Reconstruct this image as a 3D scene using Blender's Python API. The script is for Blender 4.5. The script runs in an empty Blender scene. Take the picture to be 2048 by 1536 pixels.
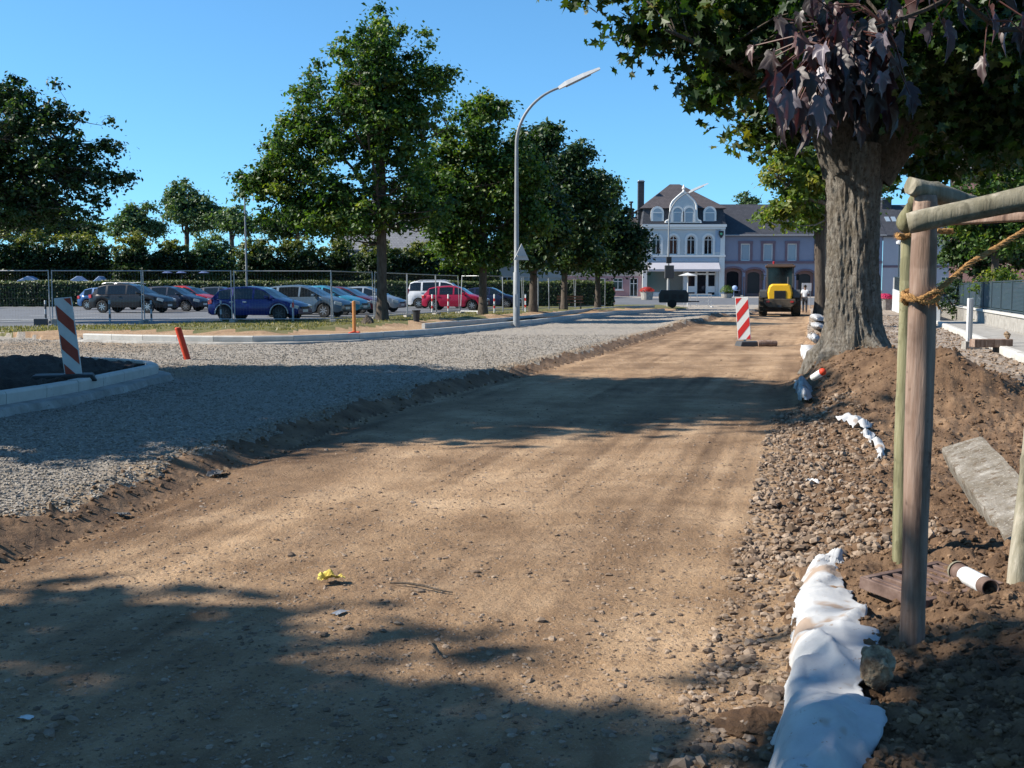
import bpy, bmesh, math, random
import numpy as np
from mathutils import Vector, Matrix, Quaternion
S = bpy.context.scene
R = math.radians
# ------------------------------------------------------------------ camera
F = 2150.0                      # focal length in photo pixels (photo 2048 x 1536)
HC = 1.45
PITCH = R(5.05)
cam_d = bpy.data.cameras.new('camera'); cam = bpy.data.objects.new('camera', cam_d)
S.collection.objects.link(cam); S.camera = cam
cam.location = (0, 0, HC); cam.rotation_euler = (R(90)-PITCH, 0, 0)
cam_d.sensor_width = 36; cam_d.sensor_fit = 'HORIZONTAL'; cam_d.lens = 36*F/2048
cam_d.clip_start = 0.05; cam_d.clip_end = 3000
S.render.resolution_x = 1024; S.render.resolution_y = 768
# ------------------------------------------------------------------ sky + sun
SUN_EL = R(38.0)
SDIR = Vector((1.0, 0.05, 0)).normalized()            # direction shadows fall on the ground
to_sun = Vector((-SDIR.x*math.cos(SUN_EL), -SDIR.y*math.cos(SUN_EL), math.sin(SUN_EL)))
W = bpy.data.worlds.new('World'); S.world = W; W.use_nodes = True
nt = W.node_tree; bg = nt.nodes['Background']
sky = nt.nodes.new('ShaderNodeTexSky'); sky.sky_type = 'NISHITA'; sky.sun_disc = False
sky.sun_elevation = SUN_EL
sky.sun_rotation = math.atan2(to_sun.x, to_sun.y)
sky.air_density = 1.0; sky.dust_density = 0.15; sky.ozone_density = 1.6; sky.altitude = 0
# clean, dry late-summer air: the horizon band keeps the blue of the sky a little above it
tc_ = nt.nodes.new('ShaderNodeTexCoord'); ad = nt.nodes.new('ShaderNodeVectorMath'); ad.operation = 'ADD'; ad.inputs[1].default_value = (0, 0, 0.055)
nr_ = nt.nodes.new('ShaderNodeVectorMath'); nr_.operation = 'NORMALIZE'
nt.links.new(tc_.outputs['Generated'], ad.inputs[0]); nt.links.new(ad.outputs[0], nr_.inputs[0]); nt.links.new(nr_.outputs[0], sky.inputs[0])
tn = nt.nodes.new('ShaderNodeMix'); tn.data_type = 'RGBA'; tn.blend_type = 'MULTIPLY'; tn.inputs[0].default_value = 1.0
tn.inputs[7].default_value = (0.67, 1.17, 1.45, 1)
nt.links.new(sky.outputs[0], tn.inputs[6]); nt.links.new(tn.outputs[2], bg.inputs[0]); bg.inputs[1].default_value = 0.071
sl = bpy.data.lights.new('sun', 'SUN'); so = bpy.data.objects.new('sun', sl); S.collection.objects.link(so)
sl.energy = 4.8; sl.angle = R(0.5); sl.color = (1.0, 0.93, 0.82)
so.rotation_euler = to_sun.to_track_quat('Z', 'Y').to_euler()
S.view_settings.view_transform = 'Standard'; S.view_settings.look = 'None'
S.view_settings.exposure = 1.02; S.view_settings.gamma = 1.0
# ------------------------------------------------------------------ pixel -> place helpers
_F = Vector((0, math.cos(PITCH), -math.sin(PITCH))); _U = Vector((0, math.sin(PITCH), math.cos(PITCH)))
def ray(px, py):
    return _F + Vector((1, 0, 0))*((px-1024)/F) - _U*((py-768)/F)
def P(px, py, z=0.0):
    d = ray(px, py); t = (z-HC)/d.z
    return Vector((d.x*t, d.y*t, z))
def D(px, py, Y):
    d = ray(px, py); t = Y/d.y
    return Vector((d.x*t, Y, HC+d.z*t))
rng = np.random.default_rng(7); random.seed(7)
# ------------------------------------------------------------------ object helpers
COL = S.collection
def tag(o, label=None, cat=None, group=None, kind=None):
    if label: o['label'] = label
    if cat: o['category'] = cat
    if group: o['group'] = group
    if kind: o['kind'] = kind
    return o
def thing(name, label, cat, loc=(0, 0, 0), rz=0.0, group=None):
    o = bpy.data.objects.new(name, None); COL.objects.link(o)
    o.empty_display_size = 0.2
    o.location = loc; o.rotation_euler = (0, 0, rz)
    return tag(o, label, cat, group)
def dup(root, loc, rz=None, label=None, group=None, swap=None, scale=None):
    r = root.copy(); COL.objects.link(r); r.location = loc
    if rz is not None: r.rotation_euler = (root.rotation_euler[0], root.rotation_euler[1], rz)
    if scale: r.scale = scale
    if label: r['label'] = label
    if group: r['group'] = group
    def rec(src, dst):
        for ch in list(src.children):
            c = ch.copy(); COL.objects.link(c); c.parent = dst
            rec(ch, c)
    rec(root, r)
    return r
def npmesh(name, V, Fc, mat, parent=None, smooth=False, attr=None, col=None):
    """V (n,3) array; Fc (m,k) array of equal-size faces"""
    me = bpy.data.meshes.new(name)
    V = np.asarray(V, np.float32); Fc = np.asarray(Fc, np.int32)
    k = Fc.shape[1]; m = Fc.shape[0]
    me.vertices.add(len(V)); me.vertices.foreach_set('co', V.ravel())
    me.loops.add(m*k); me.loops.foreach_set('vertex_index', Fc.ravel())
    me.polygons.add(m); me.polygons.foreach_set('loop_start', np.arange(0, m*k, k, dtype=np.int32))
    me.polygons.foreach_set('loop_total', np.full(m, k, np.int32))
    me.polygons.foreach_set('use_smooth', np.full(m, bool(smooth)))
    if attr is not None:                       # per-vertex float attribute 'var'
        a = me.attributes.new('var', 'FLOAT', 'POINT'); a.data.foreach_set('value', np.asarray(attr, np.float32))
    me.update(calc_edges=True)
    if mat: me.materials.append(mat)
    o = bpy.data.objects.new(name, me); COL.objects.link(o)
    if parent: o.parent = parent
    return o
class MB:
    def __init__(s): s.v = []; s.f = []
    def add(s, vs, fs):
        n = len(s.v); s.v += [tuple(v) for v in vs]; s.f += [tuple(i+n for i in f) for f in fs]; return s
    def box(s, c, d, rz=0, rx=0, ry=0):
        M = Matrix.Translation(c) @ Matrix.Rotation(rz, 4, 'Z') @ Matrix.Rotation(ry, 4, 'Y') @ Matrix.Rotation(rx, 4, 'X')
        vs = [M @ Vector((x*d[0]/2, y*d[1]/2, z*d[2]/2)) for x in (-1, 1) for y in (-1, 1) for z in (-1, 1)]
        return s.add(vs, [(0, 1, 3, 2), (4, 6, 7, 5), (0, 4, 5, 1), (2, 3, 7, 6), (0, 2, 6, 4), (1, 5, 7, 3)])
    def bx(s, x0, x1, y0, y1, z0, z1):
        return s.box(((x0+x1)/2, (y0+y1)/2, (z0+z1)/2), (abs(x1-x0), abs(y1-y0), abs(z1-z0)))
    def tube(s, pts, rad, n=8, caps=True, jit=0.0):
        pts = [Vector(p) for p in pts]
        if not hasattr(rad, '__len__'): rad = [rad]*len(pts)
        rings = []; up = None
        for i, p in enumerate(pts):
            t = (pts[min(i+1, len(pts)-1)]-pts[max(i-1, 0)])
            t = t.normalized() if t.length > 1e-9 else Vector((0, 0, 1))
            if up is None:
                up = Vector((1, 0, 0)) if abs(t.x) < 0.9 else Vector((0, 1, 0))
            a = (up - t*up.dot(t)); a = a.normalized() if a.length > 1e-6 else t.orthogonal().normalized()
            b = t.cross(a); up = a
            rings.append([p+(a*math.cos(2*math.pi*k/n)+b*math.sin(2*math.pi*k/n))*rad[i]*(1+random.uniform(-jit, jit)) for k in range(n)])
        vs = [v for r in rings for v in r]; fs = []
        for i in range(len(pts)-1):
            for k in range(n):
                fs.append((i*n+k, i*n+(k+1) % n, (i+1)*n+(k+1) % n, (i+1)*n+k))
        if caps: fs.append(tuple(range(n))[::-1]); fs.append(tuple((len(pts)-1)*n+k for k in range(n)))
        return s.add(vs, fs)
    def lathe(s, prof, c=(0, 0, 0), n=16, axis='z', cap=True):
        """prof: list (r,h)"""
        vs = []; fs = []
        for r, h in prof:
            for k in range(n):
                a = 2*math.pi*k/n; x, y = r*math.cos(a), r*math.sin(a)
                v = (x, y, h) if axis == 'z' else ((x, h, y) if axis == 'y' else (h, x, y))
                vs.append(Vector(v)+Vector(c))
        for i in range(len(prof)-1):
            for k in range(n): fs.append((i*n+k, i*n+(k+1) % n, (i+1)*n+(k+1) % n, (i+1)*n+k))
        if cap: fs.append(tuple(range(n))[::-1]); fs.append(tuple((len(prof)-1)*n+k for k in range(n)))
        return s.add(vs, fs)
    def prism(s, poly, y0, y1, plane='xz'):
        n = len(poly)
        def mk(a, b, t): return (a, t, b) if plane == 'xz' else ((a, b, t) if plane == 'xy' else (t, a, b))
        vs = [mk(a, b, y0) for a, b in poly]+[mk(a, b, y1) for a, b in poly]
        fs = [tuple(range(n)), tuple(range(2*n-1, n-1, -1))]+[(i, i+n, (i+1) % n+n, (i+1) % n) for i in range(n)]
        return s.add(vs, fs)
    def ball(s, c, r, n=10, m=7, sc=(1, 1, 1)):
        c = Vector(c); vs = []
        fs = []
        for i in range(m+1):
            th = math.pi*i/m
            for k in range(n):
                a = 2*math.pi*k/n
                vs.append(c+Vector((r*sc[0]*math.sin(th)*math.cos(a), r*sc[1]*math.sin(th)*math.sin(a), r*sc[2]*math.cos(th))))
        for i in range(m):
            for k in range(n): fs.append((i*n+k, (i+1)*n+k, (i+1)*n+(k+1) % n, i*n+(k+1) % n))
        return s.add(vs, fs)
    def build(s, name, mat, parent=None, smooth=False, bevel=0.0, auto=False):
        me = bpy.data.meshes.new(name); me.from_pydata(s.v, [], s.f)
        bm = bmesh.new(); bm.from_mesh(me)
        bmesh.ops.remove_doubles(bm, verts=bm.verts, dist=1e-5)
        bmesh.ops.recalc_face_normals(bm, faces=bm.faces)
        if bevel > 0:
            bmesh.ops.bevel(bm, geom=[e for e in bm.edges if len(e.link_faces) == 2 and e.calc_face_angle(0) > 0.6], offset=bevel, segments=2, affect='EDGES', profile=0.5)
        bm.to_mesh(me); bm.free()
        if smooth:
            for p in me.polygons: p.use_smooth = True
        if auto:
            for p in me.polygons: p.use_smooth = True
            try: me.set_sharp_from_angle(angle=R(35))
            except Exception: pass
        me.materials.append(mat)
        o = bpy.data.objects.new(name, me); COL.objects.link(o)
        if parent: o.parent = parent
        return o
# ------------------------------------------------------------------ value noise
def _hash(ix, iy, seed):
    h = (ix.astype(np.int64)*374761393+iy.astype(np.int64)*668265263+seed*1442695041) & 0xffffffff
    h = ((h ^ (h >> 13))*1274126177) & 0xffffffff
    h = h ^ (h >> 16)
    return (h & 0xffff)/65535.0
def vnoise(x, y, seed=0):
    x = np.asarray(x, float); y = np.asarray(y, float)
    ix = np.floor(x); iy = np.floor(y); fx = x-ix; fy = y-iy
    fx = fx*fx*(3-2*fx); fy = fy*fy*(3-2*fy)
    a = _hash(ix, iy, seed); b = _hash(ix+1, iy, seed); c = _hash(ix, iy+1, seed); d = _hash(ix+1, iy+1, seed)
    return (a*(1-fx)+b*fx)*(1-fy)+(c*(1-fx)+d*fx)*fy
def fbm(x, y, sc, octv=4, seed=0, gain=0.5):
    t = 0; amp = 1; tot = 0; f = 1.0/sc
    for o in range(octv):
        t = t+amp*(vnoise(x*f+17.3*o, y*f-9.1*o, seed+o)-0.5); tot += amp; amp *= gain; f *= 2.03
    return t/tot*2
def sstep(a, b, x):
    t = np.clip((x-a)/(b-a), 0, 1); return t*t*(3-2*t)
# ------------------------------------------------------------------ materials
MAT = {}
ALB = 0.76
def kc(c, k=ALB): return tuple(v*k for v in c)
def _bsdf(m): return m.node_tree.nodes['Principled BSDF']
def simple(name, col, rough=0.7, metal=0.0, spec=0.5, coat=0.0):
    m = bpy.data.materials.new(name); m.use_nodes = True; b = _bsdf(m)
    b.inputs['Base Color'].default_value = (*kc(col), 1); b.inputs['Roughness'].default_value = rough
    b.inputs['Metallic'].default_value = metal; b.inputs['Specular IOR Level'].default_value = spec
    b.inputs['Coat Weight'].default_value = coat; b.inputs['Coat Roughness'].default_value = 0.05
    return m
def ramp(nt, fac, stops):
    r = nt.nodes.new('ShaderNodeValToRGB'); e = r.color_ramp.elements
    while len(e) < len(stops): e.new(0.5)
    for el, (p, c) in zip(e, stops): el.position = p; el.color = (*c, 1)
    nt.links.new(fac, r.inputs[0]); return r.outputs[0]
def tex(nt, kind, scale, stretch=None, coord='Object', detail=6, rough=0.6, feature=None, dist=0.0):
    tc = nt.nodes.new('ShaderNodeTexCoord'); out = tc.outputs[coord]
    if stretch:
        mp = nt.nodes.new('ShaderNodeMapping'); mp.inputs['Scale'].default_value = stretch
        if len(stretch) == 3: nt.links.new(out, mp.inputs[0]); out = mp.outputs[0]
    if kind == 'noise':
        n = nt.nodes.new('ShaderNodeTexNoise'); n.inputs['Detail'].default_value = detail
        n.inputs['Roughness'].default_value = rough; n.inputs['Distortion'].default_value = dist
    elif kind == 'voronoi':
        n = nt.nodes.new('ShaderNodeTexVoronoi')
        if feature: n.feature = feature
    n.inputs['Scale'].default_value = scale; nt.links.new(out, n.inputs['Vector'])
    return n
def mixc(nt, a, b, fac, mode='MIX'):
    m = nt.nodes.new('ShaderNodeMix'); m.data_type = 'RGBA'; m.blend_type = mode
    for sock, v in ((m.inputs[6], a), (m.inputs[7], b)):
        if isinstance(v, tuple): sock.default_value = (*v, 1)
        else: nt.links.new(v, sock)
    if isinstance(fac, (int, float)): m.inputs[0].default_value = fac
    else: nt.links.new(fac, m.inputs[0])
    return m.outputs[2]
def noisy(name, stops, scale=5, rough=0.9, bump=0.3, bscale=None, bdist=0.02, stretch=None, detail=8, spec=0.3, metal=0, speck=None, coat=0.0, var=None):
    """noise-ramped colour + bump. speck=(scale, colour, threshold, amount)"""
    m = bpy.data.materials.new(name); m.use_nodes = True; nt = m.node_tree; b = _bsdf(m)
    stops = [(p, kc(c_)) for p, c_ in stops]
    n = tex(nt, 'noise', scale, stretch, detail=detail, rough=0.65)
    c = ramp(nt, n.outputs['Fac'], stops)
    if speck:
        for sc, colr, th, am in (speck if isinstance(speck, list) else [speck]):
            v = tex(nt, 'noise', sc, detail=3, rough=0.7)
            k = nt.nodes.new('ShaderNodeMapRange'); k.inputs[1].default_value = th; k.inputs[2].default_value = th+0.06
            k.inputs[4].default_value = am; nt.links.new(v.outputs['Fac'], k.inputs[0])
            c = mixc(nt, c, kc(colr), k.outputs[0])
    if var:
        a = nt.nodes.new('ShaderNodeAttribute'); a.attribute_name = 'var'
        c = mixc(nt, c, ramp(nt, a.outputs['Fac'], var), 1.0, 'MULTIPLY')
    nt.links.new(c, b.inputs['Base Color'])
    b.inputs['Roughness'].default_value = rough; b.inputs['Specular IOR Level'].default_value = spec
    b.inputs['Metallic'].default_value = metal; b.inputs['Coat Weight'].default_value = coat
    if bump > 0:
        bn = tex(nt, 'noise', bscale or scale*4, stretch, detail=8, rough=0.7)
        bp = nt.nodes.new('ShaderNodeBump'); bp.inputs['Strength'].default_value = bump; bp.inputs['Distance'].default_value = bdist
        nt.links.new(bn.outputs['Fac'], bp.inputs['Height']); nt.links.new(bp.outputs[0], b.inputs['Normal'])
    return m
def leafmat(name, stops, rough=0.5, trans=0.35, tcol=None, spec=0.4):
    m = bpy.data.materials.new(name); m.use_nodes = True; nt = m.node_tree; b = _bsdf(m)
    a = nt.nodes.new('ShaderNodeAttribute'); a.attribute_name = 'var'
    c = ramp(nt, a.outputs['Fac'], [(p, kc(c_, .88)) for p, c_ in stops])
    nt.links.new(c, b.inputs['Base Color']); b.inputs['Roughness'].default_value = rough
    b.inputs['Specular IOR Level'].default_value = spec
    tr = nt.nodes.new('ShaderNodeBsdfTranslucent')
    tc = mixc(nt, c, tcol or (1.6, 1.7, 0.5), 1.0, 'MULTIPLY'); nt.links.new(tc, tr.inputs[0])
    mx = nt.nodes.new('ShaderNodeMixShader'); mx.inputs[0].default_value = trans
    nt.links.new(b.outputs[0], mx.inputs[1]); nt.links.new(tr.outputs[0], mx.inputs[2])
    nt.links.new(mx.outputs[0], nt.nodes['Material Output'].inputs[0])
    return m
M = MAT
M['dirt'] = noisy('packed dirt', [(0.3, (0.27, 0.165, 0.088)), (0.47, (0.40, 0.26, 0.148)), (0.62, (0.50, 0.34, 0.205)), (0.8, (0.58, 0.42, 0.27))], 1.3, 0.95, 0.9, 34, 0.035,
                  speck=[(8, (0.30, 0.195, 0.115), 0.56, 0.7), (70, (0.52, 0.42, 0.31), 0.60, 0.6), (42, (0.20, 0.125, 0.075), 0.60, 0.6), (130, (0.58, 0.46, 0.34), 0.62, 0.5)], var=[(0, (0.42, 0.37, 0.33)), (0.3, (0.72, 0.68, 0.65)), (0.55, (1.0, 0.98, 0.96)), (1, (1.35, 1.35, 1.35))])
M['gravel'] = noisy('grey gravel', [(0.3, (0.22, 0.195, 0.165)), (0.5, (0.36, 0.325, 0.28)), (0.7, (0.52, 0.47, 0.41))], 22, 0.95, 0.9, 30, 0.05,
                    speck=[(75, (0.46, 0.42, 0.36), 0.60, 0.6), (60, (0.12, 0.105, 0.09), 0.62, 0.6)], var=[(0, (0.95, 0.78, 0.6)), (0.5, (1, 0.97, 0.93)), (1, (1.05, 1.05, 1.05))])
M['soil'] = noisy('brown soil', [(0.3, (0.10, 0.058, 0.034)), (0.5, (0.19, 0.115, 0.066)), (0.7, (0.29, 0.185, 0.11))], 3.5, 0.97, 0.8, 22, 0.05,
                  speck=[(40, (0.27, 0.18, 0.11), 0.64, 0.6)], var=[(0, (0.75, 0.7, 0.66)), (0.5, (1, 1, 1)), (1, (1.7, 1.75, 1.8))])
M['darksoil'] = noisy('very dark soil', [(0.3, (0.022, 0.014, 0.010)), (0.7, (0.055, 0.034, 0.022))], 5, 0.97, 0.8, 18, 0.05)  # near black tone, much darker than the verge soil
M['grass'] = noisy('dry grass ground', [(0.3, (0.07, 0.085, 0.025)), (0.5, (0.13, 0.125, 0.04)), (0.7, (0.24, 0.19, 0.08))], 1.6, 0.95, 0.6, 30, 0.04)
M['asphalt'] = noisy('asphalt', [(0.3, (0.12, 0.125, 0.135)), (0.7, (0.17, 0.175, 0.185))], 1.0, 0.85, 0.2, 60, 0.01, speck=(70, (0.26, 0.26, 0.27), 0.6, 0.5))
M['ground'] = noisy('far ground', [(0.3, (0.07, 0.08, 0.03)), (0.7, (0.16, 0.14, 0.07))], 0.1, 0.95, 0.2)
M['kerb'] = noisy('kerb concrete', [(0.3, (0.50, 0.48, 0.44)), (0.7, (0.68, 0.66, 0.61))], 3, 0.9, 0.25, 40, 0.01, speck=(25, (0.30, 0.27, 0.23), 0.64, 0.6))
M['slab'] = noisy('weathered slab concrete', [(0.3, (0.10, 0.075, 0.055)), (0.45, (0.21, 0.18, 0.14)), (0.6, (0.30, 0.27, 0.23)), (0.75, (0.50, 0.47, 0.42))], 7, 0.95, 0.9, 26, 0.02, speck=[(12, (0.14, 0.10, 0.065), 0.56, 0.8), (50, (0.6, 0.57, 0.52), 0.6, 0.6)])
M['concrete'] = noisy('grey concrete', [(0.3, (0.24, 0.225, 0.20)), (0.5, (0.36, 0.34, 0.31)), (0.7, (0.5, 0.48, 0.44))], 4, 0.92, 0.4, 30, 0.015, speck=(18, (0.15, 0.12, 0.09), 0.62, 0.6))
M['paving'] = noisy('paving', [(0.3, (0.28, 0.25, 0.22)), (0.7, (0.40, 0.36, 0.32))], 1.5, 0.9, 0.2, 30, 0.01)
M['stone'] = noisy('crushed stone', [(0.3, (0.16, 0.11, 0.075)), (0.5, (0.27, 0.20, 0.145)), (0.75, (0.42, 0.34, 0.27))], 6, 0.9, 0.4, 40, 0.01, var=[(0, (0.55, 0.5, 0.47)), (0.5, (0.95, 0.93, 0.9)), (1, (1.3, 1.3, 1.3))])
M['pebble'] = noisy('grey crushed pebble', [(0.3, (0.27, 0.24, 0.205)), (0.7, (0.45, 0.405, 0.35))], 9, 0.9, 0.3, 40, 0.01, var=[(0, (0.6, 0.58, 0.55)), (0.5, (0.95, 0.93, 0.9)), (1, (1.25, 1.25, 1.25))])
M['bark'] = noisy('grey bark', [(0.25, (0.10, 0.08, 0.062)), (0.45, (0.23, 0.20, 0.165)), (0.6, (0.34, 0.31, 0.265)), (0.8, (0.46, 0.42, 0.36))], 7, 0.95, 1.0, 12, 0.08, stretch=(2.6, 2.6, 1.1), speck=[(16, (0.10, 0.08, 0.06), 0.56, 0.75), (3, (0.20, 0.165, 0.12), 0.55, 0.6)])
M['bark_limb'] = noisy('shaded limb bark', [(0.25, (0.06, 0.05, 0.04)), (0.5, (0.15, 0.13, 0.105)), (0.8, (0.28, 0.25, 0.21))], 7, 0.95, 1.0, 12, 0.08, stretch=(2.6, 2.6, 1.1), speck=(16, (0.06, 0.05, 0.04), 0.56, 0.75))  # darker copy of the grey bark, with the crown's shade put into its colour
M['bark2'] = noisy('brown bark', [(0.3, (0.05, 0.038, 0.028)), (0.7, (0.15, 0.12, 0.095))], 6, 0.95, 0.7, 9, 0.06, stretch=(2, 2, 0.5))
M['leaf_green'] = leafmat('green leaf', [(0, (0.016, 0.044, 0.010)), (0.35, (0.042, 0.095, 0.017)), (0.7, (0.095, 0.16, 0.026)), (1, (0.21, 0.23, 0.04))], trans=0.4)
M['leaf_dark'] = leafmat('dark green leaf', [(0, (0.010, 0.028, 0.009)), (0.5, (0.03, 0.066, 0.017)), (1, (0.085, 0.13, 0.035))], trans=0.3)
M['leaf_light'] = leafmat('light green leaf', [(0, (0.045, 0.085, 0.015)), (0.5, (0.10, 0.16, 0.025)), (1, (0.23, 0.22, 0.04))], trans=0.45)
M['leaf_main'] = leafmat('maple leaf', [(0, (0.009, 0.026, 0.006)), (0.5, (0.026, 0.06, 0.011)), (0.9, (0.075, 0.11, 0.018)), (1, (0.20, 0.18, 0.03))], trans=0.36)
M['leaf_hedge'] = leafmat('hedge leaf', [(0, (0.008, 0.02, 0.006)), (0.5, (0.04, 0.075, 0.014)), (1, (0.22, 0.22, 0.045))], trans=0.25)
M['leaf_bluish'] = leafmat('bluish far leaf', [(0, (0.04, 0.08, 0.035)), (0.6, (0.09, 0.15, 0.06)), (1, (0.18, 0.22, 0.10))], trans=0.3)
M['leaf_purple'] = leafmat('purple leaf', [(0, (0.015, 0.008, 0.009)), (0.55, (0.035, 0.014, 0.015)), (0.84, (0.07, 0.024, 0.022)), (0.90, (0.11, 0.09, 0.11)), (1, (0.20, 0.175, 0.21))], rough=0.5, trans=0.10, tcol=(2.0, 0.6, 0.4), spec=0.6)  # grey lilac end of the ramp paints a sky sheen on some leaves
M['grassblade'] = leafmat('grass blade', [(0, (0.05, 0.075, 0.02)), (0.5, (0.14, 0.13, 0.045)), (1, (0.34, 0.27, 0.12))], trans=0.3)
M['galv'] = noisy('galvanised steel', [(0.3, (0.34, 0.35, 0.36)), (0.7, (0.48, 0.49, 0.5))], 9, 0.5, 0.05, metal=0.5, spec=0.5)
M['wire'] = simple('fence wire', (0.20, 0.21, 0.21), 0.5, 0.4)
M['lampgrey'] = noisy('painted lamp post grey', [(0.3, (0.20, 0.215, 0.225)), (0.7, (0.31, 0.325, 0.335))], 3, 0.55, 0.1, 20, 0.004, spec=0.5)
M['tyre'] = simple('tyre rubber', (0.018, 0.018, 0.018), 0.85)
M['tyre_dusty'] = noisy('dusty tyre', [(0.3, (0.03, 0.027, 0.023)), (0.7, (0.10, 0.075, 0.05))], 4, 0.95, 0.3)
M['rim'] = simple('alloy rim', (0.55, 0.56, 0.58), 0.3, 0.8)
M['black'] = simple('black plastic', (0.015, 0.015, 0.016), 0.6)
M['darkgrey'] = simple('dark grey plastic', (0.06, 0.062, 0.065), 0.6)
M['glass'] = simple('dark window glass', (0.010, 0.014, 0.018), 0.05, 0, 0.45)
M['taillight'] = simple('tail light red', (0.45, 0.01, 0.015), 0.15, 0, 0.8)
M['headlight'] = simple('headlight glass', (0.55, 0.58, 0.6), 0.12, 0.2, 0.8)
M['white'] = simple('white paint', (0.78, 0.78, 0.76), 0.5)
M['whitewall'] = noisy('white render', [(0.3, (0.55, 0.585, 0.60)), (0.7, (0.64, 0.67, 0.68))], 0.8, 0.85, 0.1)
M['trimwhite'] = simple('white trim', (0.80, 0.80, 0.78), 0.6)
M['bluerender'] = noisy('pale blue render', [(0.3, (0.36, 0.47, 0.60)), (0.7, (0.42, 0.53, 0.66))], 0.8, 0.85, 0.1)
M['purplewall'] = noisy('lilac render', [(0.3, (0.25, 0.265, 0.345)), (0.7, (0.29, 0.305, 0.39))], 0.7, 0.85, 0.1)
M['lilacwhite'] = noisy('pale lilac render', [(0.3, (0.44, 0.43, 0.47)), (0.7, (0.50, 0.49, 0.53))], 0.7, 0.85, 0.1)
M['pinkwall'] = noisy('dusty pink render', [(0.3, (0.40, 0.24, 0.25)), (0.7, (0.46, 0.28, 0.29))], 0.8, 0.85, 0.1)
M['creamwall'] = noisy('cream render', [(0.3, (0.52, 0.44, 0.38)), (0.7, (0.6, 0.52, 0.45))], 0.8, 0.85, 0.1)
M['mauve'] = noisy('mauve stone trim', [(0.3, (0.17, 0.12, 0.15)), (0.7, (0.23, 0.16, 0.19))], 2, 0.85, 0.1)
M['arcade'] = noisy('brown arcade render', [(0.3, (0.22, 0.13, 0.12)), (0.7, (0.28, 0.17, 0.16))], 2, 0.85, 0.1)
M['woodbrown'] = noisy('brown door wood', [(0.3, (0.12, 0.06, 0.035)), (0.7, (0.20, 0.10, 0.06))], 3, 0.6, 0.1)
def slate(name, a, b):
    m = bpy.data.materials.new(name); m.use_nodes = True; nt = m.node_tree; bs = _bsdf(m)
    br = nt.nodes.new('ShaderNodeTexBrick'); tc = nt.nodes.new('ShaderNodeTexCoord')
    mp = nt.nodes.new('ShaderNodeMapping'); mp.inputs['Rotation'].default_value = (R(90), 0, 0)
    nt.links.new(tc.outputs['Object'], mp.inputs[0]); nt.links.new(mp.outputs[0], br.inputs['Vector'])
    br.inputs['Scale'].default_value = 1.0; br.inputs['Brick Width'].default_value = 0.3; br.inputs['Row Height'].default_value = 0.18
    br.inputs['Mortar Size'].default_value = 0.012
    br.inputs['Color1'].default_value = (*a, 1); br.inputs['Color2'].default_value = (*b, 1); br.inputs['Mortar'].default_value = (a[0]*.5, a[1]*.5, a[2]*.5, 1)
    nt.links.new(br.outputs[0], bs.inputs['Base Color']); bs.inputs['Roughness'].default_value = 0.75
    return m
M['slate'] = slate('dark slate', (0.028, 0.029, 0.036), (0.042, 0.043, 0.052))
M['rooftile'] = slate('brown grey roof tile', (0.052, 0.044, 0.046), (0.072, 0.060, 0.062))
M['roofgrey'] = slate('grey roof tile', (0.14, 0.14, 0.15), (0.18, 0.18, 0.19))
M['shopglass'] = simple('teal shop glass', (0.05, 0.12, 0.12), 0.1, 0, 0.8)
M['curtain'] = simple('window with curtain', (0.30, 0.36, 0.42), 0.25, 0, 0.8)
M['red'] = simple('signal red', (0.62, 0.022, 0.02), 0.45)
M['redfade'] = noisy('faded red film', [(0.3, (0.32, 0.05, 0.03)), (0.7, (0.42, 0.08, 0.05))], 9, 0.5, 0.05)
M['whitefilm'] = noisy('dusty white film', [(0.3, (0.60, 0.60, 0.59)), (0.7, (0.74, 0.74, 0.73))], 7, 0.45, 0.03)
M['pegred'] = noisy('orange red paint', [(0.3, (0.55, 0.045, 0.015)), (0.7, (0.72, 0.07, 0.025))], 8, 0.6, 0.1)
M['pegorange'] = noisy('weathered orange wood', [(0.3, (0.50, 0.20, 0.05)), (0.7, (0.60, 0.27, 0.09))], 8, 0.7, 0.2)
M['yellow'] = noisy('machine yellow', [(0.3, (0.78, 0.42, 0.008)), (0.7, (0.86, 0.50, 0.012))], 1.2, 0.4, 0.03, spec=0.5)
M['rust'] = noisy('rusty iron', [(0.3, (0.09, 0.055, 0.045)), (0.5, (0.17, 0.11, 0.09)), (0.7, (0.27, 0.19, 0.155))], 12, 0.75, 0.3, 60, 0.004, metal=0.2)
M['cloth'] = noisy('white geotextile', [(0.3, (0.44, 0.445, 0.45)), (0.7, (0.60, 0.605, 0.61))], 5, 0.9, 0.35, 120, 0.004, speck=[(3.2, (0.34, 0.23, 0.15), 0.57, 0.8), (30, (0.30, 0.2, 0.13), 0.66, 0.7)])
def wood(name, a, b, c, d):
    k = lambda q, f: tuple(v*f for v in q)
    return noisy(name, [(0.32, k(a, .7)), (0.44, b), (0.54, c), (0.68, k(d, 1.15))], 5, 0.85, 0.8, 20, 0.006, stretch=(4, 4, 0.35), speck=[(9, k(a, .55), 0.62, 0.75), (5, k(b, .75), 0.55, 0.6)])
M['post_brown'] = wood('brown round timber', (0.14, 0.085, 0.065), (0.24, 0.155, 0.115), (0.30, 0.21, 0.165), (0.38, 0.28, 0.22))
M['post_green'] = wood('green round timber', (0.12, 0.11, 0.055), (0.21, 0.20, 0.11), (0.27, 0.255, 0.15), (0.34, 0.31, 0.21))
M['post_grey'] = wood('grey green round timber', (0.13, 0.115, 0.08), (0.23, 0.21, 0.15), (0.30, 0.275, 0.21), (0.40, 0.36, 0.29))
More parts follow.
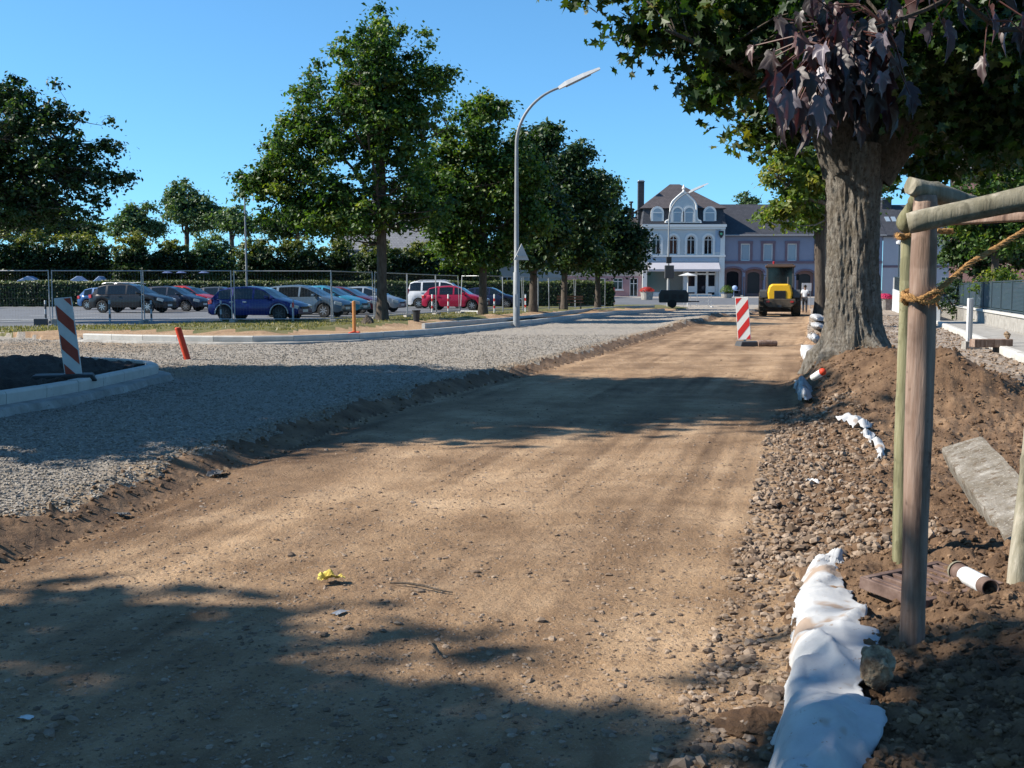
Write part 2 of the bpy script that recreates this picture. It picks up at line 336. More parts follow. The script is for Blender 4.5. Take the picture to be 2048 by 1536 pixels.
M['rope'] = noisy('coconut rope', [(0.3, (0.30, 0.15, 0.05)), (0.7, (0.52, 0.30, 0.12))], 60, 0.95, 0.6, 200, 0.005)
M['skin'] = simple('skin', (0.42, 0.25, 0.18), 0.6)
M['darkskin'] = simple('dark hair skin', (0.20, 0.11, 0.075), 0.6)
M['hair'] = simple('dark hair', (0.02, 0.015, 0.012), 0.8)
M['shirtwhite'] = simple('white shirt cloth', (0.75, 0.76, 0.78), 0.9)
M['trousers'] = simple('dark trousers cloth', (0.025, 0.027, 0.035), 0.9)
M['vest'] = simple('orange red vest cloth', (0.65, 0.09, 0.05), 0.9)
M['bluecloth'] = simple('light blue cloth', (0.35, 0.45, 0.65), 0.9)
M['railing'] = simple('blue grey railing', (0.025, 0.048, 0.062), 0.6)
M['signback'] = simple('grey sign back', (0.42, 0.43, 0.44), 0.5, 0.3)
# ================================================================== TERRAIN
def wp(lst, z): return np.array([tuple(P(a, b, z))[:2] for a, b in lst])
GB = wp([(0, 1090), (90, 1060), (170, 1035), (300, 975), (400, 930), (500, 895), (640, 850), (800, 800), (950, 762), (1050, 738), (1130, 718), (1200, 700), (1280, 675), (1360, 654), (1440, 637), (1500, 627)], 0.07)
d0 = (GB[0]-GB[2]); d0 = d0/np.linalg.norm(d0)
GB = np.vstack([GB[0]+d0*6, GB, GB[-1]+np.array([0.28, 1])*45])
RB = wp([(1480, 1536), (1530, 1400), (1575, 1200), (1575, 1050), (1582, 900), (1598, 760), (1612, 690), (1618, 640), (1622, 620)], 0.0)
RB = np.vstack([RB[0]+np.array([-0.5, -4]), RB, RB[-1]+np.array([0.28, 1])*45])
KZ = 0.31
KL = wp([(165, 667), (300, 670), (500, 672), (650, 669), (760, 664), (900, 655), (1030, 643), (1100, 636), (1180, 627), (1260, 621), (1340, 617)], KZ)
ISL = wp([(-500, 850), (-200, 822), (-60, 800), (0, 790), (120, 772), (200, 757), (262, 744), (300, 736), (318, 731), (300, 725), (240, 720), (180, 717), (100, 714), (-20, 708), (-200, 700)], 0.27)
ISL = np.vstack([ISL, [[ISL[-1][0]-6, ISL[-1][1]+1], [ISL[0][0]-6, ISL[0][1]-1]]])
CP = wp([(-900, 668), (0, 655), (280, 650), (440, 644), (640, 639), (800, 630), (940, 622), (1000, 617)], 0.15)
CP = np.vstack([CP, [[0.5, 79.0], [-75, 79.0]]])
VG = np.vstack([KL, [[KL[-1][0]+3, KL[-1][1]+12], [KL[-1][0]+3, 92], [-80, 92], [-80, KL[0][1]+4.5], [KL[0][0]-6, KL[0][1]+4.2], [KL[0][0]-0.6, KL[0][1]+1.6]]])
WB = np.array([[14-3.1*1.6, 29-10*1.6], [14, 29], [23.7, 60], [26, 67.5]])       # foot of the low fence wall
KW = np.array([list(P(2300, 826, 0.1))[:2], list(P(2048, 722, 0.1))[:2], list(P(1867, 645, 0.1))[:2], list(P(1784, 622, 0.0))[:2]])
def sdist(pl, x, y):
    """signed distance to an open polyline, positive on its left side"""
    best = np.full(x.shape, 1e9); sg = np.zeros(x.shape)
    for a, b in zip(pl[:-1], pl[1:]):
        dx, dy = b-a; L = dx*dx+dy*dy
        t = np.clip(((x-a[0])*dx+(y-a[1])*dy)/L, 0, 1)
        qx = x-a[0]-t*dx; qy = y-a[1]-t*dy; d = np.hypot(qx, qy)
        cr = dx*(y-a[1])-dy*(x-a[0])
        up = d < best-1e-9
        best = np.where(up, d, best); sg = np.where(up, np.sign(cr), sg)
    return best*sg
def inpoly(pl, x, y):
    ins = np.zeros(x.shape, bool); n = len(pl); j = n-1
    for i in range(n):
        xi, yi = pl[i]; xj, yj = pl[j]
        c = ((yi > y) != (yj > y)) & (x < (xj-xi)*(y-yi)/((yj-yi)+1e-12)+xi)
        ins ^= c; j = i
    return ins
def bump(x, y, cx, cy, rx, ry, h, rot=0):
    c, s = math.cos(rot), math.sin(rot); u = (x-cx)*c+(y-cy)*s; v = -(x-cx)*s+(y-cy)*c
    return h*np.exp(-((u/rx)**2+(v/ry)**2))
TB = np.array([4.95, 15.6])                       # big tree foot
def regions(x, y):
    sG = sdist(GB, x, y); sR = -sdist(RB, x, y)
    isl = inpoly(ISL, x, y); cp = inpoly(CP, x, y)
    wob = fbm(x, y, 0.5, 3, 31)*0.10; kl_ = (x < KL[0][0]-0.4)
    vg = inpoly(VG, x+np.where(kl_, 1, 0)*fbm(x, y, 1.5, 3, 33)*0.8, y+np.where(kl_, 1, 0)*fbm(x, y, 1.4, 3, 35)*1.6)
    reg = np.zeros(x.shape, int)
    reg[(sG+wob > 0)] = 1
    reg[(sG+wob > -0.05) & (sG+wob*2.5 < 0.24)] = 10
    reg[(sR+wob*1.5 > 0)] = 5
    reg[vg] = 3
    dkk = np.abs(sdist(KL, x, y)); reg[vg & (dkk < 4.0+fbm(x, y, 1.2, 3, 37)*0.8)] = 11; reg[cp] = 4; reg[isl] = 2
    side = (sR > 0) & (y > 11.0) & (x > 5.9+.13*(y-11.5)+fbm(x, y, 1.2, 3, 39)*.6) & (sdist(KW, x, y) > -2.6+wob*5) & (y < 80)
    reg[side] = 6
    reg[(y > 90) & (x < 60)] = 7
    reg[(y > 112)] = 8
    reg[(sdist(KW, x, y) < 0) & (y > 10) & (y < 80)] = 9       # behind the pavement kerb
    reg[(x < -99) & (~vg) & (~isl) & (sG > 0)] = 1
    return reg, sG, sR
def H(x, y, fine=True):
    x = np.asarray(x, float); y = np.asarray(y, float)
    reg, sG, sR = regions(x, y)
    h = np.zeros(x.shape)
    wG = sstep(-0.05, 0.35, sG+fbm(x, y, 0.6, 3, 3)*0.12)
    h += 0.09*wG
    # ragged berm of spilled earth along the gravel's edge
    amp = 0.02*(0.55+0.9*vnoise(x*0.9, y*0.9, 5))*sstep(70, 40, y)
    h += amp*np.exp(-((sG-0.28)/0.22)**2)*sstep(2, 6, y)
    h -= 0.03*np.exp(-((sG+0.12)/0.15)**2)
    # far: bigger heaps at the end of the gravel
    h += bump(x, y, *P(1440, 640)[:2], 2.0, 4, 0.22, -0.3)+bump(x, y, *P(1370, 652)[:2], 0.7, 3, 0.14, -0.3)
    # right side verge and mounds
    wR = sstep(-0.1, 0.9, sR)
    h += wR*0.10*sstep(60, 20, y)*(1-sstep(5.5, 8, y)*sstep(12, 9, y)*0.7)
    m = bump(x, y, 5.0, 15.0, 1.15, 2.1, 0.50)+bump(x, y, 5.15, 12.6, 0.85, 1.2, 0.34)+bump(x, y, 4.2, 12.0, 0.9, 1.0, 0.10)+bump(x, y, 7.2, 20.5, 1.5, 2.6, 0.08)
    m = m+bump(x, y, 9.0, 28, 2, 4, 0.28)+bump(x, y, 11.5, 38, 2, 5, 0.22)+bump(x, y, 15.5, 50, 2.2, 6, 0.25)
    nearm = bump(x, y, 2.9, 3.9, 1.45, 1.9, 0.22)+bump(x, y, 1.5, 2.9, 0.6, 0.6, 0.06)
    m = m+nearm
    h += m*sstep(-0.35, 0.35, sR)
    # verge behind kerb
    h = np.where(reg == 3, 0.175+0.03*fbm(x, y, 3, 3, 8)*0.5, h)
    h = np.where((reg == 3) & inpoly(VG, x, y), h+0.0, h)
    h = np.where(reg == 4, 0.15, h)
    # earth scar just behind the kerb
    dk = np.abs(sdist(KL, x, y))
    h = np.where(reg == 11, 0.165+0.02*fbm(x, y, 2.5, 3, 4), h)
    sc = np.where((reg == 3) | (reg == 11), 0.12*np.exp(-((dk-4.2)/0.6)**2)*(vnoise(x*1.1, y*1.1, 44)+0.3), 0)
    h = h+sc
    # island soil
    dI = np.abs(sdist(np.vstack([ISL, ISL[:1]]), x, y))
    h = np.where(reg == 2, 0.27+0.10*sstep(0.15, 1.3, dI)+0.03*fbm(x, y, 0.5, 3, 6), h)
    # gravel haunch against kerbs
    h = np.where(reg == 1, h+0.03*np.exp(-(dk/0.35)**2)-0.055*np.exp(-(dI/0.9)**2)+0.02*np.exp(-(dI/0.25)**2), h)
    h = np.where((reg == 2) & (dI < 0.14), 0.06, h); h = np.where(((reg == 3) | (reg == 11)) & (dk < 0.13), 0.09, h)
    h = np.where(reg == 9, 0.0, h)
    h = np.where((reg == 6), 0.03+0.0*h+m*0.4, h)
    h = np.where(y > 78, np.where(reg == 4, 0.15, h*(1-sstep(78, 95, y))), h)
    h = h+0.58*sstep(78, 120, y)
    if fine:
        n1 = fbm(x, y, 0.8, 4, 11); n2 = fbm(x, y, 0.16, 3, 21, 0.6); n3 = fbm(x, y, 0.05, 2, 25, 0.6)
        u = (x-0.28*y)/1.04
        wu = u+0.10*fbm(x*0.3, y*0.08, 0.8, 2, 77)
        tr = np.sin(wu*26)*0.35+np.sin(wu*61+1.3)*0.25
        dirt = 0.012*n1+0.007*n2+0.004*n3+0.0025*tr*(0.4+vnoise(x*0.5, y*0.15, 9))
        grav = 0.014*n1+0.016*n2+0.010*n3
        soil = 0.06*n1+0.055*n2+0.022*n3+0.26*np.abs(fbm(x, y, 0.75, 4, 83, .6))*bump(x, y, 5.0, 13.0, 1.2, 2.0, 1.0)
        h = h+np.where(reg == 0, dirt, 0)+np.where(reg == 1, grav, 0)+np.where((reg == 5) | (reg == 2), soil, 0)
        h = h+np.where(reg == 3, 0.008*n1+0.01*n2, 0)+np.where(reg == 6, 0.03*n1+0.035*n2, 0)
        edge = np.exp(-((sG-0.22)/0.28)**2)*sstep(3, 6, y)
        h = h+np.where((reg <= 1) | (reg == 10), edge*(0.024*n2+0.015*n1+0.012*n3), 0)
    return h
def h1(x, y, fine=True): return float(H(np.array([float(x)]), np.array([float(y)]), fine)[0])
def terrain():
    r = [1.3]
    while r[-1] < 165:
        q = r[-1]; r.append(q+min(max(q*q*0.0009, 0.0075) if q > 2.6 else 0.05, 0.5))
    r = np.array(r)
    az = np.concatenate([np.linspace(-80, -28.5, 60, endpoint=False), np.arange(-28.5, 28.5, 0.068), np.linspace(28.5, 80, 60)])
    az = np.radians(az)
    A, RR = np.meshgrid(az, r); X = (RR*np.sin(A)); Y = (RR*np.cos(A))
    Z = H(X.ravel(), Y.ravel()).reshape(X.shape)
    nr, nc = X.shape
    idx = np.arange(nr*nc).reshape(nr, nc)
    Q = np.stack([idx[:-1, :-1], idx[:-1, 1:], idx[1:, 1:], idx[1:, :-1]], -1).reshape(-1, 4)
    V = np.stack([X.ravel(), Y.ravel(), Z.ravel()], 1)
    cx = V[Q][:, :, 0].mean(1); cy = V[Q][:, :, 1].mean(1)
    reg, sG, sR = regions(cx, cy)
    regv, sGv, sRv = regions(V[:, 0], V[:, 1])
    x, y = V[:, 0], V[:, 1]; u = (x-0.28*y)/1.04
    # 'var': colour variation of the material itself (compacted bands, spilled earth)
    var = np.full(len(x), 0.5)
    band = 0.48+0.38*fbm(u*1.0, y*0.06, 0.45, 3, 51)+0.42*fbm(x, y, 0.9, 5, 52, .6)
    band += 0.34*fbm(u, y*0.035, 0.10, 2, 53)*sstep(-.3, .3, fbm(x, y, 2.2, 2, 54)+.1)
    band -= 0.30*np.exp(-((sGv)/0.45)**2)+0.12*sstep(-0.7, 0, sRv)
    var = np.where(regv == 0, band, var)
    dkv = np.abs(sdist(KL, x, y))
    spill = np.exp(-((sGv-0.2)/0.35)**2)*1.0
    c = P(430, 735, 0.13); spill = spill+np.exp(-(((x-c[0])/1.6)**2+((y-c[1])/1.2)**2))
    c = P(60, 690, 0.13); spill = spill+np.exp(-(((x-c[0])/4)**2+((y-c[1])/3.0)**2))
    gv = 0.62-0.75*spill*(0.5+vnoise(x*1.7, y*1.7, 61))+0.12*fbm(x, y, 1.5, 3, 62)
    var = np.where(regv == 1, gv, var)
    sv = 0.42+0.35*fbm(x, y, 0.9, 4, 71)+0.30*sstep(6, 12, y)*sstep(0.0, 1, 1)-0.6*bump(x, y, 5.0, 13.6, 1.6, 2.8, 1.0)
    var = np.where(regv == 5, sv+0.25*sstep(24, 34, y), var)
    var = np.where(regv == 6, 0.85, var)
    var = np.where(regv == 10, 0.55+0.35*fbm(x, y, 0.5, 3, 73), var)
    names = {0: ('dirt_road', 'dirt'), 1: ('gravel_road', 'gravel'), 2: ('island_soil', 'darksoil'), 3: ('grass_verge', 'grass'), 4: ('car_park', 'asphalt'),
             5: ('soil_verge', 'soil'), 6: ('rubble_ground', 'rubble'), 7: ('street', 'asphalt'), 8: ('town_pavement', 'paving'), 9: ('sidewalk_bed', 'paving'), 10: ('earth_bank', 'soil'), 11: ('bare_earth', 'dirt')}
    for k, (nm, mt) in names.items():
        q = Q[reg == k]
        if not len(q): continue
        used, inv = np.unique(q, return_inverse=True)
        o = npmesh(nm, V[used], inv.reshape(-1, 4)[:, ::-1], M[mt], smooth=True, attr=np.clip(var[used], 0, 1))
        tag(o, kind='structure')
M['rubble'] = noisy('pale rubble ground', [(0.3, (0.20, 0.15, 0.11)), (0.5, (0.33, 0.26, 0.20)), (0.7, (0.48, 0.42, 0.36))], 3, 0.95, 0.8, 18, 0.06, speck=[(20, (0.6, 0.57, 0.53), 0.6, 0.7)])
terrain()
g = MB(); g.add([(-900, -300, -0.25), (900, -300, -0.25), (900, 1400, -0.25), (-900, 1400, -0.25)], [(0, 1, 2, 3)])
tag(g.build('ground', M['ground']), kind='structure')
# ------------------------------------------------------------------ kerbs
def resample(pl, step):
    out = []; pl = [Vector((a[0], a[1], 0)) for a in pl]
    # smooth with catmull
    sm = []
    for i in range(len(pl)-1):
        p0 = pl[max(i-1, 0)]; p1 = pl[i]; p2 = pl[i+1]; p3 = pl[min(i+2, len(pl)-1)]
        for k in range(10):
            t = k/10; sm.append(0.5*((2*p1)+(p2-p0)*t+(2*p0-5*p1+4*p2-p3)*t*t+(3*p1-p0-3*p2+p3)*t*t*t))
    sm.append(pl[-1]); out = [sm[0]]; acc = 0
    for a, b in zip(sm[:-1], sm[1:]):
        L = (b-a).length; d = step-acc
        while d <= L: out.append(a+(b-a)*(d/L)); d += step
        acc = (acc+L) % step if L > 0 else acc
    return out
def kerb(name, pl, ztop, width, side, step=1.0, hh=0.20, haunch=True):
    """pl = front top edge; side=+1: body lies to the left of the walking direction"""
    pts = resample(pl, step); b = MB(); fpts = resample(pl, 0.25)
    for i in range(len(pts)-1):
        a, c = pts[i], pts[i+1]; t = (c-a).normalized(); n = Vector((-t.y, t.x, 0))*side
        a2 = a+t*0.006; c2 = c-t*0.006; zt = ztop+random.uniform(-.004, .004)
        pr = [(0.012, -hh), (0.0, -0.03), (0.02, 0.0), (width, 0.0), (width, -hh)]
        vs = []
        for q in (a2, c2):
            zz = zt+0.58*float(sstep(78, 120, q.y))
            vs += [q+n*o+Vector((0, 0, zz+z)) for o, z in pr]
        k = len(pr); fs = [tuple(range(k)), tuple(range(2*k-1, k-1, -1))]+[(j, j+k, (j+1) % k+k, (j+1) % k) for j in range(k)]
        b.add(vs, fs)
    o = tag(b.build(name, M['kerb']), kind='structure')
    if haunch:
        hb = MB(); vs = []; n_ = len(fpts)
        for i, q in enumerate(fpts):
            t = (fpts[min(i+1, n_-1)]-fpts[max(i-1, 0)]).normalized(); n = Vector((-t.y, t.x, 0))*side
            w = 0.20+.03*math.sin(i*.9)+random.uniform(-.008, .008)
            vs += [q-n*w+Vector((0, 0, ztop-0.25)), q-n*(w*0.8)+Vector((0, 0, ztop-0.165+random.uniform(-.004, .004))), q+n*0.005+Vector((0, 0, ztop-0.145))]
        fs = [(i*3+j, (i+1)*3+j, (i+1)*3+j+1, i*3+j+1) for i in range(n_-1) for j in range(2)]
        hb.add(vs, fs); tag(hb.build(name+'_footing', M['concrete']), kind='structure')
kerb('road_kerb', KL, KZ, 0.13, +1, 1.0)
kerb('island_kerb', ISL[:13], 0.30, 0.15, +1, 0.75)
K2 = wp([(850, 647), (930, 641), (1030, 634), (1100, 626), (1180, 617), (1240, 613), (1320, 610)], 0.33)
kerb('bed_kerb', K2, 0.33, 0.12, +1, 1.0, haunch=False)
kerb('sidewalk_kerb', KW[:3], 0.2, 0.16, -1, 1.0, hh=0.35, haunch=False)
# dark planting bed behind the kerb around the lamp post
bed = MB(); bp_ = [P(a, b, 0.24) for a, b in [(985, 641), (1100, 637), (1190, 629), (1120, 632), (1040, 636)]]
bed.add(bp_, [tuple(range(len(bp_)))]); tag(bed.build('planting_bed', M['darksoil']), kind='structure')
# bay lines painted on the car park
ln = MB()
for px0, px1, py in [(60, 330, 628), (330, 560, 634), (0, 200, 640)]:
    a = P(px0, py+4, 0.156); b_ = P(px1, py-6, 0.156); t = (b_-a).normalized(); n = Vector((-t.y, t.x, 0))*0.06
    ln.add([a-n, b_-n, b_+n, a+n], [(0, 1, 2, 3)])
tag(ln.build('parking_lines', M['white']), kind='structure')
# sidewalk slab right (between its kerb and the fence wall)
sw = MB(); n_ = 24
ka = resample(KW[:3], 1.0); kn = len(ka)
vs = []
for q in ka:
    # nearest point on wall line
    a = Vector((WB[1][0], WB[1][1], 0)); d = Vector((WB[2][0]-WB[1][0], WB[2][1]-WB[1][1], 0)).normalized()
    w = a+d*((q-a).dot(d)); nn = (w-q).normalized()
    vs += [q+nn*0.165+Vector((0, 0, 0.19)), w+Vector((0, 0, 0.19))]
sw.add(vs, [(2*i, 2*i+1, 2*i+3, 2*i+2) for i in range(kn-1)])
tag(sw.build('sidewalk', M['concrete']), kind='structure')
# ================================================================== SCATTERED STONES (uncountable)
def stones(name, mat, pts, size, flat=0.6, seed=1, sink=0.25, lab=None, oct_=False):
    rg = np.random.default_rng(seed); n = len(pts)
    if oct_:
        g = (1+5**.5)/2; base = np.array([(-1, g, 0), (1, g, 0), (-1, -g, 0), (1, -g, 0), (0, -1, g), (0, 1, g), (0, -1, -g), (0, 1, -g), (g, 0, -1), (g, 0, 1), (-g, 0, -1), (-g, 0, 1)], float)/1.9*1.0
        fc = np.array([(0, 11, 5), (0, 5, 1), (0, 1, 7), (0, 7, 10), (0, 10, 11), (1, 5, 9), (5, 11, 4), (11, 10, 2), (10, 7, 6), (7, 1, 8), (3, 9, 4), (3, 4, 2), (3, 2, 6), (3, 6, 8), (3, 8, 9), (4, 9, 5), (2, 4, 11), (6, 2, 10), (8, 6, 7), (9, 8, 1)])
        B = base[None]*(1+rg.uniform(-0.28, 0.22, (n, 12, 1)))*(1+rg.uniform(-0.15, 0.15, (n, 12, 3)))
    else:
        base = np.array([(x, y, z) for x in (-1, 1) for y in (-1, 1) for z in (-1, 1)], float)*0.62
        fc = np.array([(0, 1, 3, 2), (4, 6, 7, 5), (0, 4, 5, 1), (2, 3, 7, 6), (0, 2, 6, 4), (1, 5, 7, 3)])
        B = base[None]*(1+rg.uniform(-0.45, 0.35, (n, 8, 3)))
    K_ = len(base)
    sc = np.stack([size, size*rg.uniform(0.6, 1, n), size*flat*rg.uniform(0.6, 1.2, n)], 1)
    B = B*sc[:, None, :]
    a = rg.uniform(0, 6.28, n); t = rg.uniform(-0.5, 0.5, n)
    ca, sa = np.cos(a), np.sin(a); ct, st = np.cos(t), np.sin(t)
    x = B[..., 0]; y = B[..., 1]*ct[:, None]-B[..., 2]*st[:, None]; z = B[..., 1]*st[:, None]+B[..., 2]*ct[:, None]
    X = x*ca[:, None]-y*sa[:, None]; Y = x*sa[:, None]+y*ca[:, None]
    zz = H(pts[:, 0], pts[:, 1])
    V = np.stack([X+pts[:, 0, None], Y+pts[:, 1, None], z+(zz+size*flat*0.5*(1-2*sink))[:, None]], -1).reshape(-1, 3)
    Fa = (fc[None]+np.arange(n)[:, None, None]*K_).reshape(-1, fc.shape[1])
    o = npmesh(name, V, Fa, mat, attr=np.repeat(rg.random(n), K_))
    tag(o, lab, 'stones' if lab else None, kind='stuff'); return o
def polar(n, r0, r1, a0, a1, p=1.0, rg=rng):
    """area samples with density ~ r^-p"""
    u = rg.random(n); k = 2-p
    r = np.exp(np.log(r0)+u*np.log(r1/r0)) if abs(k) < 1e-6 else (r0**k+u*(r1**k-r0**k))**(1/k)
    a = np.radians(rg.uniform(a0, a1, n)); return np.stack([r*np.sin(a), r*np.cos(a)], 1)
def sel(pts, f):
    reg, sG, sR = regions(pts[:, 0], pts[:, 1]); return pts[f(reg, sG, sR, pts[:, 0], pts[:, 1])]
pp = sel(polar(170000, 4.5, 32, -30, 18, 1.9), lambda r, g, s, x, y: (r == 1) & (g > 0.15))
stones('loose_gravel', M['pebble'], pp, rng.uniform(0.006, 0.014, len(pp))*(1+0.02*pp[:, 1]), 0.7, 3, lab='loose grey crushed gravel covering the road base')
pp = sel(polar(60000, 2.6, 30, -32, 24, 1.9), lambda r, g, s, x, y: (r == 0) & (fbm(x, y, 0.8, 3, 91) > -0.25) & (rng.random(len(x)) < 0.75))
stones('road_pebbles', M['stone'], pp, rng.lognormal(math.log(0.006), 0.5, len(pp)), 0.5, 4, 0.38, 'small brown pebbles pressed into the dirt road', True)
pp = sel(polar(50000, 3.2, 16, 8, 34, 1.2), lambda r, g, s, x, y: (s > -0.25) & (s < 0.75+0.3*fbm(x, y, 0.7, 2, 12)) & (y > 5.2) & (y < 12.5) & (rng.random(len(x)) < np.clip(1.1-np.abs(s-0.25)*0.9, 0, 1)))
pp = pp[fbm(pp[:, 0], pp[:, 1], .45, 3, 19)+rng.uniform(-.5, .5, len(pp)) > -0.15]
stones('stone_strip', M['stone'], pp, np.clip(rng.lognormal(math.log(.015), .45, len(pp)), .006, .042), 0.75, 5, 0.15, 'brown crushed stones heaped along the edge of the dirt road', True)
pp = sel(polar(9000, 2.8, 8, 5, 32, 1.2), lambda r, g, s, x, y: (s > -0.28) & (s < 0.08) & (y < 6))
stones('edge_stones', M['stone'], pp, np.clip(rng.lognormal(math.log(0.012), 0.5, len(pp)), 0, .035), 0.65, 15, 0.2, 'pale stones beside the white fabric', True)
pp = sel(polar(50000, 2.6, 30, 8, 36, 1.5), lambda r, g, s, x, y: (r == 5) & (s > 0.2))
stones('soil_clods', M['soilclod'] if 'soilclod' in M else M['soil'], pp, np.clip(rng.lognormal(math.log(0.0075), 0.55, len(pp)), 0, .022)*(1+0.03*pp[:, 1]), 0.8, 6, 0.2, 'lumps of loose brown soil on the verge', True)
pp = sel(polar(26000, 4.5, 60, -32, 22, 1.6), lambda r, g, s, x, y: (np.abs(g-0.12) < 0.3) & ((r <= 1) | (r == 10)))
stones('berm_clods', M['soil'], pp, np.clip(rng.lognormal(math.log(0.009), 0.5, len(pp)), 0, .02)*(1+0.02*pp[:, 1]), 0.8, 8, 0.2, 'crumbled earth along the edge of the gravel', True)
pp = sel(polar(16000, 10, 60, 12, 36, 1.5), lambda r, g, s, x, y: (r == 6))
stones('rubble_stones', M['stone'], pp, rng.uniform(0.02, 0.05, len(pp)), 0.6, 9, 0.2, 'pale rubble in front of the sidewalk kerb')
# grass on the verge
def grass(name, pts, hgt, seed, lab, width=0.02):
    rg = np.random.default_rng(seed); n = len(pts); z = H(pts[:, 0], pts[:, 1])
    a = rg.uniform(0, 6.28, n); h = hgt*rg.uniform(0.5, 1.3, n); w = width
    dx, dy = np.cos(a)*w, np.sin(a)*w; lx = rg.normal(0, 0.4, n)*h; ly = rg.normal(0, 0.4, n)*h
    V = np.stack([np.stack([pts[:, 0]-dx, pts[:, 1]-dy, z-0.01], 1), np.stack([pts[:, 0]+dx, pts[:, 1]+dy, z-0.01], 1), np.stack([pts[:, 0]+lx, pts[:, 1]+ly, z+h], 1)], 1).reshape(-1, 3)
    o = npmesh(name, V, np.arange(3*n).reshape(-1, 3), M['grassblade'], attr=np.repeat(rg.random(n), 3))
    tag(o, lab, 'grass', kind='stuff')
pp = polar(60000, 25, 60, -34, 12, 1.5)
pp = sel(pp, lambda r, g, s, x, y: (r == 3) & (np.abs(sdist(KL, x, y)) > 4.2) & (fbm(x, y, 2.5, 3, 95) > -.25))
grass('verge_grass', pp, 0.07, 5, 'dry yellow green grass between the kerb and the car park')
# ================================================================== BUILDINGS
def facade(b_wall, panes, frames, x0, x1, z0, z1, ops, depth=0.14, y=0.0, frame_w=0.07, bars=None):
    """wall plane y with openings [(cx,w,za,zb,arch)] ; reveals go back by depth; panes & frames are MBs (frames may be None)"""
    ops = sorted(ops)
    xs = x0
    for cx, w, za, zb, arch in ops:
        l, r = cx-w/2, cx+w/2
        if l > xs+1e-4: b_wall.add([(xs, y, z0), (l, y, z0), (l, y, z1), (xs, y, z1)], [(0, 1, 2, 3)])
        if za > z0+1e-4: b_wall.add([(l, y, z0), (r, y, z0), (r, y, za), (l, y, za)], [(0, 1, 2, 3)])
        if zb < z1-1e-4: b_wall.add([(l, y, zb), (r, y, zb), (r, y, z1), (l, y, z1)], [(0, 1, 2, 3)])
        if arch:
            k = 10; rad = w/2; zc = zb-rad*arch
            arc = [(cx-rad*math.cos(math.pi*i/k), zc+rad*arch*math.sin(math.pi*i/k)) for i in range(k+1)]
            h = k//2
            b_wall.add([(l, y, zb)]+[(a, y, z) for a, z in arc[:h+1]], [(0,)+tuple(range(h+1, 0, -1))])
            b_wall.add([(r, y, zb)]+[(a, y, z) for a, z in arc[h:]], [(0,)+tuple(range(len(arc)-h, 0, -1))])
            out = [(l, za)]+arc+[(r, za)]
        else: out = [(l, za), (l, zb), (r, zb), (r, za)]
        n = len(out)
        b_wall.add([(a, y, z) for a, z in out]+[(a, y+depth, z) for a, z in out], [(i, (i+1) % n, (i+1) % n+n, i+n) for i in range(n)])
        panes.append((out, y+depth-0.01, (cx, w, za, zb, arch)))
        xs = r
    if xs < x1-1e-4: b_wall.add([(xs, y, z0), (x1, y, z0), (x1, y, z1), (xs, y, z1)], [(0, 1, 2, 3)])
def window_parts(root, out, yy, op, glassmat, framemat, mull=True, fw=0.07, name='window', sill=None, lab=None):
    cx, w, za, zb, arch = op
    fr = MB(); n = len(out); cxm = cx; czm = (za+zb)/2
    # frame ring
    inn = [(cxm+(a-cxm)*(1-2*fw/w), czm+(z-czm)*(1-2*fw/(zb-za))) for a, z in out]
    y0, y1 = yy-0.07, yy-0.005
    vs = [(a, y0, z) for a, z in out]+[(a, y0, z) for a, z in inn]+[(a, y1, z) for a, z in inn]
    fs = [(i, (i+1) % n, (i+1) % n+n, i+n) for i in range(n)]+[(i+n, (i+1) % n+n, (i+1) % n+2*n, i+2*n) for i in range(n)]
    fr.add(vs, fs)
    if mull:
        fr.bx(cx-0.035, cx+0.035, y0+0.004, y1, za+fw, zb-fw)
        zt = zb-(w/2*arch if arch else (zb-za)*0.3)
        fr.bx(cx-w/2+fw*.6, cx+w/2-fw*.6, y0+0.008, y1, zt-0.035, zt+0.035)
    f = fr.build(name, framemat, root)
    p = MB(); p.add([(a, yy, z) for a, z in out], [tuple(range(n))]); p.build('pane', glassmat, f)
    if sill:
        s_ = MB(); s_.bx(cx-w/2-0.12, cx+w/2+0.12, yy-0.26, yy-0.13+0.0, za-0.12, za-0.002); s_.build('sill', sill, f)
    return f
YH = 125.0; ZB = h1(20, 124, False)
def hx(px): return (px-1024)/F*YH
def hz(py): return D(0, py, YH).z-ZB
# ---- the white house with mansard roof
x0 = hx(1284); Wd = hx(1446)-x0
wh = thing('town_house', 'white three storey town house with arched windows, bell shaped gable and brown hip roof', 'house', (x0, YH, ZB))
L = lambda px: hx(px)-x0
wb = MB(); panes = []
ze = hz(449); zs = hz(510); zg = hz(541)
xs4 = [L(1310.5), L(1344.5), L(1379.5), L(1413.5)]
shop = [(L(1329), L(1366)-L(1292), 0.45, zg-0.05, 0), (L(1402), L(1430)-L(1374), 0.1, zg-0.05, 0)]
facade(wb, panes, None, 0, Wd, 0, zg, shop, 0.3)
facade(wb, panes, None, 0, Wd, zg, zs, [], 0.2)
facade(wb, panes, None, 0, Wd, zs, ze, [(c, L(1388)-L(1371), zs+0.05, hz(471), 1.0) for c in xs4], 0.22)
dp = 9.5
wb.add([(0, 0, 0), (0, dp, 0), (0, dp, ze), (0, 0, ze)], [(0, 1, 2, 3)]); wb.add([(Wd, 0, 0), (Wd, dp, 0), (Wd, dp, ze), (Wd, 0, ze)], [(0, 1, 2, 3)])
wb.add([(0, dp, 0), (Wd, dp, 0), (Wd, dp, ze), (0, dp, ze)], [(0, 1, 2, 3)])
wb.build('wall', M['whitewall'], wh)
out, yy, op = panes[0]; window_parts(wh, out, yy, op, M['shopglass'], M['trimwhite'], False, 0.06, 'shop_window')
out, yy, op = panes[1]
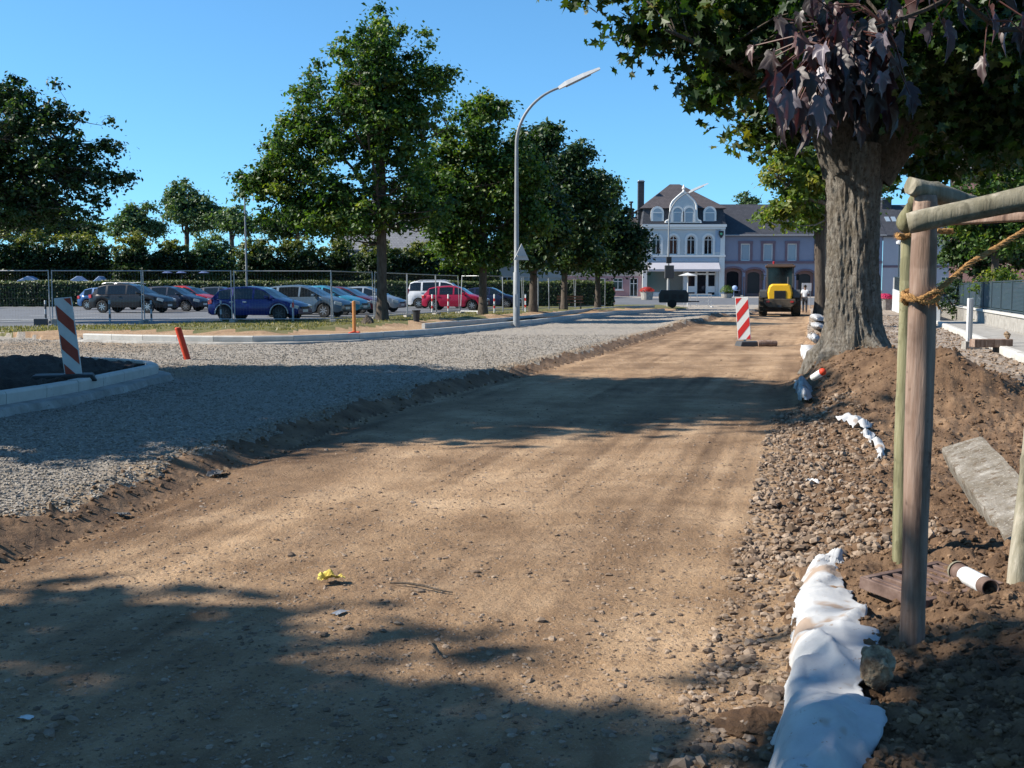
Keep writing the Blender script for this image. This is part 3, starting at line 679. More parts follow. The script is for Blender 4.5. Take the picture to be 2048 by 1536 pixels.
f = window_parts(wh, out, yy, op, M['glass'], M['trimwhite'], False, 0.09, 'shop_door')
d = MB()
for xx in (L(1391), L(1413)): d.bx(xx-0.14, xx+0.14, yy-0.09, yy-0.02, 0.1, zg-0.1)
d.bx(L(1375), L(1430), yy-0.085, yy-0.015, hz(548)-0.1, hz(548)+0.1); d.bx(L(1375), L(1391), yy-0.08, yy-0.016, hz(575)-0.55, hz(575)+0.15)
d.bx(L(1413), L(1430), yy-0.08, yy-0.016, hz(575)-0.55, hz(575)+0.15)
d.build('door_frame', M['trimwhite'], f)
for out, yy, op in panes[2:]: window_parts(wh, out, yy, op, M['glass'], M['trimwhite'], True, 0.09, 'arched_window')
t = MB()                       # window surrounds, pilasters, string courses and cornice
for c in xs4:
    w = (L(1388)-L(1371))/2; zt = hz(471); k = 12
    for r0, r1, yo in ((w+0.02, w+0.26, 0.10),):
        a = [(c-r0*math.cos(math.pi*i/k), zt-w+r0*math.sin(math.pi*i/k)) for i in range(k+1)]
        b_ = [(c-r1*math.cos(math.pi*i/k), zt-w+r1*math.sin(math.pi*i/k)) for i in range(k+1)]
        for i in range(k): t.prism([a[i], a[i+1], b_[i+1], b_[i]], -yo, -0.002)
    for sx in (-1, 1):
        t.bx(c+sx*(w+0.03), c+sx*(w+0.24), -0.13, -0.003, zs+0.05, zt-w-0.004)
        t.bx(c+sx*(w+0.0), c+sx*(w+0.28), -0.17, -0.004, zt-w-0.16, zt-w-0.005)
t.bx(-0.1, Wd+0.1, -0.22, -0.001, zs-0.22, zs+0.0)
t.bx(-0.15, Wd+0.15, -0.35, -0.001, ze-0.28, ze); t.bx(-0.05, Wd+0.05, -0.22, -0.002, ze-0.55, ze-0.282)
t.bx(-0.02, 0.5, -0.12, -0.003, 0.0, zs-0.222); t.bx(Wd-0.6, Wd+0.02, -0.12, -0.003, 0.0, zs-0.222)
t.bx(-0.02, 0.45, -0.1, -0.003, zs+0.001, ze-0.552); t.bx(Wd-0.5, Wd+0.02, -0.1, -0.003, zs+0.001, ze-0.552)
t.build('trim', M['trimwhite'], wh)
bp2 = MB()
for a, c in ((0.45, xs4[0]-0.85), ): pass
bp2.bx(0.46, xs4[0]-0.82, -0.012, -0.0015, zs+0.3, ze-0.56); bp2.bx(xs4[-1]+0.8, Wd-0.51, -0.012, -0.0015, zs+0.3, ze-0.56)
bp2.bx(0.55, Wd-0.65, -0.012, -0.0015, hz(521), zs-0.225)
bp2.build('blue_panel', M['bluerender'], wh)
aw = MB(); za, zb_ = hz(543), hz(523)
aw.add([(0.55, -0.003, zb_), (Wd-0.65, -0.003, zb_), (Wd-0.65, -1.1, za+0.25), (0.55, -1.1, za+0.25), (0.55, -1.1, za), (Wd-0.65, -1.1, za), (Wd-0.65, -0.003, za+0.5), (0.55, -0.003, za+0.5)],
       [(0, 1, 2, 3), (3, 2, 5, 4), (4, 5, 6, 7), (0, 3, 4, 7), (1, 6, 5, 2)]); aw.build('awning', M['lilacwhite'], wh)
ms = MB(); zm = hz(415); ins = 0.55      # mansard
B0 = [(-0.12, -0.12), (Wd+0.12, -0.12), (Wd+0.12, dp+.1), (-0.12, dp+.1)]; B1 = [(ins*.3, ins), (Wd-ins*.3, ins), (Wd-ins*.3, dp-ins), (ins*.3, dp-ins)]
vs = [(a, b, ze+0.002) for a, b in B0]+[(a, b, zm) for a, b in B1]
ms.add(vs, [(i, (i+1) % 4, (i+1) % 4+4, i+4) for i in range(4)]); ms.build('mansard', M['slate'], wh)
rf = MB(); zr = hz(361); e = 0.3
B2 = [(-e, ins-0.35), (Wd+e, ins-0.35), (Wd+e, dp+e), (-e, dp+e)]
xr0, xr1 = L(1347), L(1367); yr = dp*0.5
vs = [(a, b, zm-0.05) for a, b in B2]+[(xr0, yr-0.3, zr), (xr1, yr-.3, zr), (xr1, yr+.3, zr), (xr0, yr+.3, zr)]
rf.add(vs, [(i, (i+1) % 4, (i+1) % 4+4, i+4) for i in range(4)]+[(4, 5, 6, 7), (3, 2, 1, 0)]); rf.build('roof', M['rooftile'], wh)
for cpx in (1312, 1416):       # round topped dormers
    c = L(cpx); w = 0.75; z0_, z1_ = ze+0.12, hz(414)+0.1
    dm = MB(); k = 10; r_ = w
    prof = [(c-w, z0_)]+[(c-r_*math.cos(math.pi*i/k), z1_-r_+r_*math.sin(math.pi*i/k)) for i in range(k+1)]+[(c+w, z0_)]
    dm.prism(prof, 0.02, 1.1); dmo = dm.build('dormer', M['trimwhite'], wh)
    p = MB(); w2 = w*0.68; z0b = z0_+0.25
    p.prism([(c-w2, z0b)]+[(c-w2*math.cos(math.pi*i/k), z1_-r_+w2*math.sin(math.pi*i/k)) for i in range(k+1)]+[(c+w2, z0b)], 0.0, 0.03)
    p.build('pane', M['curtain'], dmo)
    q = MB(); q.bx(c-w2, c+w2, -0.03, -0.001, z1_-r_-0.04, z1_-r_+0.05); q.build('window_bar', M['trimwhite'], dmo)
gb = MB(); c = L(1363); hw = L(1398)-c      # bell gable
def gz(py): return hz(py)
half = [(1.0, 446), (0.98, 442), (0.82, 440), (0.76, 434), (0.74, 420), (0.72, 410), (0.62, 403), (0.45, 397), (0.26, 391), (0.10, 386), (0.0, 384)]
prof = [(c-hw*a, gz(b)) for a, b in half]+[(c+hw*a, gz(b)) for a, b in half[::-1][1:]]
gb.prism(prof, -0.18, 0.9); gbo = gb.build('gable', M['whitewall'], wh)
gt = MB()
for i in range(len(prof)-1):
    a = Vector((prof[i][0], -0.16, prof[i][1])); b_ = Vector((prof[i+1][0], -0.16, prof[i+1][1]))
    gt.tube([a, b_], 0.11, 6)
for sx in (-1, 1):
    cc = c+sx*L(1.0)*0+sx*(L(1374.5)-c); w = 0.52; z0_ = ze+0.3; z1_ = hz(416); k = 10
    for i in range(k):
        a0, a1 = math.pi*i/k, math.pi*(i+1)/k
        gt.prism([(cc-w*1.02*math.cos(a0), z1_-w+w*1.02*math.sin(a0)), (cc-w*1.02*math.cos(a1), z1_-w+w*1.02*math.sin(a1)), (cc-(w+.2)*math.cos(a1), z1_-w+(w+.2)*math.sin(a1)), (cc-(w+.2)*math.cos(a0), z1_-w+(w+.2)*math.sin(a0))], -0.27, -0.185)
    gt.bx(cc-w-0.2, cc-w-0.02, -0.27, -0.185, z0_, z1_-w-.003); gt.bx(cc+w+0.02, cc+w+0.2, -0.27, -0.184, z0_, z1_-w-.003)
gt.lathe([(0.0, hz(384)), (0.16, hz(383)), (0.1, hz(380)), (0.22, hz(377)), (0.12, hz(373)), (0.0, hz(369))], (c, -0.1, 0), 10)
gt.build('gable_trim', M['trimwhite'], gbo)
for sx in (-1, 1):
    cc = c+sx*(L(1374.5)-c); w = 0.5; z0_ = ze+0.3; z1_ = hz(416); k = 10
    p = MB(); p.prism([(cc-w, z0_)]+[(cc-w*math.cos(math.pi*i/k), z1_-w+w*math.sin(math.pi*i/k)) for i in range(k+1)]+[(cc+w, z0_)], -0.2, -0.182)
    po = p.build('gable_window', M['curtain'], gbo)
    q = MB(); q.bx(cc-w, cc+w, -0.235, -0.201, z1_-w-0.05, z1_-w+0.05); q.bx(cc-w, cc-w+.09, -0.235, -0.202, z0_, z1_-w-.06); q.bx(cc+w-.09, cc+w, -0.235, -0.202, z0_, z1_-w-.06)
    q.build('window_bar', M['trimwhite'], po)
ch = MB(); ch.bx(L(1278), L(1290), 2.2, 3.0, ze-0.5, hz(360)); ch.bx(L(1277.3), L(1290.7), 2.1, 3.1, hz(360), hz(358.5)); cho = ch.build('chimney', M['slate'], wh)
cc_ = MB(); cc_.bx(L(1278.5), L(1289.5), 2.25, 2.95, hz(358.4), hz(356)); cc_.build('chimney_cap', M['trimwhite'], cho)
em = MB(); k = 10; ex, ez = L(1438), hz(468)
em.prism([(ex-.28, ez+.35), (ex+.28, ez+.35), (ex+.28, ez-.1), (ex+.1, ez-.42), (ex, ez-.5), (ex-.1, ez-.42), (ex-.28, ez-.1)], -0.32, -0.24); eo = em.build('shield_sign', M['black'], wh)
e2 = MB(); e2.lathe([(0.14, -0.34), (0.14, -0.325)], (ex, 0, ez), 12, 'y'); e2.build('green_emblem', simple('emblem green', (0.08, 0.35, 0.2), .5), eo)
# ---- lilac house
x0 = hx(1446.5); Wd = hx(1762)-x0; L = lambda px: hx(px)-x0
lh = thing('shop_house', 'lilac shop house with mauve arcade and long slate roof, right of the white house', 'house', (x0, YH+0.4, ZB))
wb = MB(); panes = []; ze = hz(471); zb2 = hz(524); za = hz(536)
arc = [(L(c), 2.12, 0.0, za-0.1*i, 0.42) for i, c in enumerate((1466, 1508, 1556, 1610, 1655, 1705))]
facade(wb, panes, None, 0, Wd, 0, zb2, arc, 0.55)
na = len(panes)
facade(wb, panes, None, 0, Wd, zb2, ze, [(L(c), L(1498.5)-L(1480), hz(521.5), hz(487), 0) for c in (1489, 1534, 1582, 1640, 1700)], 0.12)
wb.add([(Wd, 0, 0), (Wd, 10, 0), (Wd, 10, ze), (Wd, 0, ze)], [(0, 1, 2, 3)]); wb.add([(0, 10, 0), (Wd, 10, 0), (Wd, 10, ze), (0, 10, ze)], [(0, 1, 2, 3)])
wb.build('wall', M['purplewall'], lh)
for i, (out, yy, op) in enumerate(panes[:na]):
    o_ = window_parts(lh, out, yy, op, M['black'] if i % 2 else M['glass'], M['arcade'], False, 0.35, 'arcade_window')
for out, yy, op in panes[na:]: window_parts(lh, out, yy, op, M['curtain'], M['trimwhite'], False, 0.1, 'window', M['mauve'])
t = MB()
for c in (1489, 1534, 1582, 1640, 1700):
    c = L(c); w = (L(1498.5)-L(1480))/2; zt = hz(487); zl = hz(521.5)
    t.bx(c-w-0.28, c-w-.002, -0.07, -0.002, zl-.1, zt); t.bx(c+w+.002, c+w+0.28, -0.07, -0.002, zl-.1, zt); t.bx(c-w-0.32, c+w+0.32, -0.1, -0.003, zt+.002, zt+0.3)
t.bx(0, Wd, -0.12, -0.002, zb2-0.15, zb2+0.12)
for cx, w, a_, b_, ar in arc:
    k = 12; rad = w/2; zc = b_-rad*ar
    p0 = [(cx-rad*math.cos(math.pi*i/k), zc+rad*ar*math.sin(math.pi*i/k)) for i in range(k+1)]
    p1 = [(cx-(rad+.2)*math.cos(math.pi*i/k), zc+(rad*ar+.22)*math.sin(math.pi*i/k)) for i in range(k+1)]
    for i in range(k): t.prism([p0[i], p0[i+1], p1[i+1], p1[i]], -0.05, -0.002)
t.build('trim', M['mauve'], lh)
ar_ = MB()
for i in range(len(arc)-1):
    a = arc[i][0]+arc[i][1]/2+.23; b_ = arc[i+1][0]-arc[i+1][1]/2-.23
    ar_ = MB(); ar_.bx(a, b_, -0.06, -0.001, 0, za-1.0); ar_.build('arcade_pier', M['arcade'], lh)
rf = MB(); zr = hz(404)
rf.add([(-0.0, -0.4, ze-0.05), (Wd+.3, -0.4, ze-0.05), (Wd+.3, 5, zr), (0, 5, zr), (0, 10.4, ze-.05), (Wd+.3, 10.4, ze-.05), (0, -.4, ze+.1), (Wd+.3, -.4, ze+.1), (0, 5, zr+.15), (Wd+.3, 5, zr+.15), (0, 10.4, ze+.1), (Wd+.3, 10.4, ze+.1)],
       [(0, 1, 2, 3), (3, 2, 5, 4), (6, 7, 9, 8), (8, 9, 11, 10), (0, 1, 7, 6), (4, 5, 11, 10), (1, 2, 5, 11, 9, 7), (0, 6, 8, 10, 4, 3)])
rf.build('roof', M['slate'], lh)
gu = MB(); gu.tube([(0, -0.46, ze+0.02), (Wd+.3, -0.46, ze+0.02)], 0.07, 8); gu.build('gutter', M['galv'], lh)
# ---- pale house further right
x0 = hx(1763); Wd = 9.5; L = lambda px: hx(px)-x0
rh = thing('terraced_house', 'pale lilac house with dark roof, skylight and chimney seen between big trunk and wooden posts', 'house', (x0, YH+0.4, ZB))
wb = MB(); panes = []; ze = hz(473)
facade(wb, panes, None, 0, Wd, 0, hz(530), [(5.2, 1.0, 0.0, 2.2, 0), (7.4, 1.1, 0.9, 2.3, 0)], 0.12)
facade(wb, panes, None, 0, Wd, hz(530), ze, [(5.2, 1.0, hz(522), hz(490), 0), (7.6, 1.0, hz(522), hz(490), 0)], 0.12)
wb.add([(Wd, 0, 0), (Wd, 10, 0), (Wd, 10, ze), (Wd, 5, hz(405)), (Wd, 0, ze)], [(0, 1, 2, 3, 4)])
wb.build('wall', M['lilacwhite'], rh)
for out, yy, op in panes: window_parts(rh, out, yy, op, M['glass'], M['trimwhite'], True, 0.08, 'window', M['trimwhite'])
rf = MB(); zr = hz(405)
rf.add([(0, -0.4, ze), (Wd+.2, -0.4, ze), (Wd+.2, 5, zr), (0, 5, zr), (0, 10.4, ze), (Wd+.2, 10.4, ze), (0, -.4, ze+.15), (Wd+.2, -.4, ze+.15), (0, 5, zr+.15), (Wd+.2, 5, zr+.15), (0, 10.4, ze+.15), (Wd+.2, 10.4, ze+.15)],
       [(0, 1, 2, 3), (3, 2, 5, 4), (6, 7, 9, 8), (8, 9, 11, 10), (0, 1, 7, 6), (4, 5, 11, 10), (1, 2, 5, 11, 9, 7), (0, 6, 8, 10, 4, 3)])
ro = rf.build('roof', M['slate'], rh)
c = L(1793); cb = MB(); cb.bx(c-0.55, c+0.55, 4.2, 5.0, zr-0.9, zr+0.75); cb.build('chimney', M['slate'], ro)
cb = MB(); cb.bx(c-0.75, c+0.75, 4.0, 5.2, zr+.85, zr+0.92); cb.build('chimney_cap', M['trimwhite'], ro)
sk_ = MB(); 
for q in (0, 1): 
    xx = L(1784)+q*0.75; yk = 2.35; zk = ze+.15+(yk+.4)/5.4*(zr-ze); sk_.box((xx, yk, zk+0.03), (0.5, 1.0, 0.06), rx=math.atan2(zr-ze, 5.4))
sk_.build('skylight', M['curtain'], ro)
tr = MB(); tr.bx(0.0, Wd, -0.05, -.002, hz(535), hz(530)-.02); tr.build('trim', M['mauve'], rh)
# ---- low pink house left, partly behind the trees
x0 = hx(1040); Wd = hx(1283.5)-x0; L = lambda px: hx(px)-x0
ph = thing('terraced_house', 'low pink and cream house with brown door left of the white town house', 'house', (x0, YH+0.5, ZB))
wb = MB(); panes = []; ze = hz(466); zm_ = hz(552)
facade(wb, panes, None, 0, Wd, 0, zm_, [(L(1267.5), 0.95, 0.0, hz(556), 0), (L(1236), 1.1, 0.8, hz(556), 0), (L(1200), 1.1, 0.8, hz(556), 0), (L(1120), 1.2, 0.8, hz(556), 0)], 0.15)
wb.build('ground_floor_wall', M['pinkwall'], ph); npn = len(panes)
wb = MB(); facade(wb, panes, None, 0, Wd, zm_, ze, [(L(c), 1.1, hz(520), hz(488), 0) for c in (1090, 1140, 1200, 1250)], 0.15)
wb.add([(Wd, 0, 0), (Wd, 9, 0), (Wd, 9, ze), (Wd, 0, ze)], [(0, 1, 2, 3)]); wb.build('wall', M['creamwall'], ph)
window_parts(ph, *panes[0], M['woodbrown'], M['woodbrown'], False, 0.12, 'door')
for q in panes[1:]: window_parts(ph, *q, M['glass'], M['trimwhite'], True, 0.08, 'window', M['trimwhite'])
rf = MB(); zr = hz(428)
rf.add([(-.2, -0.4, ze), (Wd-.05, -0.4, ze), (Wd-.05, 4.5, zr), (-.2, 4.5, zr), (-.2, 9.4, ze), (Wd-.05, 9.4, ze)], [(0, 1, 2, 3), (3, 2, 5, 4), (0, 3, 4), (1, 5, 2), (0, 4, 5, 1)])
ro = rf.build('roof', M['rooftile'], ph)
c = L(1269); cb = MB(); cb.bx(c-.35, c+.3, 4, 4.8, zr-1, hz(411)); cb.build('chimney', M['slate'], ro)
cb = MB(); cb.tube([(c, 4.4, hz(411)), (c, 4.4, hz(399))], 0.12, 8); cb.tube([(c, 4.4, hz(399)), (c, 4.4, hz(396))], 0.25, 8); cb.build('chimney_pot', M['black'], ro)
# ---- pale building behind the car park hedge
def plain_house(name, label, X0, Y, wd, dp, he, hr, wallm, roofm, wins, doors=(), zb=None):
    zb = h1(X0, Y, False) if zb is None else zb
    o = thing(name, label, 'house', (X0, Y, zb)); b = MB(); pn = []
    facade(b, pn, None, 0, wd, 0, he, [(a, w, z0, z1, 0) for a, w, z0, z1 in wins], 0.12)
    b.add([(0, 0, 0), (0, dp, 0), (0, dp, he), (0, dp/2, hr), (0, 0, he)], [(0, 1, 2, 3, 4)]); b.add([(wd, 0, 0), (wd, dp, 0), (wd, dp, he), (wd, dp/2, hr), (wd, 0, he)], [(0, 1, 2, 3, 4)])
    b.add([(0, dp, 0), (wd, dp, 0), (wd, dp, he), (0, dp, he)], [(0, 1, 2, 3)])
    b.build('wall', wallm, o)
    for q in pn: window_parts(o, *q, M['glass'], M['trimwhite'], True, 0.07, 'window', M['trimwhite'])
    r = MB(); e = .4; rise = (hr-he)/(dp/2)
    for y0, y1, s in ((-e, dp/2, 1), (dp+e, dp/2, -1)):
        za, zb_ = he-e*rise+.02, hr+.02
        r.add([(-e, y0, za), (wd+e, y0, za), (wd+e, y1, zb_), (-e, y1, zb_), (-e, y0, za+.18), (wd+e, y0, za+.18), (wd+e, y1, zb_+.18), (-e, y1, zb_+.18)], [(0, 1, 2, 3), (4, 5, 6, 7), (0, 1, 5, 4), (1, 2, 6, 5), (0, 3, 7, 4), (2, 3, 7, 6)])
    r.build('roof', roofm, o); return o
Yb = 104.0
X0 = (676-1024)/F*Yb
plain_house('detached_house', 'pale house with grey roof glimpsed behind the trees behind the car park', X0, Yb, 12.5, 10, 5.0, 9.8, M['lilacwhite'], M['roofgrey'],
            [(1.6, 1.1, 0.9, 2.3), (4.2, 1.1, 0.9, 2.3), (7.2, 1.1, 0.9, 2.3), (10, 1.1, 0.9, 2.3), (2.5, 1.1, 3.3, 4.5), (6, 1.1, 3.3, 4.5), (9.5, 1.1, 3.3, 4.5)])
plain_house('garden_house', 'low cream building with brown roof behind hedge near the street lamp', (985-1024)/F*110, 110, 7.5, 8, 3.6, 5.6, M['creamwall'], M['rooftile'], [(1.5, 1.0, 0.9, 2.2), (4.2, 1.0, 0.9, 2.2)])
# ---- grey roofed house at the right, behind the trees
Yr = 62.0; X0 = (1893-1024)/F*Yr
o = plain_house('apartment_house', 'tall brown walled house with grey roof high behind the trees on the right edge', X0, Yr, 14, 11, D(0, 332, Yr).z, D(0, 262, Yr).z+1.3, M['arcade'], M['roofgrey'],
                [(2.0, 1.2, 4.2, 5.8), (5.0, 1.2, 4.2, 5.8), (8.0, 1.2, 4.2, 5.8), (2.0, 1.2, 1.0, 2.4), (5.0, 1.2, 1.0, 2.4)], zb=0.0); o.rotation_euler[2] = R(-23.5)
# ================================================================== TREES
def leaf_mesh(name, C, N, size, mat, parent, shape='quad', var=None, rg=rng, droop=0.0):
    """C centres (n,3), N normals (n,3), size (n)"""
    n = len(C); t = rg.normal(0, 1, (n, 3)); t -= (t*N).sum(1)[:, None]*N
    t /= np.linalg.norm(t, axis=1)[:, None]+1e-9
    if droop > 0:
        t[:, 2] -= droop; t -= (t*N).sum(1)[:, None]*N; t /= np.linalg.norm(t, axis=1)[:, None]+1e-9
    b = np.cross(N, t)
    if shape == 'quad':
        pr = np.array([(0, -1, 0), (0.62, -0.1, .12), (0, 1, 0), (-0.62, -0.1, .12)])*0.55
        F_ = np.array([(0, 1, 2, 3)])
    elif shape == 'star':      # five lobed leaf, two folded halves
        pr = np.array([(0, -0.9, 0), (0.30, -0.55, .05), (0.85, -0.5, .12), (0.5, -0.12, .08), (1.0, 0.38, .15), (0.38, 0.3, .06), (0, 1.05, -.05),
                       (-0.38, 0.3, .06), (-1.0, 0.38, .15), (-0.5, -0.12, .08), (-0.85, -0.5, .12), (-0.30, -0.55, .05)])*0.52
        F_ = np.array([(0, 1, 3, 0), (1, 2, 3, 1), (0, 3, 5, 6), (3, 4, 5, 3), (0, 6, 7, 9), (7, 8, 9, 7), (0, 9, 11, 0), (9, 10, 11, 9)])
    K = len(pr)
    V = C[:, None]+(pr[None, :, 0, None]*b[:, None]+pr[None, :, 1, None]*t[:, None]+pr[None, :, 2, None]*N[:, None])*size[:, None, None]
    V = V.reshape(-1, 3)
    if shape == 'quad': Fa = (F_[None]+np.arange(n)[:, None, None]*K).reshape(-1, 4)
    else:
        T = np.array([(0, 1, 3), (1, 2, 3), (0, 3, 5), (3, 4, 5), (0, 5, 6), (0, 6, 7), (0, 7, 9), (7, 8, 9), (0, 9, 11), (9, 10, 11)])
        Fa = (T[None]+np.arange(n)[:, None, None]*K).reshape(-1, 3)
    v = rg.random(n) if var is None else var
    return npmesh(name, V, Fa, mat, parent, attr=np.repeat(np.clip(v, 0, 1), K))
def crown(lobes, nclump, per, cr, leaf, mat, parent, seed=1, shape='quad', name='crown', flat=0.6, vbias=None, surf=0.45, upb=0.6, keep=None, droop=0.0):
    """leaf clumps spread through ellipsoid lobes; returns clump centres"""
    rg = np.random.default_rng(seed); lob = np.array(lobes, float)
    w = (lob[:, 3]*lob[:, 4]*lob[:, 5])**0.8; w /= w.sum(); k = rg.choice(len(lob), nclump, p=w)
    d = rg.normal(0, 1, (nclump, 3)); d /= np.linalg.norm(d, axis=1)[:, None]
    rr = rg.random(nclump)**surf
    C = lob[k, :3]+d*lob[k, 3:6]*rr[:, None]
    if keep is not None: m = keep(C); C = C[m]; d = d[m]
    n = len(C); crr = cr*rg.uniform(0.6, 1.3, n)
    npc = np.maximum(4, (per*(crr/cr)**2*rg.uniform(0.6, 1.3, n))).astype(int)
    ci = np.repeat(np.arange(n), npc); m = len(ci)
    q = rg.normal(0, 1, (m, 3)); q /= np.linalg.norm(q, axis=1)[:, None]
    rad = np.minimum(np.abs(rg.normal(0, .6, m)), 1.0 if shape == 'star' else 1.35)
    off = q*rad[:, None]*crr[ci][:, None]*np.array([1, 1, flat])
    # clumps hang outward like twigs
    pos = C[ci]+off; pos[:, 2] -= 0.25*(off[:, 0]**2+off[:, 1]**2)/crr[ci]
    N = q*0.7+rg.normal(0, 0.7, (m, 3)); N[:, 2] += upb; N /= np.linalg.norm(N, axis=1)[:, None]
    cv = rg.normal(0, 0.16, n)
    var = 0.45+cv[ci]+rg.normal(0, 0.16, m)
    if vbias is not None: var = var+vbias(pos)
    sz = leaf*rg.uniform(0.6, 1.25, m)
    leaf_mesh(name, pos, N, sz, mat, parent, shape, var, rg, droop)
    return C
def bend(a, b, sag, n=5, wob=0.0):
    a = Vector(a); b = Vector(b); out = []
    for i in range(n+1):
        t = i/n; p = a.lerp(b, t); p.z += sag*math.sin(math.pi*t); 
        if 0 < i < n: p += Vector((random.uniform(-wob, wob), random.uniform(-wob, wob), random.uniform(-wob, wob)))
        out.append(p)
    return out
def trunk_mesh(root, height, r0, fork, C, lobes, mat, seed=1, nl=7, lean=(0, 0), twig=0.018, limbr=0.45):
    rs = random.Random(seed); b = MB(); st = random.getstate(); random.seed(seed)
    top = Vector((lean[0], lean[1], height*0.86))
    n = 14; pts = []; rad = []
    for i in range(n+1):
        t = i/n; z = t*height*0.86
        pts.append(Vector((lean[0]*t**1.3+math.sin(t*6+seed)*0.03*height*.2*t, lean[1]*t**1.3+math.cos(t*5+seed)*0.02*height*.2*t, z)))
        rad.append(r0*(1+0.55*math.exp(-z/(r0*1.6)))*max(0.10, (1-0.85*max(0, z-fork)/(height*.86-fork+1e-6))) if z > fork else r0*(1+0.55*math.exp(-z/(r0*1.6)))*(1-0.12*z/fork))
    pts[0].z = -0.25
    b.tube(pts, rad, 12, jit=0.05)
    limbs = [list(zip(pts[int(n*fork/height/.86*0.9):], rad[int(n*fork/height/.86*0.9):]))]
    lob = np.array(lobes, float)
    for i in range(nl):
        a = i*2.399+seed; z0 = fork+(height*0.45)*(i/nl)*0.8
        k = min(range(len(pts)), key=lambda j: abs(pts[j].z-z0)); s = pts[k]
        # aim at a lobe's outer part
        j = rs.randrange(len(lob)); l = lob[j]
        e = Vector((l[0]+math.cos(a)*l[3]*0.7, l[1]+math.sin(a)*l[4]*0.7, max(s.z+0.8, l[2]+rs.uniform(-.2, .5)*l[5])))
        lp = bend(s, e, -0.1*(e-s).length+0.05, 6, 0.06*(e-s).length*0.4)
        lr = [rad[k]*limbr*(1-0.8*t/6)+0.01 for t in range(7)]
        b.tube(lp, lr, 7, jit=0.06); limbs.append(list(zip(lp, lr)))
    nodes = [q for l in limbs for q in l]
    P_ = np.array([[*p] for p, r in nodes])
    for c in C:
        d = np.linalg.norm(P_-c, axis=1)+np.maximum(0, P_[:, 2]-c[2])*0.8
        j = int(d.argmin()); s = nodes[j][0]; r = min(nodes[j][1]*0.6, twig*2.2)
        L_ = (Vector(c)-s).length
        b.tube(bend(s, c, -0.08*L_, 3, 0.07*L_), [r, r*.75, r*.5, twig*.25], 4, caps=False)
    random.setstate(st)
    return b.build('trunk', mat, root, auto=True)
def tree(name, label, loc, height, lobes, nclump, per, cr, leaf, r0, fork, lm, bm_, seed, group=None, nl=7, lean=(0, 0), shape='quad', cat='tree', sub=None, **kw):
    o = thing(name, label, cat, loc, 0, group)
    C = crown(lobes, nclump, per, cr, leaf, lm, o, seed, shape, **kw)
    trunk_mesh(o, height, r0, fork, C if sub is None else C[:sub], lobes, bm_, seed, nl, lean)
    return o
def L2(Y, pts, zb, ry=1.0):
    """lobes from photo extents (cx,cy,rx,ry px) at depth Y relative to ground zb; returns (lobes relative to x of base)"""
    k = Y/F; out = []
    for cx, cy, rx, rz in pts: p = D(cx, cy, Y); out.append([p.x, 0, p.z-zb, rx*k, rx*k*ry, rz*k])
    return out
def ptree(name, label, bpx, Y, pts, nclump, per, cr, leaf, r0, forkpx, lm, bm_, seed, ry=0.9, **kw):
    X = (bpx-1024)/F*Y; zb = h1(X, Y, False); lb = L2(Y, pts, zb, ry)
    for l in lb: l[0] -= X
    top = max(l[2]+l[5] for l in lb); fork = D(0, forkpx, Y).z-zb
    return tree(name, label, (X, Y, zb), top, lb, nclump, per, cr, leaf, r0, fork, lm, bm_, seed, **kw)
# maples on the verge, nearest first
gM = 'maples in a row on the verge by the car park'
ptree('maple_tree', 'tallest spreading maple on the verge beside the blue hatchback and orange peg', 765, 44,
      [(760, 110, 105, 95), (700, 200, 120, 90), (820, 190, 85, 90), (610, 300, 100, 75), (560, 375, 85, 50), (680, 400, 130, 60), (800, 320, 70, 100), (740, 260, 110, 80), (600, 430, 80, 35), (870, 150, 45, 45), (520, 360, 45, 35), (700, 440, 110, 35), (840, 420, 80, 60), (520, 430, 30, 20)],
      560, 150, 0.60, 0.17, 0.21, 440, M['leaf_green'], M['bark2'], 11, group=gM, nl=10, surf=0.5)
ptree('maple_tree', 'second maple on the verge, left of the tall street lamp', 966, 50, [(960, 280, 75, 85), (930, 380, 90, 75), (1000, 380, 80, 80), (900, 450, 60, 40), (1010, 460, 60, 40), (975, 215, 45, 40), (930, 500, 70, 35), (1000, 500, 60, 35), (870, 380, 60, 80), (880, 300, 40, 40), (1040, 330, 45, 60), (1050, 420, 50, 60)],
      520, 120, 0.62, 0.19, 0.19, 470, M['leaf_green'], M['bark2'], 12, group=gM)
ptree('maple_tree', 'third maple on the verge, just behind the tall street lamp', 1066, 56, [(1070, 310, 50, 65), (1060, 400, 60, 70), (1090, 440, 60, 60), (1060, 500, 60, 35), (1090, 270, 35, 30)],
      300, 90, 0.65, 0.26, 0.2, 480, M['leaf_dark'], M['bark2'], 13, group=gM)
ptree('maple_tree', 'fourth maple on the verge, darkest of the row and right of the tall street lamp', 1128, 62, [(1130, 370, 60, 75), (1160, 430, 60, 60), (1110, 470, 60, 45), (1150, 320, 40, 40), (1140, 505, 70, 38), (1190, 380, 40, 40)],
      420, 100, 0.72, 0.22, 0.18, 490, M['leaf_dark'], M['bark2'], 14, group=gM)
ptree('maple_tree', 'fifth maple at the far end of the verge, in front of the pink house', 1195, 70, [(1195, 400, 55, 65), (1190, 470, 70, 55), (1250, 490, 50, 35), (1230, 450, 45, 45), (1200, 515, 75, 32), (1250, 520, 48, 24), (1150, 500, 50, 40), (1270, 480, 30, 30)],
      420, 100, 0.78, 0.24, 0.18, 500, M['leaf_dark'], M['bark2'], 15, group=gM)
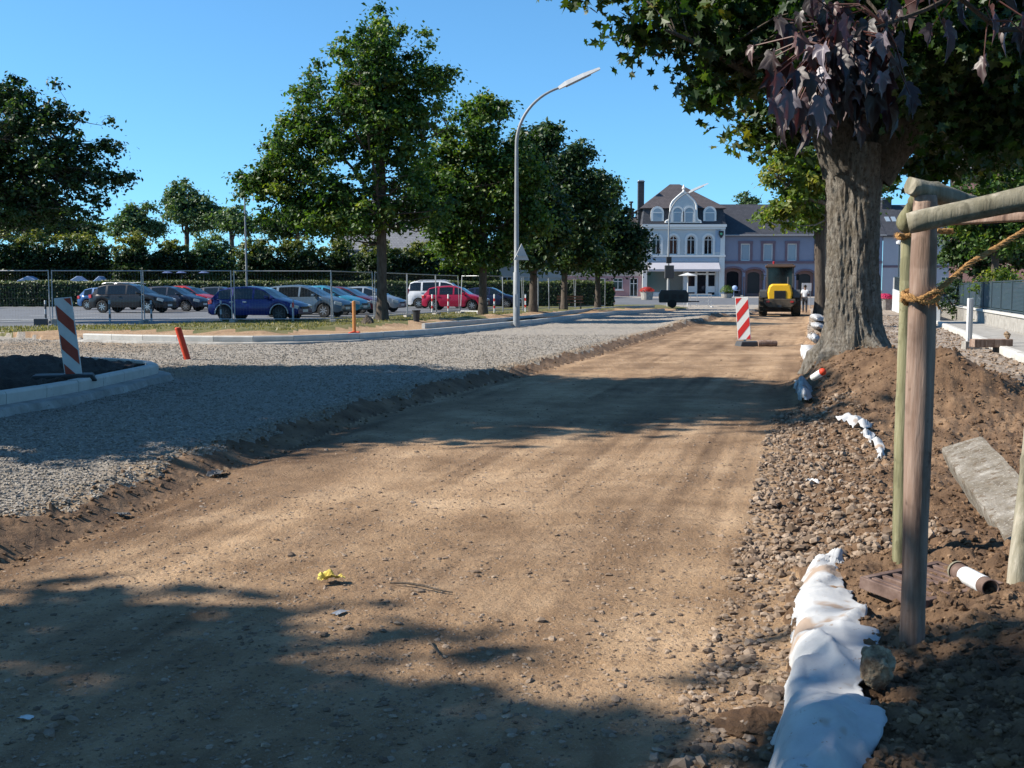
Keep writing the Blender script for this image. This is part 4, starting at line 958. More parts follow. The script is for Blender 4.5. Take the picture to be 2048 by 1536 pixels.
# off-frame left trees that throw the shadows over the road
tree('shade_tree', 'large maple off the left edge beside the kerbed island, throwing shade over the gravel', (-13.2, 13.8, 0.25), 12.2,
     [(0, 0, 7.2, 4.6, 4.9, 3.6), (1.2, 1.0, 5.4, 3.8, 4.2, 2.2), (-1.2, -1.2, 6.0, 3.6, 4.0, 2.6), (0.4, 0.2, 9.8, 3.2, 3.4, 2.2), (1.4, -1.6, 5.5, 3.4, 3.0, 2.0), (2.0, -3.0, 5.6, 3.0, 3.0, 1.8), (1.6, 0.2, 10.2, 2.8, 3.4, 2.0)], 800, 160, 0.8, 0.26, 0.33, 3.4, M['leaf_green'], M['bark2'], 21, sub=60)
tree('shade_tree', 'large maple left of the camera whose shade covers the front of the dirt road', (-12.2, -0.75, 0.1), 13,
     [(-0.9, 1.3, 6.8, 3.6, 4.5, 3.0), (-1.2, 1.9, 5.2, 3.4, 4.2, 2.0), (1.0, -0.25, 7.6, 3.4, 4.1, 2.8), (0.4, 1.3, 9.2, 2.8, 2.5, 1.6), (1.3, 1.4, 9.0, 2.6, 2.5, 1.6), (2.4, 0.8, 10.2, 2.4, 2.4, 1.4), (3.2, 0.3, 9.6, 2.2, 2.6, 1.6), (0.2, -0.55, 9.8, 3.2, 3.0, 2.2), (1.6, -1.3, 10.4, 3.0, 2.8, 2.0), (2.6, -1.55, 8.6, 2.6, 3.0, 2.4), (2.0, -1.5, 9.0, 3.0, 2.6, 2.2)], 1300, 140, 0.8, 0.28, 0.35, 3.2, M['leaf_green'], M['bark2'], 22, sub=60, surf=0.6)
# unseen trees added behind the camera to cut sky light on the foreground
tree('shade_tree', 'unseen round maple added behind the camera on the left to block sky light', (-5.5, -11, 0.1), 11, [(0, 0, 6.5, 4.2, 4.2, 3.6), (1, .5, 8.5, 3, 3, 2.2)], 130, 130, 0.9, 0.30, 0.33, 3.0, M['leaf_green'], M['bark2'], 23, sub=40)
tree('shade_tree', 'unseen round maple added behind the camera on the right to block sky light', (6.5, -9, 0.1), 11, [(0, 0, 6.5, 4.4, 4.2, 3.6), (-1, .5, 8.5, 3, 3, 2.2)], 130, 130, 0.9, 0.30, 0.33, 3.0, M['leaf_green'], M['bark2'], 24, sub=40)
# tree at the left edge
ptree('ash_tree', 'broad tree with feathery drooping boughs at the left edge above the clipped trees', -90, 42,
      [(-90, 300, 170, 120), (40, 260, 120, 75), (120, 330, 110, 55), (-40, 380, 150, 75), (20, 215, 70, 45), (110, 235, 45, 40), (190, 360, 55, 25), (60, 410, 120, 45), (20, 195, 60, 35), (120, 420, 90, 35), (35, 165, 22, 28), (115, 182, 26, 14), (160, 235, 14, 30), (222, 248, 26, 12), (245, 355, 36, 13), (205, 290, 40, 18), (200, 400, 50, 16)],
      950, 60, 0.46, 0.16, 0.26, 430, M['leaf_dark'], M['bark2'], 31, ry=0.8, nl=4, surf=0.6)
# background trees
def bgt(nm, lab, px, Y, pts, n, lf, mat, seed): ptree(nm, lab, px, Y, pts, int(n*1.6), 90, 0.85, 0.32, 0.25, 480, mat, M['bark2'], seed, group='trees standing behind the clipped trees', sub=30)
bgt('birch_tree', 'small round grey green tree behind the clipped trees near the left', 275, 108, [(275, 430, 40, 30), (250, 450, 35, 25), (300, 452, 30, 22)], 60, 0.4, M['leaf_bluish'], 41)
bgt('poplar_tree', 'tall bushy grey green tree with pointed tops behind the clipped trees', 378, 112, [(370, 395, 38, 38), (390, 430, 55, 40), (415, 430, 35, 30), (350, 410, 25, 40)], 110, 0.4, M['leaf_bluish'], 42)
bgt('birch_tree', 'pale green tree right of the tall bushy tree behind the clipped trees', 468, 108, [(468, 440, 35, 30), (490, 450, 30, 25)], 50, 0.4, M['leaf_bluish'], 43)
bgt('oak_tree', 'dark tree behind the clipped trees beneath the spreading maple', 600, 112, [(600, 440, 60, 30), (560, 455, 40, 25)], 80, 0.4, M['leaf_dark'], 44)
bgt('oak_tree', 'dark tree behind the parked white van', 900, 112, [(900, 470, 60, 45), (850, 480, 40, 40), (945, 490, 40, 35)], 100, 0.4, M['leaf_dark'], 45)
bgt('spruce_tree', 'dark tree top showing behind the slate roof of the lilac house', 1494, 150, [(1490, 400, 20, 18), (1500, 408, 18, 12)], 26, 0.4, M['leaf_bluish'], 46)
bgt('oak_tree', 'dark leafy tree behind the broad tree on the far left', 60, 112, [(60, 450, 90, 40), (150, 455, 60, 30)], 110, 0.4, M['leaf_dark'], 47)
# clipped (pleached) trees, each crown a flattened block
labs = ['cut off by the left photo edge', 'the widest one, above the black estate car', 'above the gap between black car and red car', 'above the red hatchback', 'leafy and bluish, left of the thin lamp pole', 'right of the thin lamp pole', 'above the grey estate car', 'above the turquoise car', 'behind the trunk of the spreading maple', 'above the white van', 'above the crimson hatchback', 'just left of the tall street lamp']
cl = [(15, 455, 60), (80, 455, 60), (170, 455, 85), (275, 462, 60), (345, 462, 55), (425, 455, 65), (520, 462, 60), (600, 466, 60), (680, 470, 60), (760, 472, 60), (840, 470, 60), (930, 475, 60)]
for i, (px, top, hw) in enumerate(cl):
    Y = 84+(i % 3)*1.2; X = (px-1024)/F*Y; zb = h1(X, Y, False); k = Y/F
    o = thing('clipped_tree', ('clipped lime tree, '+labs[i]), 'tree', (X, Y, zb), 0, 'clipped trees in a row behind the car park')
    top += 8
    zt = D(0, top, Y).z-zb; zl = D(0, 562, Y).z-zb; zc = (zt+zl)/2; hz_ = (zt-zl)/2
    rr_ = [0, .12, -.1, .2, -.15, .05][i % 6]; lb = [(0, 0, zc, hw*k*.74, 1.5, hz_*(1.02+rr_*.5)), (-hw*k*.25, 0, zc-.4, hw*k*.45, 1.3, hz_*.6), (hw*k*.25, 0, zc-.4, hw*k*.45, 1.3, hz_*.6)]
    C = crown(lb, int(150*hw/55), 90, 0.5, 0.22, M['leaf_hedge'] if i != 5 else M['leaf_bluish'], o, 60+i, surf=0.35, vbias=lambda p, zt=zt: np.clip((p[:, 2]-zt+1.2)*0.5, -0.25, 0.55))  # leaf colour gets lighter towards the top: sunlit tops painted in
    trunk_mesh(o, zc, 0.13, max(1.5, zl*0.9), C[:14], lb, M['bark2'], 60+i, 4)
# long clipped hedge
def hedge(name, label, a, b, th, ht, mat, n, leaf, seed, zb, core=M['leaf_hedge']):
    rg = np.random.default_rng(seed); a = np.array(a, float); b = np.array(b, float); d = (b-a); L_ = np.linalg.norm(d); d /= L_; nn = np.array([-d[1], d[0]])
    t = rg.random(n)*L_; side = rg.choice([0, 1, 2], n, p=[.42, .28, .3])
    w = np.where(side == 0, -th/2, np.where(side == 1, rg.uniform(-th/2, th/2, n), th/2)); z = np.where(side == 1, ht, rg.uniform(0, ht, n))
    w += rg.normal(0, .05, n); z += rg.normal(0, .04, n)+0.05*np.sin(t*1.3)
    C = np.stack([a[0]+d[0]*t+nn[0]*w, a[1]+d[1]*t+nn[1]*w, zb+z], 1)
    N = np.stack([nn[0]*np.sign(w), nn[1]*np.sign(w), np.where(side == 1, 1.0, 0.3)], 1)+rg.normal(0, .5, (n, 3)); N /= np.linalg.norm(N, axis=1)[:, None]
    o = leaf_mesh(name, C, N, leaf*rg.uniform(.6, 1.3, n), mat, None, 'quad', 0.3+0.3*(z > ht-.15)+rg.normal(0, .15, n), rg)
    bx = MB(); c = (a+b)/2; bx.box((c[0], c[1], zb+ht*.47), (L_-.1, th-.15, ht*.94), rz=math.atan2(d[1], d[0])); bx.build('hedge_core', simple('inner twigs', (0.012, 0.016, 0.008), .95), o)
    return tag(o, label, 'hedge')
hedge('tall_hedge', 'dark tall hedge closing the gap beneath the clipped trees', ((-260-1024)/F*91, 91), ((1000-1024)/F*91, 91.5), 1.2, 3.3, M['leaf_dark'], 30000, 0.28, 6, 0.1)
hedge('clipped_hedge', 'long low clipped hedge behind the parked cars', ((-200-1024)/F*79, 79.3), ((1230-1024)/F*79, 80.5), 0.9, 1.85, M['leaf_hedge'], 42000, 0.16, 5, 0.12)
# ================================================================== CARS
def paint(name, c, metal=0.25): 
    m = simple(name, c, 0.32, 0.0 if max(c) < 0.1 else metal, 0.3, 0.25); return m
def arcz(x, wx, Ra, zc, zb):
    d = abs(x-wx)
    return max(zb, zc+math.sqrt(max(0, Ra*Ra-d*d))) if d < Ra else zb
def make_car(label, loc, rz, L=4.1, Wd=1.7, Hh=1.45, kind='hatch', pm=None, wr=0.31, rimm='rim', rails=False, trim=False, group='cars parked in the car park'):
    o = thing('parked_car', label, 'car', loc, rz, group)
    hl = L/2; wxr, wxf = -hl+0.19*L, hl-0.20*L; Ra = wr*1.22; zc = wr; zb0 = 0.24 if kind != 'suv' else 0.30
    belt = Hh*0.635
    if kind == 'hatch': roofp = [(-hl+0.10, belt), (-hl+0.46, Hh-0.14), (-hl+0.85, Hh-0.045), (-0.35, Hh), (0.12, Hh-0.03), (0.42, Hh-0.12), (hl-0.98, belt+0.03)]
    elif kind == 'estate': roofp = [(-hl+0.12, belt), (-hl+0.62, Hh-0.14), (-hl+1.05, Hh-0.035), (-0.25, Hh), (0.2, Hh-0.03), (0.52, Hh-0.13), (hl-0.95, belt+0.03)]
    elif kind == 'suv': roofp = [(-hl+0.15, belt), (-hl+0.52, Hh-0.16), (-hl+0.95, Hh-0.04), (-0.35, Hh), (0.12, Hh-0.03), (0.45, Hh-0.13), (hl-1.08, belt+0.03)]
    else: roofp = [(-hl+0.06, belt), (-hl+0.22, Hh-0.14), (-hl+0.5, Hh-0.03), (0.0, Hh), (0.45, Hh-0.05), (0.78, Hh-0.16), (hl-0.72, belt+0.02)]      # van
    def interp(pl, x):
        if x <= pl[0][0]: return pl[0][1]
        for (a, b), (c, d) in zip(pl[:-1], pl[1:]):
            if x <= c: return b+(d-b)*(x-a)/(c-a)
        return pl[-1][1]
    hx0 = roofp[-1][0]
    top = [(-hl, belt-0.22), (-hl+0.05, belt-0.06), (-hl+0.16, belt), (-0.2, belt+0.01), (hx0, belt+0.03), (hl-0.45, belt-0.10), (hl-0.14, belt-0.22), (hl, belt-0.40)]
    xs = set([-hl, -hl+.03, -hl+0.08, -hl+0.16, -hl+0.3, hl-.3, hl-0.14, hl-.05, hl, hx0]+[round(-hl+0.3+i*(L-.6)/14, 3) for i in range(15)])
    for wx in (wxr, wxf):
        for k in range(-6, 7): xs.add(round(wx+Ra*math.sin(k/6*math.pi/2)*0.999, 4))
    xs = sorted(xs)
    def hw(x):
        t = (abs(x)-(hl-0.75))/0.75; return Wd/2*(1-0.13*max(0, t)**2.2)
    body = MB(); under = MB(); rings = []
    for x in xs:
        zb = zb0+ (0.06 if abs(x) > hl-0.1 else 0); z0 = max(arcz(x, wxr, Ra, zc, zb), arcz(x, wxf, Ra, zc, zb)); zt = interp(top, x); w = hw(x)
        z0 = min(z0, zt-0.12); zm = z0+(zt-z0)*0.35
        rings.append([(w*0.97, z0), (w*1.0, max(zm, z0+0.03)), (w*0.985, z0+(zt-z0)*0.72), (w*0.93, zt-0.025), (w*0.82, zt), (0, zt+0.025)])
    def loft(mb, rr, xs_, mirror=True, cond=None):
        k = len(rr[0])
        for s in (1, -1):
            vs = [(x, s*a, b) for x, r in zip(xs_, rr) for a, b in r]
            fs = []
            for i in range(len(xs_)-1):
                for j in range(k-1):
                    if cond is None or cond(i, j): fs.append((i*k+j, i*k+j+1, (i+1)*k+j+1, (i+1)*k+j))
            mb.add(vs, fs)
    loft(body, rings, xs)
    for i in (0, -1):
        r = rings[i]; vs = [(xs[i], a, b) for a, b in r]+[(xs[i], -a, b) for a, b in r[::-1][1:]]
        body.add(vs, [tuple(range(len(vs)))])
    vs = []; fs = []
    for x, r in zip(xs, rings): vs += [(x, r[0][0], r[0][1]), (x, -r[0][0], r[0][1])]
    under.add(vs, [(2*i, 2*i+1, 2*i+3, 2*i+2) for i in range(len(xs)-1)])
    # greenhouse
    g0, g1 = roofp[0][0], roofp[-1][0]
    bp_ = -hl+1.05; pil = [(bp_-0.06, bp_+0.06), (-0.02, 0.07)] if kind != 'hatch3' else []
    gx = sorted(set([p[0] for p in roofp]+[q for p in pil for q in p]+[g0+(g1-g0)*i/12 for i in range(13)]))
    gr = []
    for x in gx:
        zr = interp(roofp, x); w = hw(x); zt = interp(top, x); f = max(0.0, min(1, (zr-zt)/(Hh-belt)))
        wt = w*(0.90-0.20*f); 
        gr.append([(w*0.90, zt-0.005), (wt+(w*.90-wt)*0.14, zt+(zr-zt)*0.86-0.004), (wt-0.03, max(zr-0.012, zt-0.004)), (0, zr+0.02*f)])
    xr_, xf_ = roofp[2][0], roofp[4][0]
    xr1 = roofp[1][0]
    side = MB(); side2 = MB(); ws = MB(); rw = MB()
    def isp(i):
        xm = (gx[i]+gx[i+1])/2
        if xm < xr1 or xm > g1-0.12: return True
        return any(a < xm < b for a, b in pil)
    for s in (1, -1):
        for i in range(len(gx)-1):
            xm = (gx[i]+gx[i+1])/2
            for j in range(3):
                a = gr[i][j]; b = gr[i][j+1]; c = gr[i+1][j+1]; d = gr[i+1][j]
                q = [(gx[i], s*a[0], a[1]), (gx[i], s*b[0], b[1]), (gx[i+1], s*c[0], c[1]), (gx[i+1], s*d[0], d[1])]
                tgt = body
                if j == 0 and not isp(i): tgt = side if s > 0 else side2
                if j == 2:
                    if xm > xf_: tgt = ws
                    elif xm < xr1: tgt = rw
                tgt.add(q, [(0, 1, 2, 3)])
    pm = pm or M['black']
    bo = body.build('body', pm, o, auto=True)
    under.build('underbody', M['black'], o)
    side.build('side_window', M['glass'], o); side2.build('side_window', M['glass'], o); ws.build('windscreen', M['glass'], o); rw.build('rear_window', M['glass'], o)
    # wheels
    for wx in (wxr, wxf):
        for s in (-1, 1):
            yc = s*(Wd/2-0.12)
            t = MB(); t.lathe([(wr*0.62, -0.1), (wr*0.9, -0.105), (wr, -0.07), (wr, 0.07), (wr*0.9, 0.105), (wr*0.62, 0.1)], (wx, yc, wr), 20, 'y'); 
            w_ = t.build('wheel', M['tyre'], o, auto=True)
            r_ = MB(); ro = yc+s*0.088
            r_.lathe([(wr*0.66, -0.01), (wr*0.66, 0.016), (wr*0.56, 0.016), (wr*0.56, -0.01)], (wx, ro, wr), 20, 'y', cap=False)
            for k in range(7):
                a = k*2*math.pi/7; r_.box((wx+math.cos(a)*wr*.32, ro+s*0.006, wr+math.sin(a)*wr*.32), (wr*0.54, 0.02, wr*0.13), ry=-a)
            r_.lathe([(wr*.14, -0.01), (wr*0.12, 0.022*1.0)], (wx, ro, wr), 10, 'y'); r_.build('rim', M[rimm], w_)
            k_ = MB(); k_.lathe([(wr*.6, 0), (wr*.6, .001)], (wx, yc+s*0.06, wr), 16, 'y'); k_.build('brake_disc', M['black'], w_)
    lt = MB(); hd = MB(); pl = MB(); gl = MB(); mi = MB(); hn = MB()
    w = Wd/2
    for s in (-1, 1):
        zl = belt-0.10
        l_ = MB()
        if kind == 'van' : l_.box((-hl+0.085, s*(w-0.165), belt-0.06), (0.14, 0.14, 0.40))
        else: l_.box((-hl+0.125, s*(w-0.165), zl-0.02), (0.22, 0.19, 0.19), rz=s*0.38, ry=-.12)
        l_.build('tail_light', M['taillight'], o, bevel=0.02)
        l_ = MB(); l_.box((hl-0.20, s*(w-0.20), belt-0.30), (0.34, 0.28, 0.15), rz=-s*0.35, ry=0.25); l_.build('headlight', M['headlight'], o, bevel=0.02)
        l_ = MB(); l_.box((hx0-0.32, s*(w+0.06), belt+0.07), (0.13, 0.19, 0.13)); l_.build('wing_mirror', pm, o, bevel=0.03)
        for hxp in (0.0-0.15, -hl+1.25):
            l_ = MB(); l_.box((hxp-0.15, s*(w-0.005), belt-0.12), (0.17, 0.035, 0.035)); l_.build('door_handle', pm if not trim else M['rim'], o)
        if rails:
            l_ = MB(); l_.tube([(-hl+0.75, s*(w*0.70), Hh-0.02), (-hl+0.95, s*(w*0.70), Hh+0.035), (0.1, s*(w*.70), Hh+0.055), (0.45, s*(w*.70), Hh-0.02)], 0.022, 6); l_.build('roof_rail', M['rim'], o)
        if trim:
            for wx in (wxr, wxf):
                l_ = MB(); k = 10; 
                pts = [(wx-Ra*1.02*math.cos(math.pi*i/k), s*(w*0.99), zc+Ra*1.02*math.sin(math.pi*i/k)) for i in range(k+1)]
                l_.tube(pts, 0.028, 5); l_.build('arch_trim', M['galv'], o)
    l_ = MB(); l_.box((-hl-0.012, 0, belt-0.30), (0.02, 0.50, 0.11)); l_.build('number_plate', simple('yellow plate', (0.6, 0.48, 0.08), .5), o)
    l_ = MB(); l_.box((hl-0.005, 0, 0.42), (0.03, 0.50, 0.11)); l_.build('number_plate', M['white'], o)
    l_ = MB(); l_.box((hl-0.03, 0, 0.52+.02), (0.07, 0.8, 0.09)); l_.build('grille', M['black'], o)
    for s, xx in ((1, hl-0.03), (-1, -hl+0.05)):
        l_ = MB(); l_.box((xx-s*0.02, 0, 0.34), (0.10, Wd*0.80, 0.16)); l_.build('bumper', M['darkgrey'] if kind == 'hatchold' else M['black'], o, bevel=0.02)
    # door seams
    l_ = MB()
    for s in (-1, 1):
        for xx in (0.02, -hl+1.15+.35, hx0-0.35):
            l_.box((xx, s*(w*0.992), zb0+0.28+.12), (0.012, 0.02, 0.5))
    return o
def cpos(px, Y): return ((px-1024)/F*Y, Y, 0.15)
A = R(-10)
carz = [
 ('light silver car cut off by the left photo edge', -72, 73, -8, dict(L=4.2, Hh=1.5, kind='estate', pm=paint('silver paint', (0.42, 0.44, 0.46), .5))),
 ('small mid blue car mostly hidden behind the black estate car', 224, 68, -10, dict(L=3.7, Hh=1.42, pm=paint('mid blue paint', (0.05, 0.13, 0.30)))),
 ('black high estate car with bright roof rails nearest the striped beacon', 268, 59.5, -9, dict(L=4.35, Wd=1.78, Hh=1.60, kind='suv', wr=.34, rails=True, pm=paint('black paint', (0.012, 0.012, 0.014)), trim=False)),
 ('dark navy car between the black estate car and the red car', 347, 63.5, -10, dict(L=4.1, Hh=1.47, pm=paint('navy paint', (0.012, 0.02, 0.045)))),
 ('bright red car behind the dark navy car', 376, 67.5, -12, dict(L=4.2, Hh=1.50, kind='estate', pm=paint('red paint', (0.50, 0.018, 0.02)))),
 ('dark slate grey car behind the roof of the blue hatchback', 448, 71, -12, dict(L=4.2, Hh=1.45, kind='estate', pm=paint('slate paint', (0.03, 0.045, 0.07)))),
 ('dark car in the back row, only its roof showing above the blue hatchback', 556, 73.5, -12, dict(L=4.2, Hh=1.45, pm=paint('dark teal paint', (0.012, 0.03, 0.045)))),
 ('royal blue old hatchback with grey wheel arch trim, nearest the mesh fence', 522, 44.5, -12, dict(L=3.95, Wd=1.66, Hh=1.41, pm=paint('royal blue paint', (0.006, 0.014, 0.13)), trim=True, rimm='darkgrey')),
 ('steel grey blue hatchback parked just behind the royal blue one', 612, 50.5, -14, dict(L=4.25, Hh=1.48, kind='hatch', pm=paint('steel paint', (0.10, 0.15, 0.20), .5))),
 ('turquoise blue hatchback right of the steel grey one', 655, 55, -14, dict(L=4.15, Hh=1.47, pm=paint('turquoise paint', (0.05, 0.30, 0.42), .4))),
 ('maroon car squeezed between the turquoise and the pale silver cars', 690, 58.2, -14, dict(L=4.2, Hh=1.42, pm=paint('maroon paint', (0.13, 0.015, 0.03), .3))),
 ('pale silver blue saloon beside the trunk of the spreading maple', 735, 61.5, -14, dict(L=4.3, Hh=1.44, kind='estate', pm=paint('pale silver paint', (0.33, 0.38, 0.43), .5))),
 ('white people carrier with roof bars behind the crimson hatchback', 884, 73, -10, dict(L=4.5, Wd=1.78, Hh=1.86, kind='van', wr=.33, rails=True, pm=paint('white paint car', (0.72, 0.73, 0.75), 0))),
 ('crimson hatchback behind the leaning fence panel', 912, 66.5, -10, dict(L=3.95, Hh=1.50, pm=paint('crimson paint', (0.42, 0.012, 0.05)))),
 ('dark blue car nose behind the trunk of the second maple', 982, 74.5, -10, dict(L=4.1, Hh=1.42, pm=paint('midnight paint', (0.01, 0.015, 0.05)))),
]
for lb, px, Y, a, kw in carz: make_car(lb, cpos(px, Y), R(a), **kw)
# ================================================================== MESH FENCE PANELS
def fence_panel(label, a, b, z0, hgt=2.0, lean=0.0, lean_side=0.0):
    a = Vector((a[0], a[1], z0)); b = Vector((b[0], b[1], z0)); d = (b-a); L_ = d.length; rz = math.atan2(d.y, d.x)
    o = thing('mesh_fence', label, 'mesh fence', a, rz, 'temporary mesh fence panels round the car park')
    f = MB(); t = 0.021; x0, x1 = 0.05, L_-0.05
    for x in (x0, x1): f.tube([(x, 0, 0.02), (x+lean_side, lean, hgt)], t, 8)
    f.tube([(x0+lean_side, lean, hgt-0.03), (x1+lean_side, lean, hgt-0.03)], t, 8); f.tube([(x0, 0, 0.12), (x1, 0, 0.12)], t, 8)
    f.build('frame', M['galv'], o, auto=True)
    w = MB(); n = int((x1-x0)/0.11); r = 0.0015
    def seg(p, q):
        p = Vector(p); q = Vector(q); t_ = (q-p).normalized(); s = t_.orthogonal().normalized()*r; u = t_.cross(s)
        w.add([p+s, p-s*.5+u*.87, p-s*.5-u*.87, q+s, q-s*.5+u*.87, q-s*.5-u*.87], [(0, 1, 4, 3), (1, 2, 5, 4), (2, 0, 3, 5)])
    for i in range(1, n):
        x = x0+(x1-x0)*i/n; seg((x+lean_side*.06, lean*.06, 0.12), (x+lean_side, lean, hgt-0.03))
    for k in range(8):
        z = 0.12+(hgt-0.15)*(k+.5)/8; s = z/hgt; seg((x0+lean_side*s, lean*s, z), (x1+lean_side*s, lean*s, z))
    me = bpy.data.meshes.new('wire_mesh'); me.from_pydata(w.v, [], w.f); me.materials.append(M['wire'])
    wo = bpy.data.objects.new('wire_mesh', me); COL.objects.link(wo); wo.parent = o
    return o
fp = [(-95, 41.0), (104, 40.8), (288, 41.2), (468, 41.6), (666, 42.0), (750, 45.5), (815, 49.5), (873, 54), (920, 57), (963, 56), (1006, 60), (1046, 62), (1076, 65), (1098, 67), (1150, 71), (1210, 75)]
fl = ['cut off by the left edge, left of the striped beacon', 'between beacon and black estate car', 'in front of the navy and red cars', 'in front of the royal blue hatchback', 'left of the spreading maple trunk', 'just right of the spreading maple trunk',
      'in front of the white people carrier', 'in front of the crimson hatchback rear', 'leaning one before the crimson hatchback', 'before the second maple trunk', 'left of the tall street lamp', 'just right of the tall street lamp', 'short one right of the street lamp', 'before the fourth maple', 'farthest right below the dark trees']
for i in range(len(fp)-1):
    (p0, y0), (p1, y1) = fp[i], fp[i+1]
    a = ((p0-1024)/F*y0, y0); b = ((p1-1024)/F*y1, y1)
    z0 = 0.17
    fence_panel('mesh fence panel '+fl[i], a, b, z0, lean=(-0.12 if i == 2 else (0.55 if i == 8 else (0.08 if i % 3 == 1 else 0))), lean_side=(-0.4 if i == 8 else 0))
fblab = ['left of the striped beacon', 'below the black estate car', 'beneath the royal blue hatchback', 'beside the orange peg', 'at the foot of the spreading maple', 'under the white people carrier', 'near the crimson hatchback', 'below the second maple', 'left of the tall street lamp']
fb0 = None
for i in range(1, 10):
    p, y = fp[i]; X = (p-1024)/F*y; z = h1(X, y)
    if fb0 is None:
        fb0 = thing('concrete_block', 'concrete fence foot '+fblab[i-1], 'fence foot', (X, y, z-.02), R(80), 'concrete feet of the mesh fence')
        b = MB(); b.prism([(-.35, 0), (.35, 0), (.31, .13), (-.31, .13)], -.11, .11); b.build('foot_block', M['concrete'], fb0, bevel=.015)
        b = MB(); b.lathe([(.03, .131), (.03, .15), (.022, .15), (.022, .131)], (0, 0, 0), 8); b.build('socket', M['black'], fb0)
    else: dup(fb0, (X, y, z-.02), R(80+5*i), 'concrete fence foot '+fblab[i-1])
# ================================================================== BOLLARDS, PEGS, SIGNS
def cylthing(name, label, cat, loc, r, h, mat, lean=(0, 0), bands=None, group=None, n=10):
    o = thing(name, label, cat, loc, 0, group); b = MB(); b.tube([(0, 0, -0.1), (lean[0], lean[1], h*0.985), (lean[0], lean[1], h)], [r, r, r*0.8], n); b.build('post', mat, o, auto=True)
    if bands:
        for z0, z1, m in bands:
            q = MB(); q.tube([(lean[0]*z0/h, lean[1]*z0/h, z0), (lean[0]*z1/h, lean[1]*z1/h, z1)], r*1.03, n); q.build('red_band', m, o, auto=True)
    return o
bl = [(865, 57, 'before the crimson hatchback rear wheel'), (897, 57, 'before the door of the crimson hatchback'), (989, 57, 'left of the tall street lamp'), (1051, 60, 'right of the tall street lamp')]
for px, Y, lb in bl:
    X = (px-1024)/F*Y; cylthing('bollard', 'slim white bollard with red band '+lb, 'bollard', (X, Y, h1(X, Y)), 0.045, 1.0, M['white'], bands=[(.62, .78, M['red']), (.25, .4, M['red'])], group='red and white bollards along the car park edge')
for px, Y, lb in [(93, 43, 'left of the striped beacon'), (221, 43, 'below the rear wheel of the black estate car'), (304, 43, 'below the front wheel of the black estate car'), (443, 42.7, 'at the rear wheel of the royal blue hatchback'), (587, 43, 'at the front wheel of the royal blue hatchback')]:
    X = (px-1024)/F*Y; cylthing('bollard', 'slim grey bollard with dark bands '+lb, 'bollard', (X, Y, h1(X, Y)), 0.04, 0.85, M['signback'], bands=[(.5, .7, M['darkgrey']), (.15, .3, M['darkgrey'])] if px != 587 else [(.55, .75, M['red'])], group='grey bollards along the car park edge')
p = P(378, 714, 0.14)
cylthing('marker_peg', 'leaning bright orange red painted peg standing in the grey gravel', 'peg', (p.x, p.y, h1(p.x, p.y)), 0.062, 0.62, M['pegred'], lean=(-0.20, 0.0), n=14)
p = P(709, 660, 0.2); Yp = 30.5; X = (709-1024)/F*Yp
o = thing('marker_peg', 'upright orange wooden stake on the verge with red base', 'peg', (X, Yp, h1(X, Yp)), 0.1); b = MB(); b.tube([(0, 0, -.1), (-.01, 0, 0.93), (-.01, 0, 0.95)], [.05, .048, .04], 8); b.build('stake', M['pegorange'], o)
b = MB(); b.box((-0.06, -0.12, 0.05), (0.20, 0.12, 0.08), rz=.3, ry=-.3); b.box((.1, -.06, .06), (.12, .1, .07), rz=-.4); b.build('red_base', M['pegred'], o, bevel=.02)
def beacon(name, label, loc, rz, w, h, lean, redm, whm, base_m, z0=0.12, flip=1, stripes=None, tab=False):
    o = thing(name, label, 'warning beacon', loc, rz, 'striped warning beacons'); th = 0.03
    o.rotation_euler = (lean[0], lean[1], rz)
    b = MB(); b.bx(-w/2, w/2, 0, th, z0, z0+h); bo = b.build('board', whm, o, bevel=0.006)
    # red diagonal stripes clipped to the panel
    iw = w/2-0.012; lo, hi = z0+0.012, z0+h-0.012
    per = h/ (3.0 if stripes is None else stripes); sw = per*0.5; sl = w*1.05
    k = -2
    st = MB()
    while k < 8:
        zc = lo+per*k; poly = [(-iw, zc), (iw, zc+flip*sl), (iw, zc+flip*sl+sw), (-iw, zc+sw)]
        def clip(poly, val, keep_above):
            out = []
            for i in range(len(poly)):
                a, c = poly[i], poly[(i+1) % len(poly)]; ia = (a[1] >= val) == keep_above; ic = (c[1] >= val) == keep_above
                if ia: out.append(a)
                if ia != ic: t = (val-a[1])/(c[1]-a[1]); out.append((a[0]+(c[0]-a[0])*t, val))
            return out
        poly = clip(poly, lo, True); poly = clip(poly, hi, False) if len(poly) > 2 else poly
        if len(poly) > 2: st.prism(poly, -0.0035, -0.0008)
        k += 1
    st.build('red_stripes', redm, bo)
    b = MB(); b.bx(-0.03, 0.03, th+.002, th+0.05, 0.0, z0+h*(1.05 if tab else 0.97)); b.build('foot_post', M['galv'], o)
    return o
# left beacon on the island
p = P(148, 745, 0.36); zz = h1(p.x, p.y)
beacon('warning_beacon', 'faded red and white striped beacon board standing on the dark soil island at left', (p.x, p.y, zz-.03), R(14), 0.215, 1.06, (R(2.5), R(-5.2), 0), M['redfade'], M['whitefilm'], None, z0=0.04, flip=-1, stripes=2.75)
b = MB(); b.prism([(-.42, 0), (.42, 0), (.36, .09), (-.36, .09)], -.2, .2); o = b.build('beacon_base', M['black'], None, bevel=.02); o.location = (p.x-.12, p.y-.05, zz-.02); o.rotation_euler = (0, 0, R(20))
tag(o, 'black rubber base plate under the left striped beacon', 'base plate')
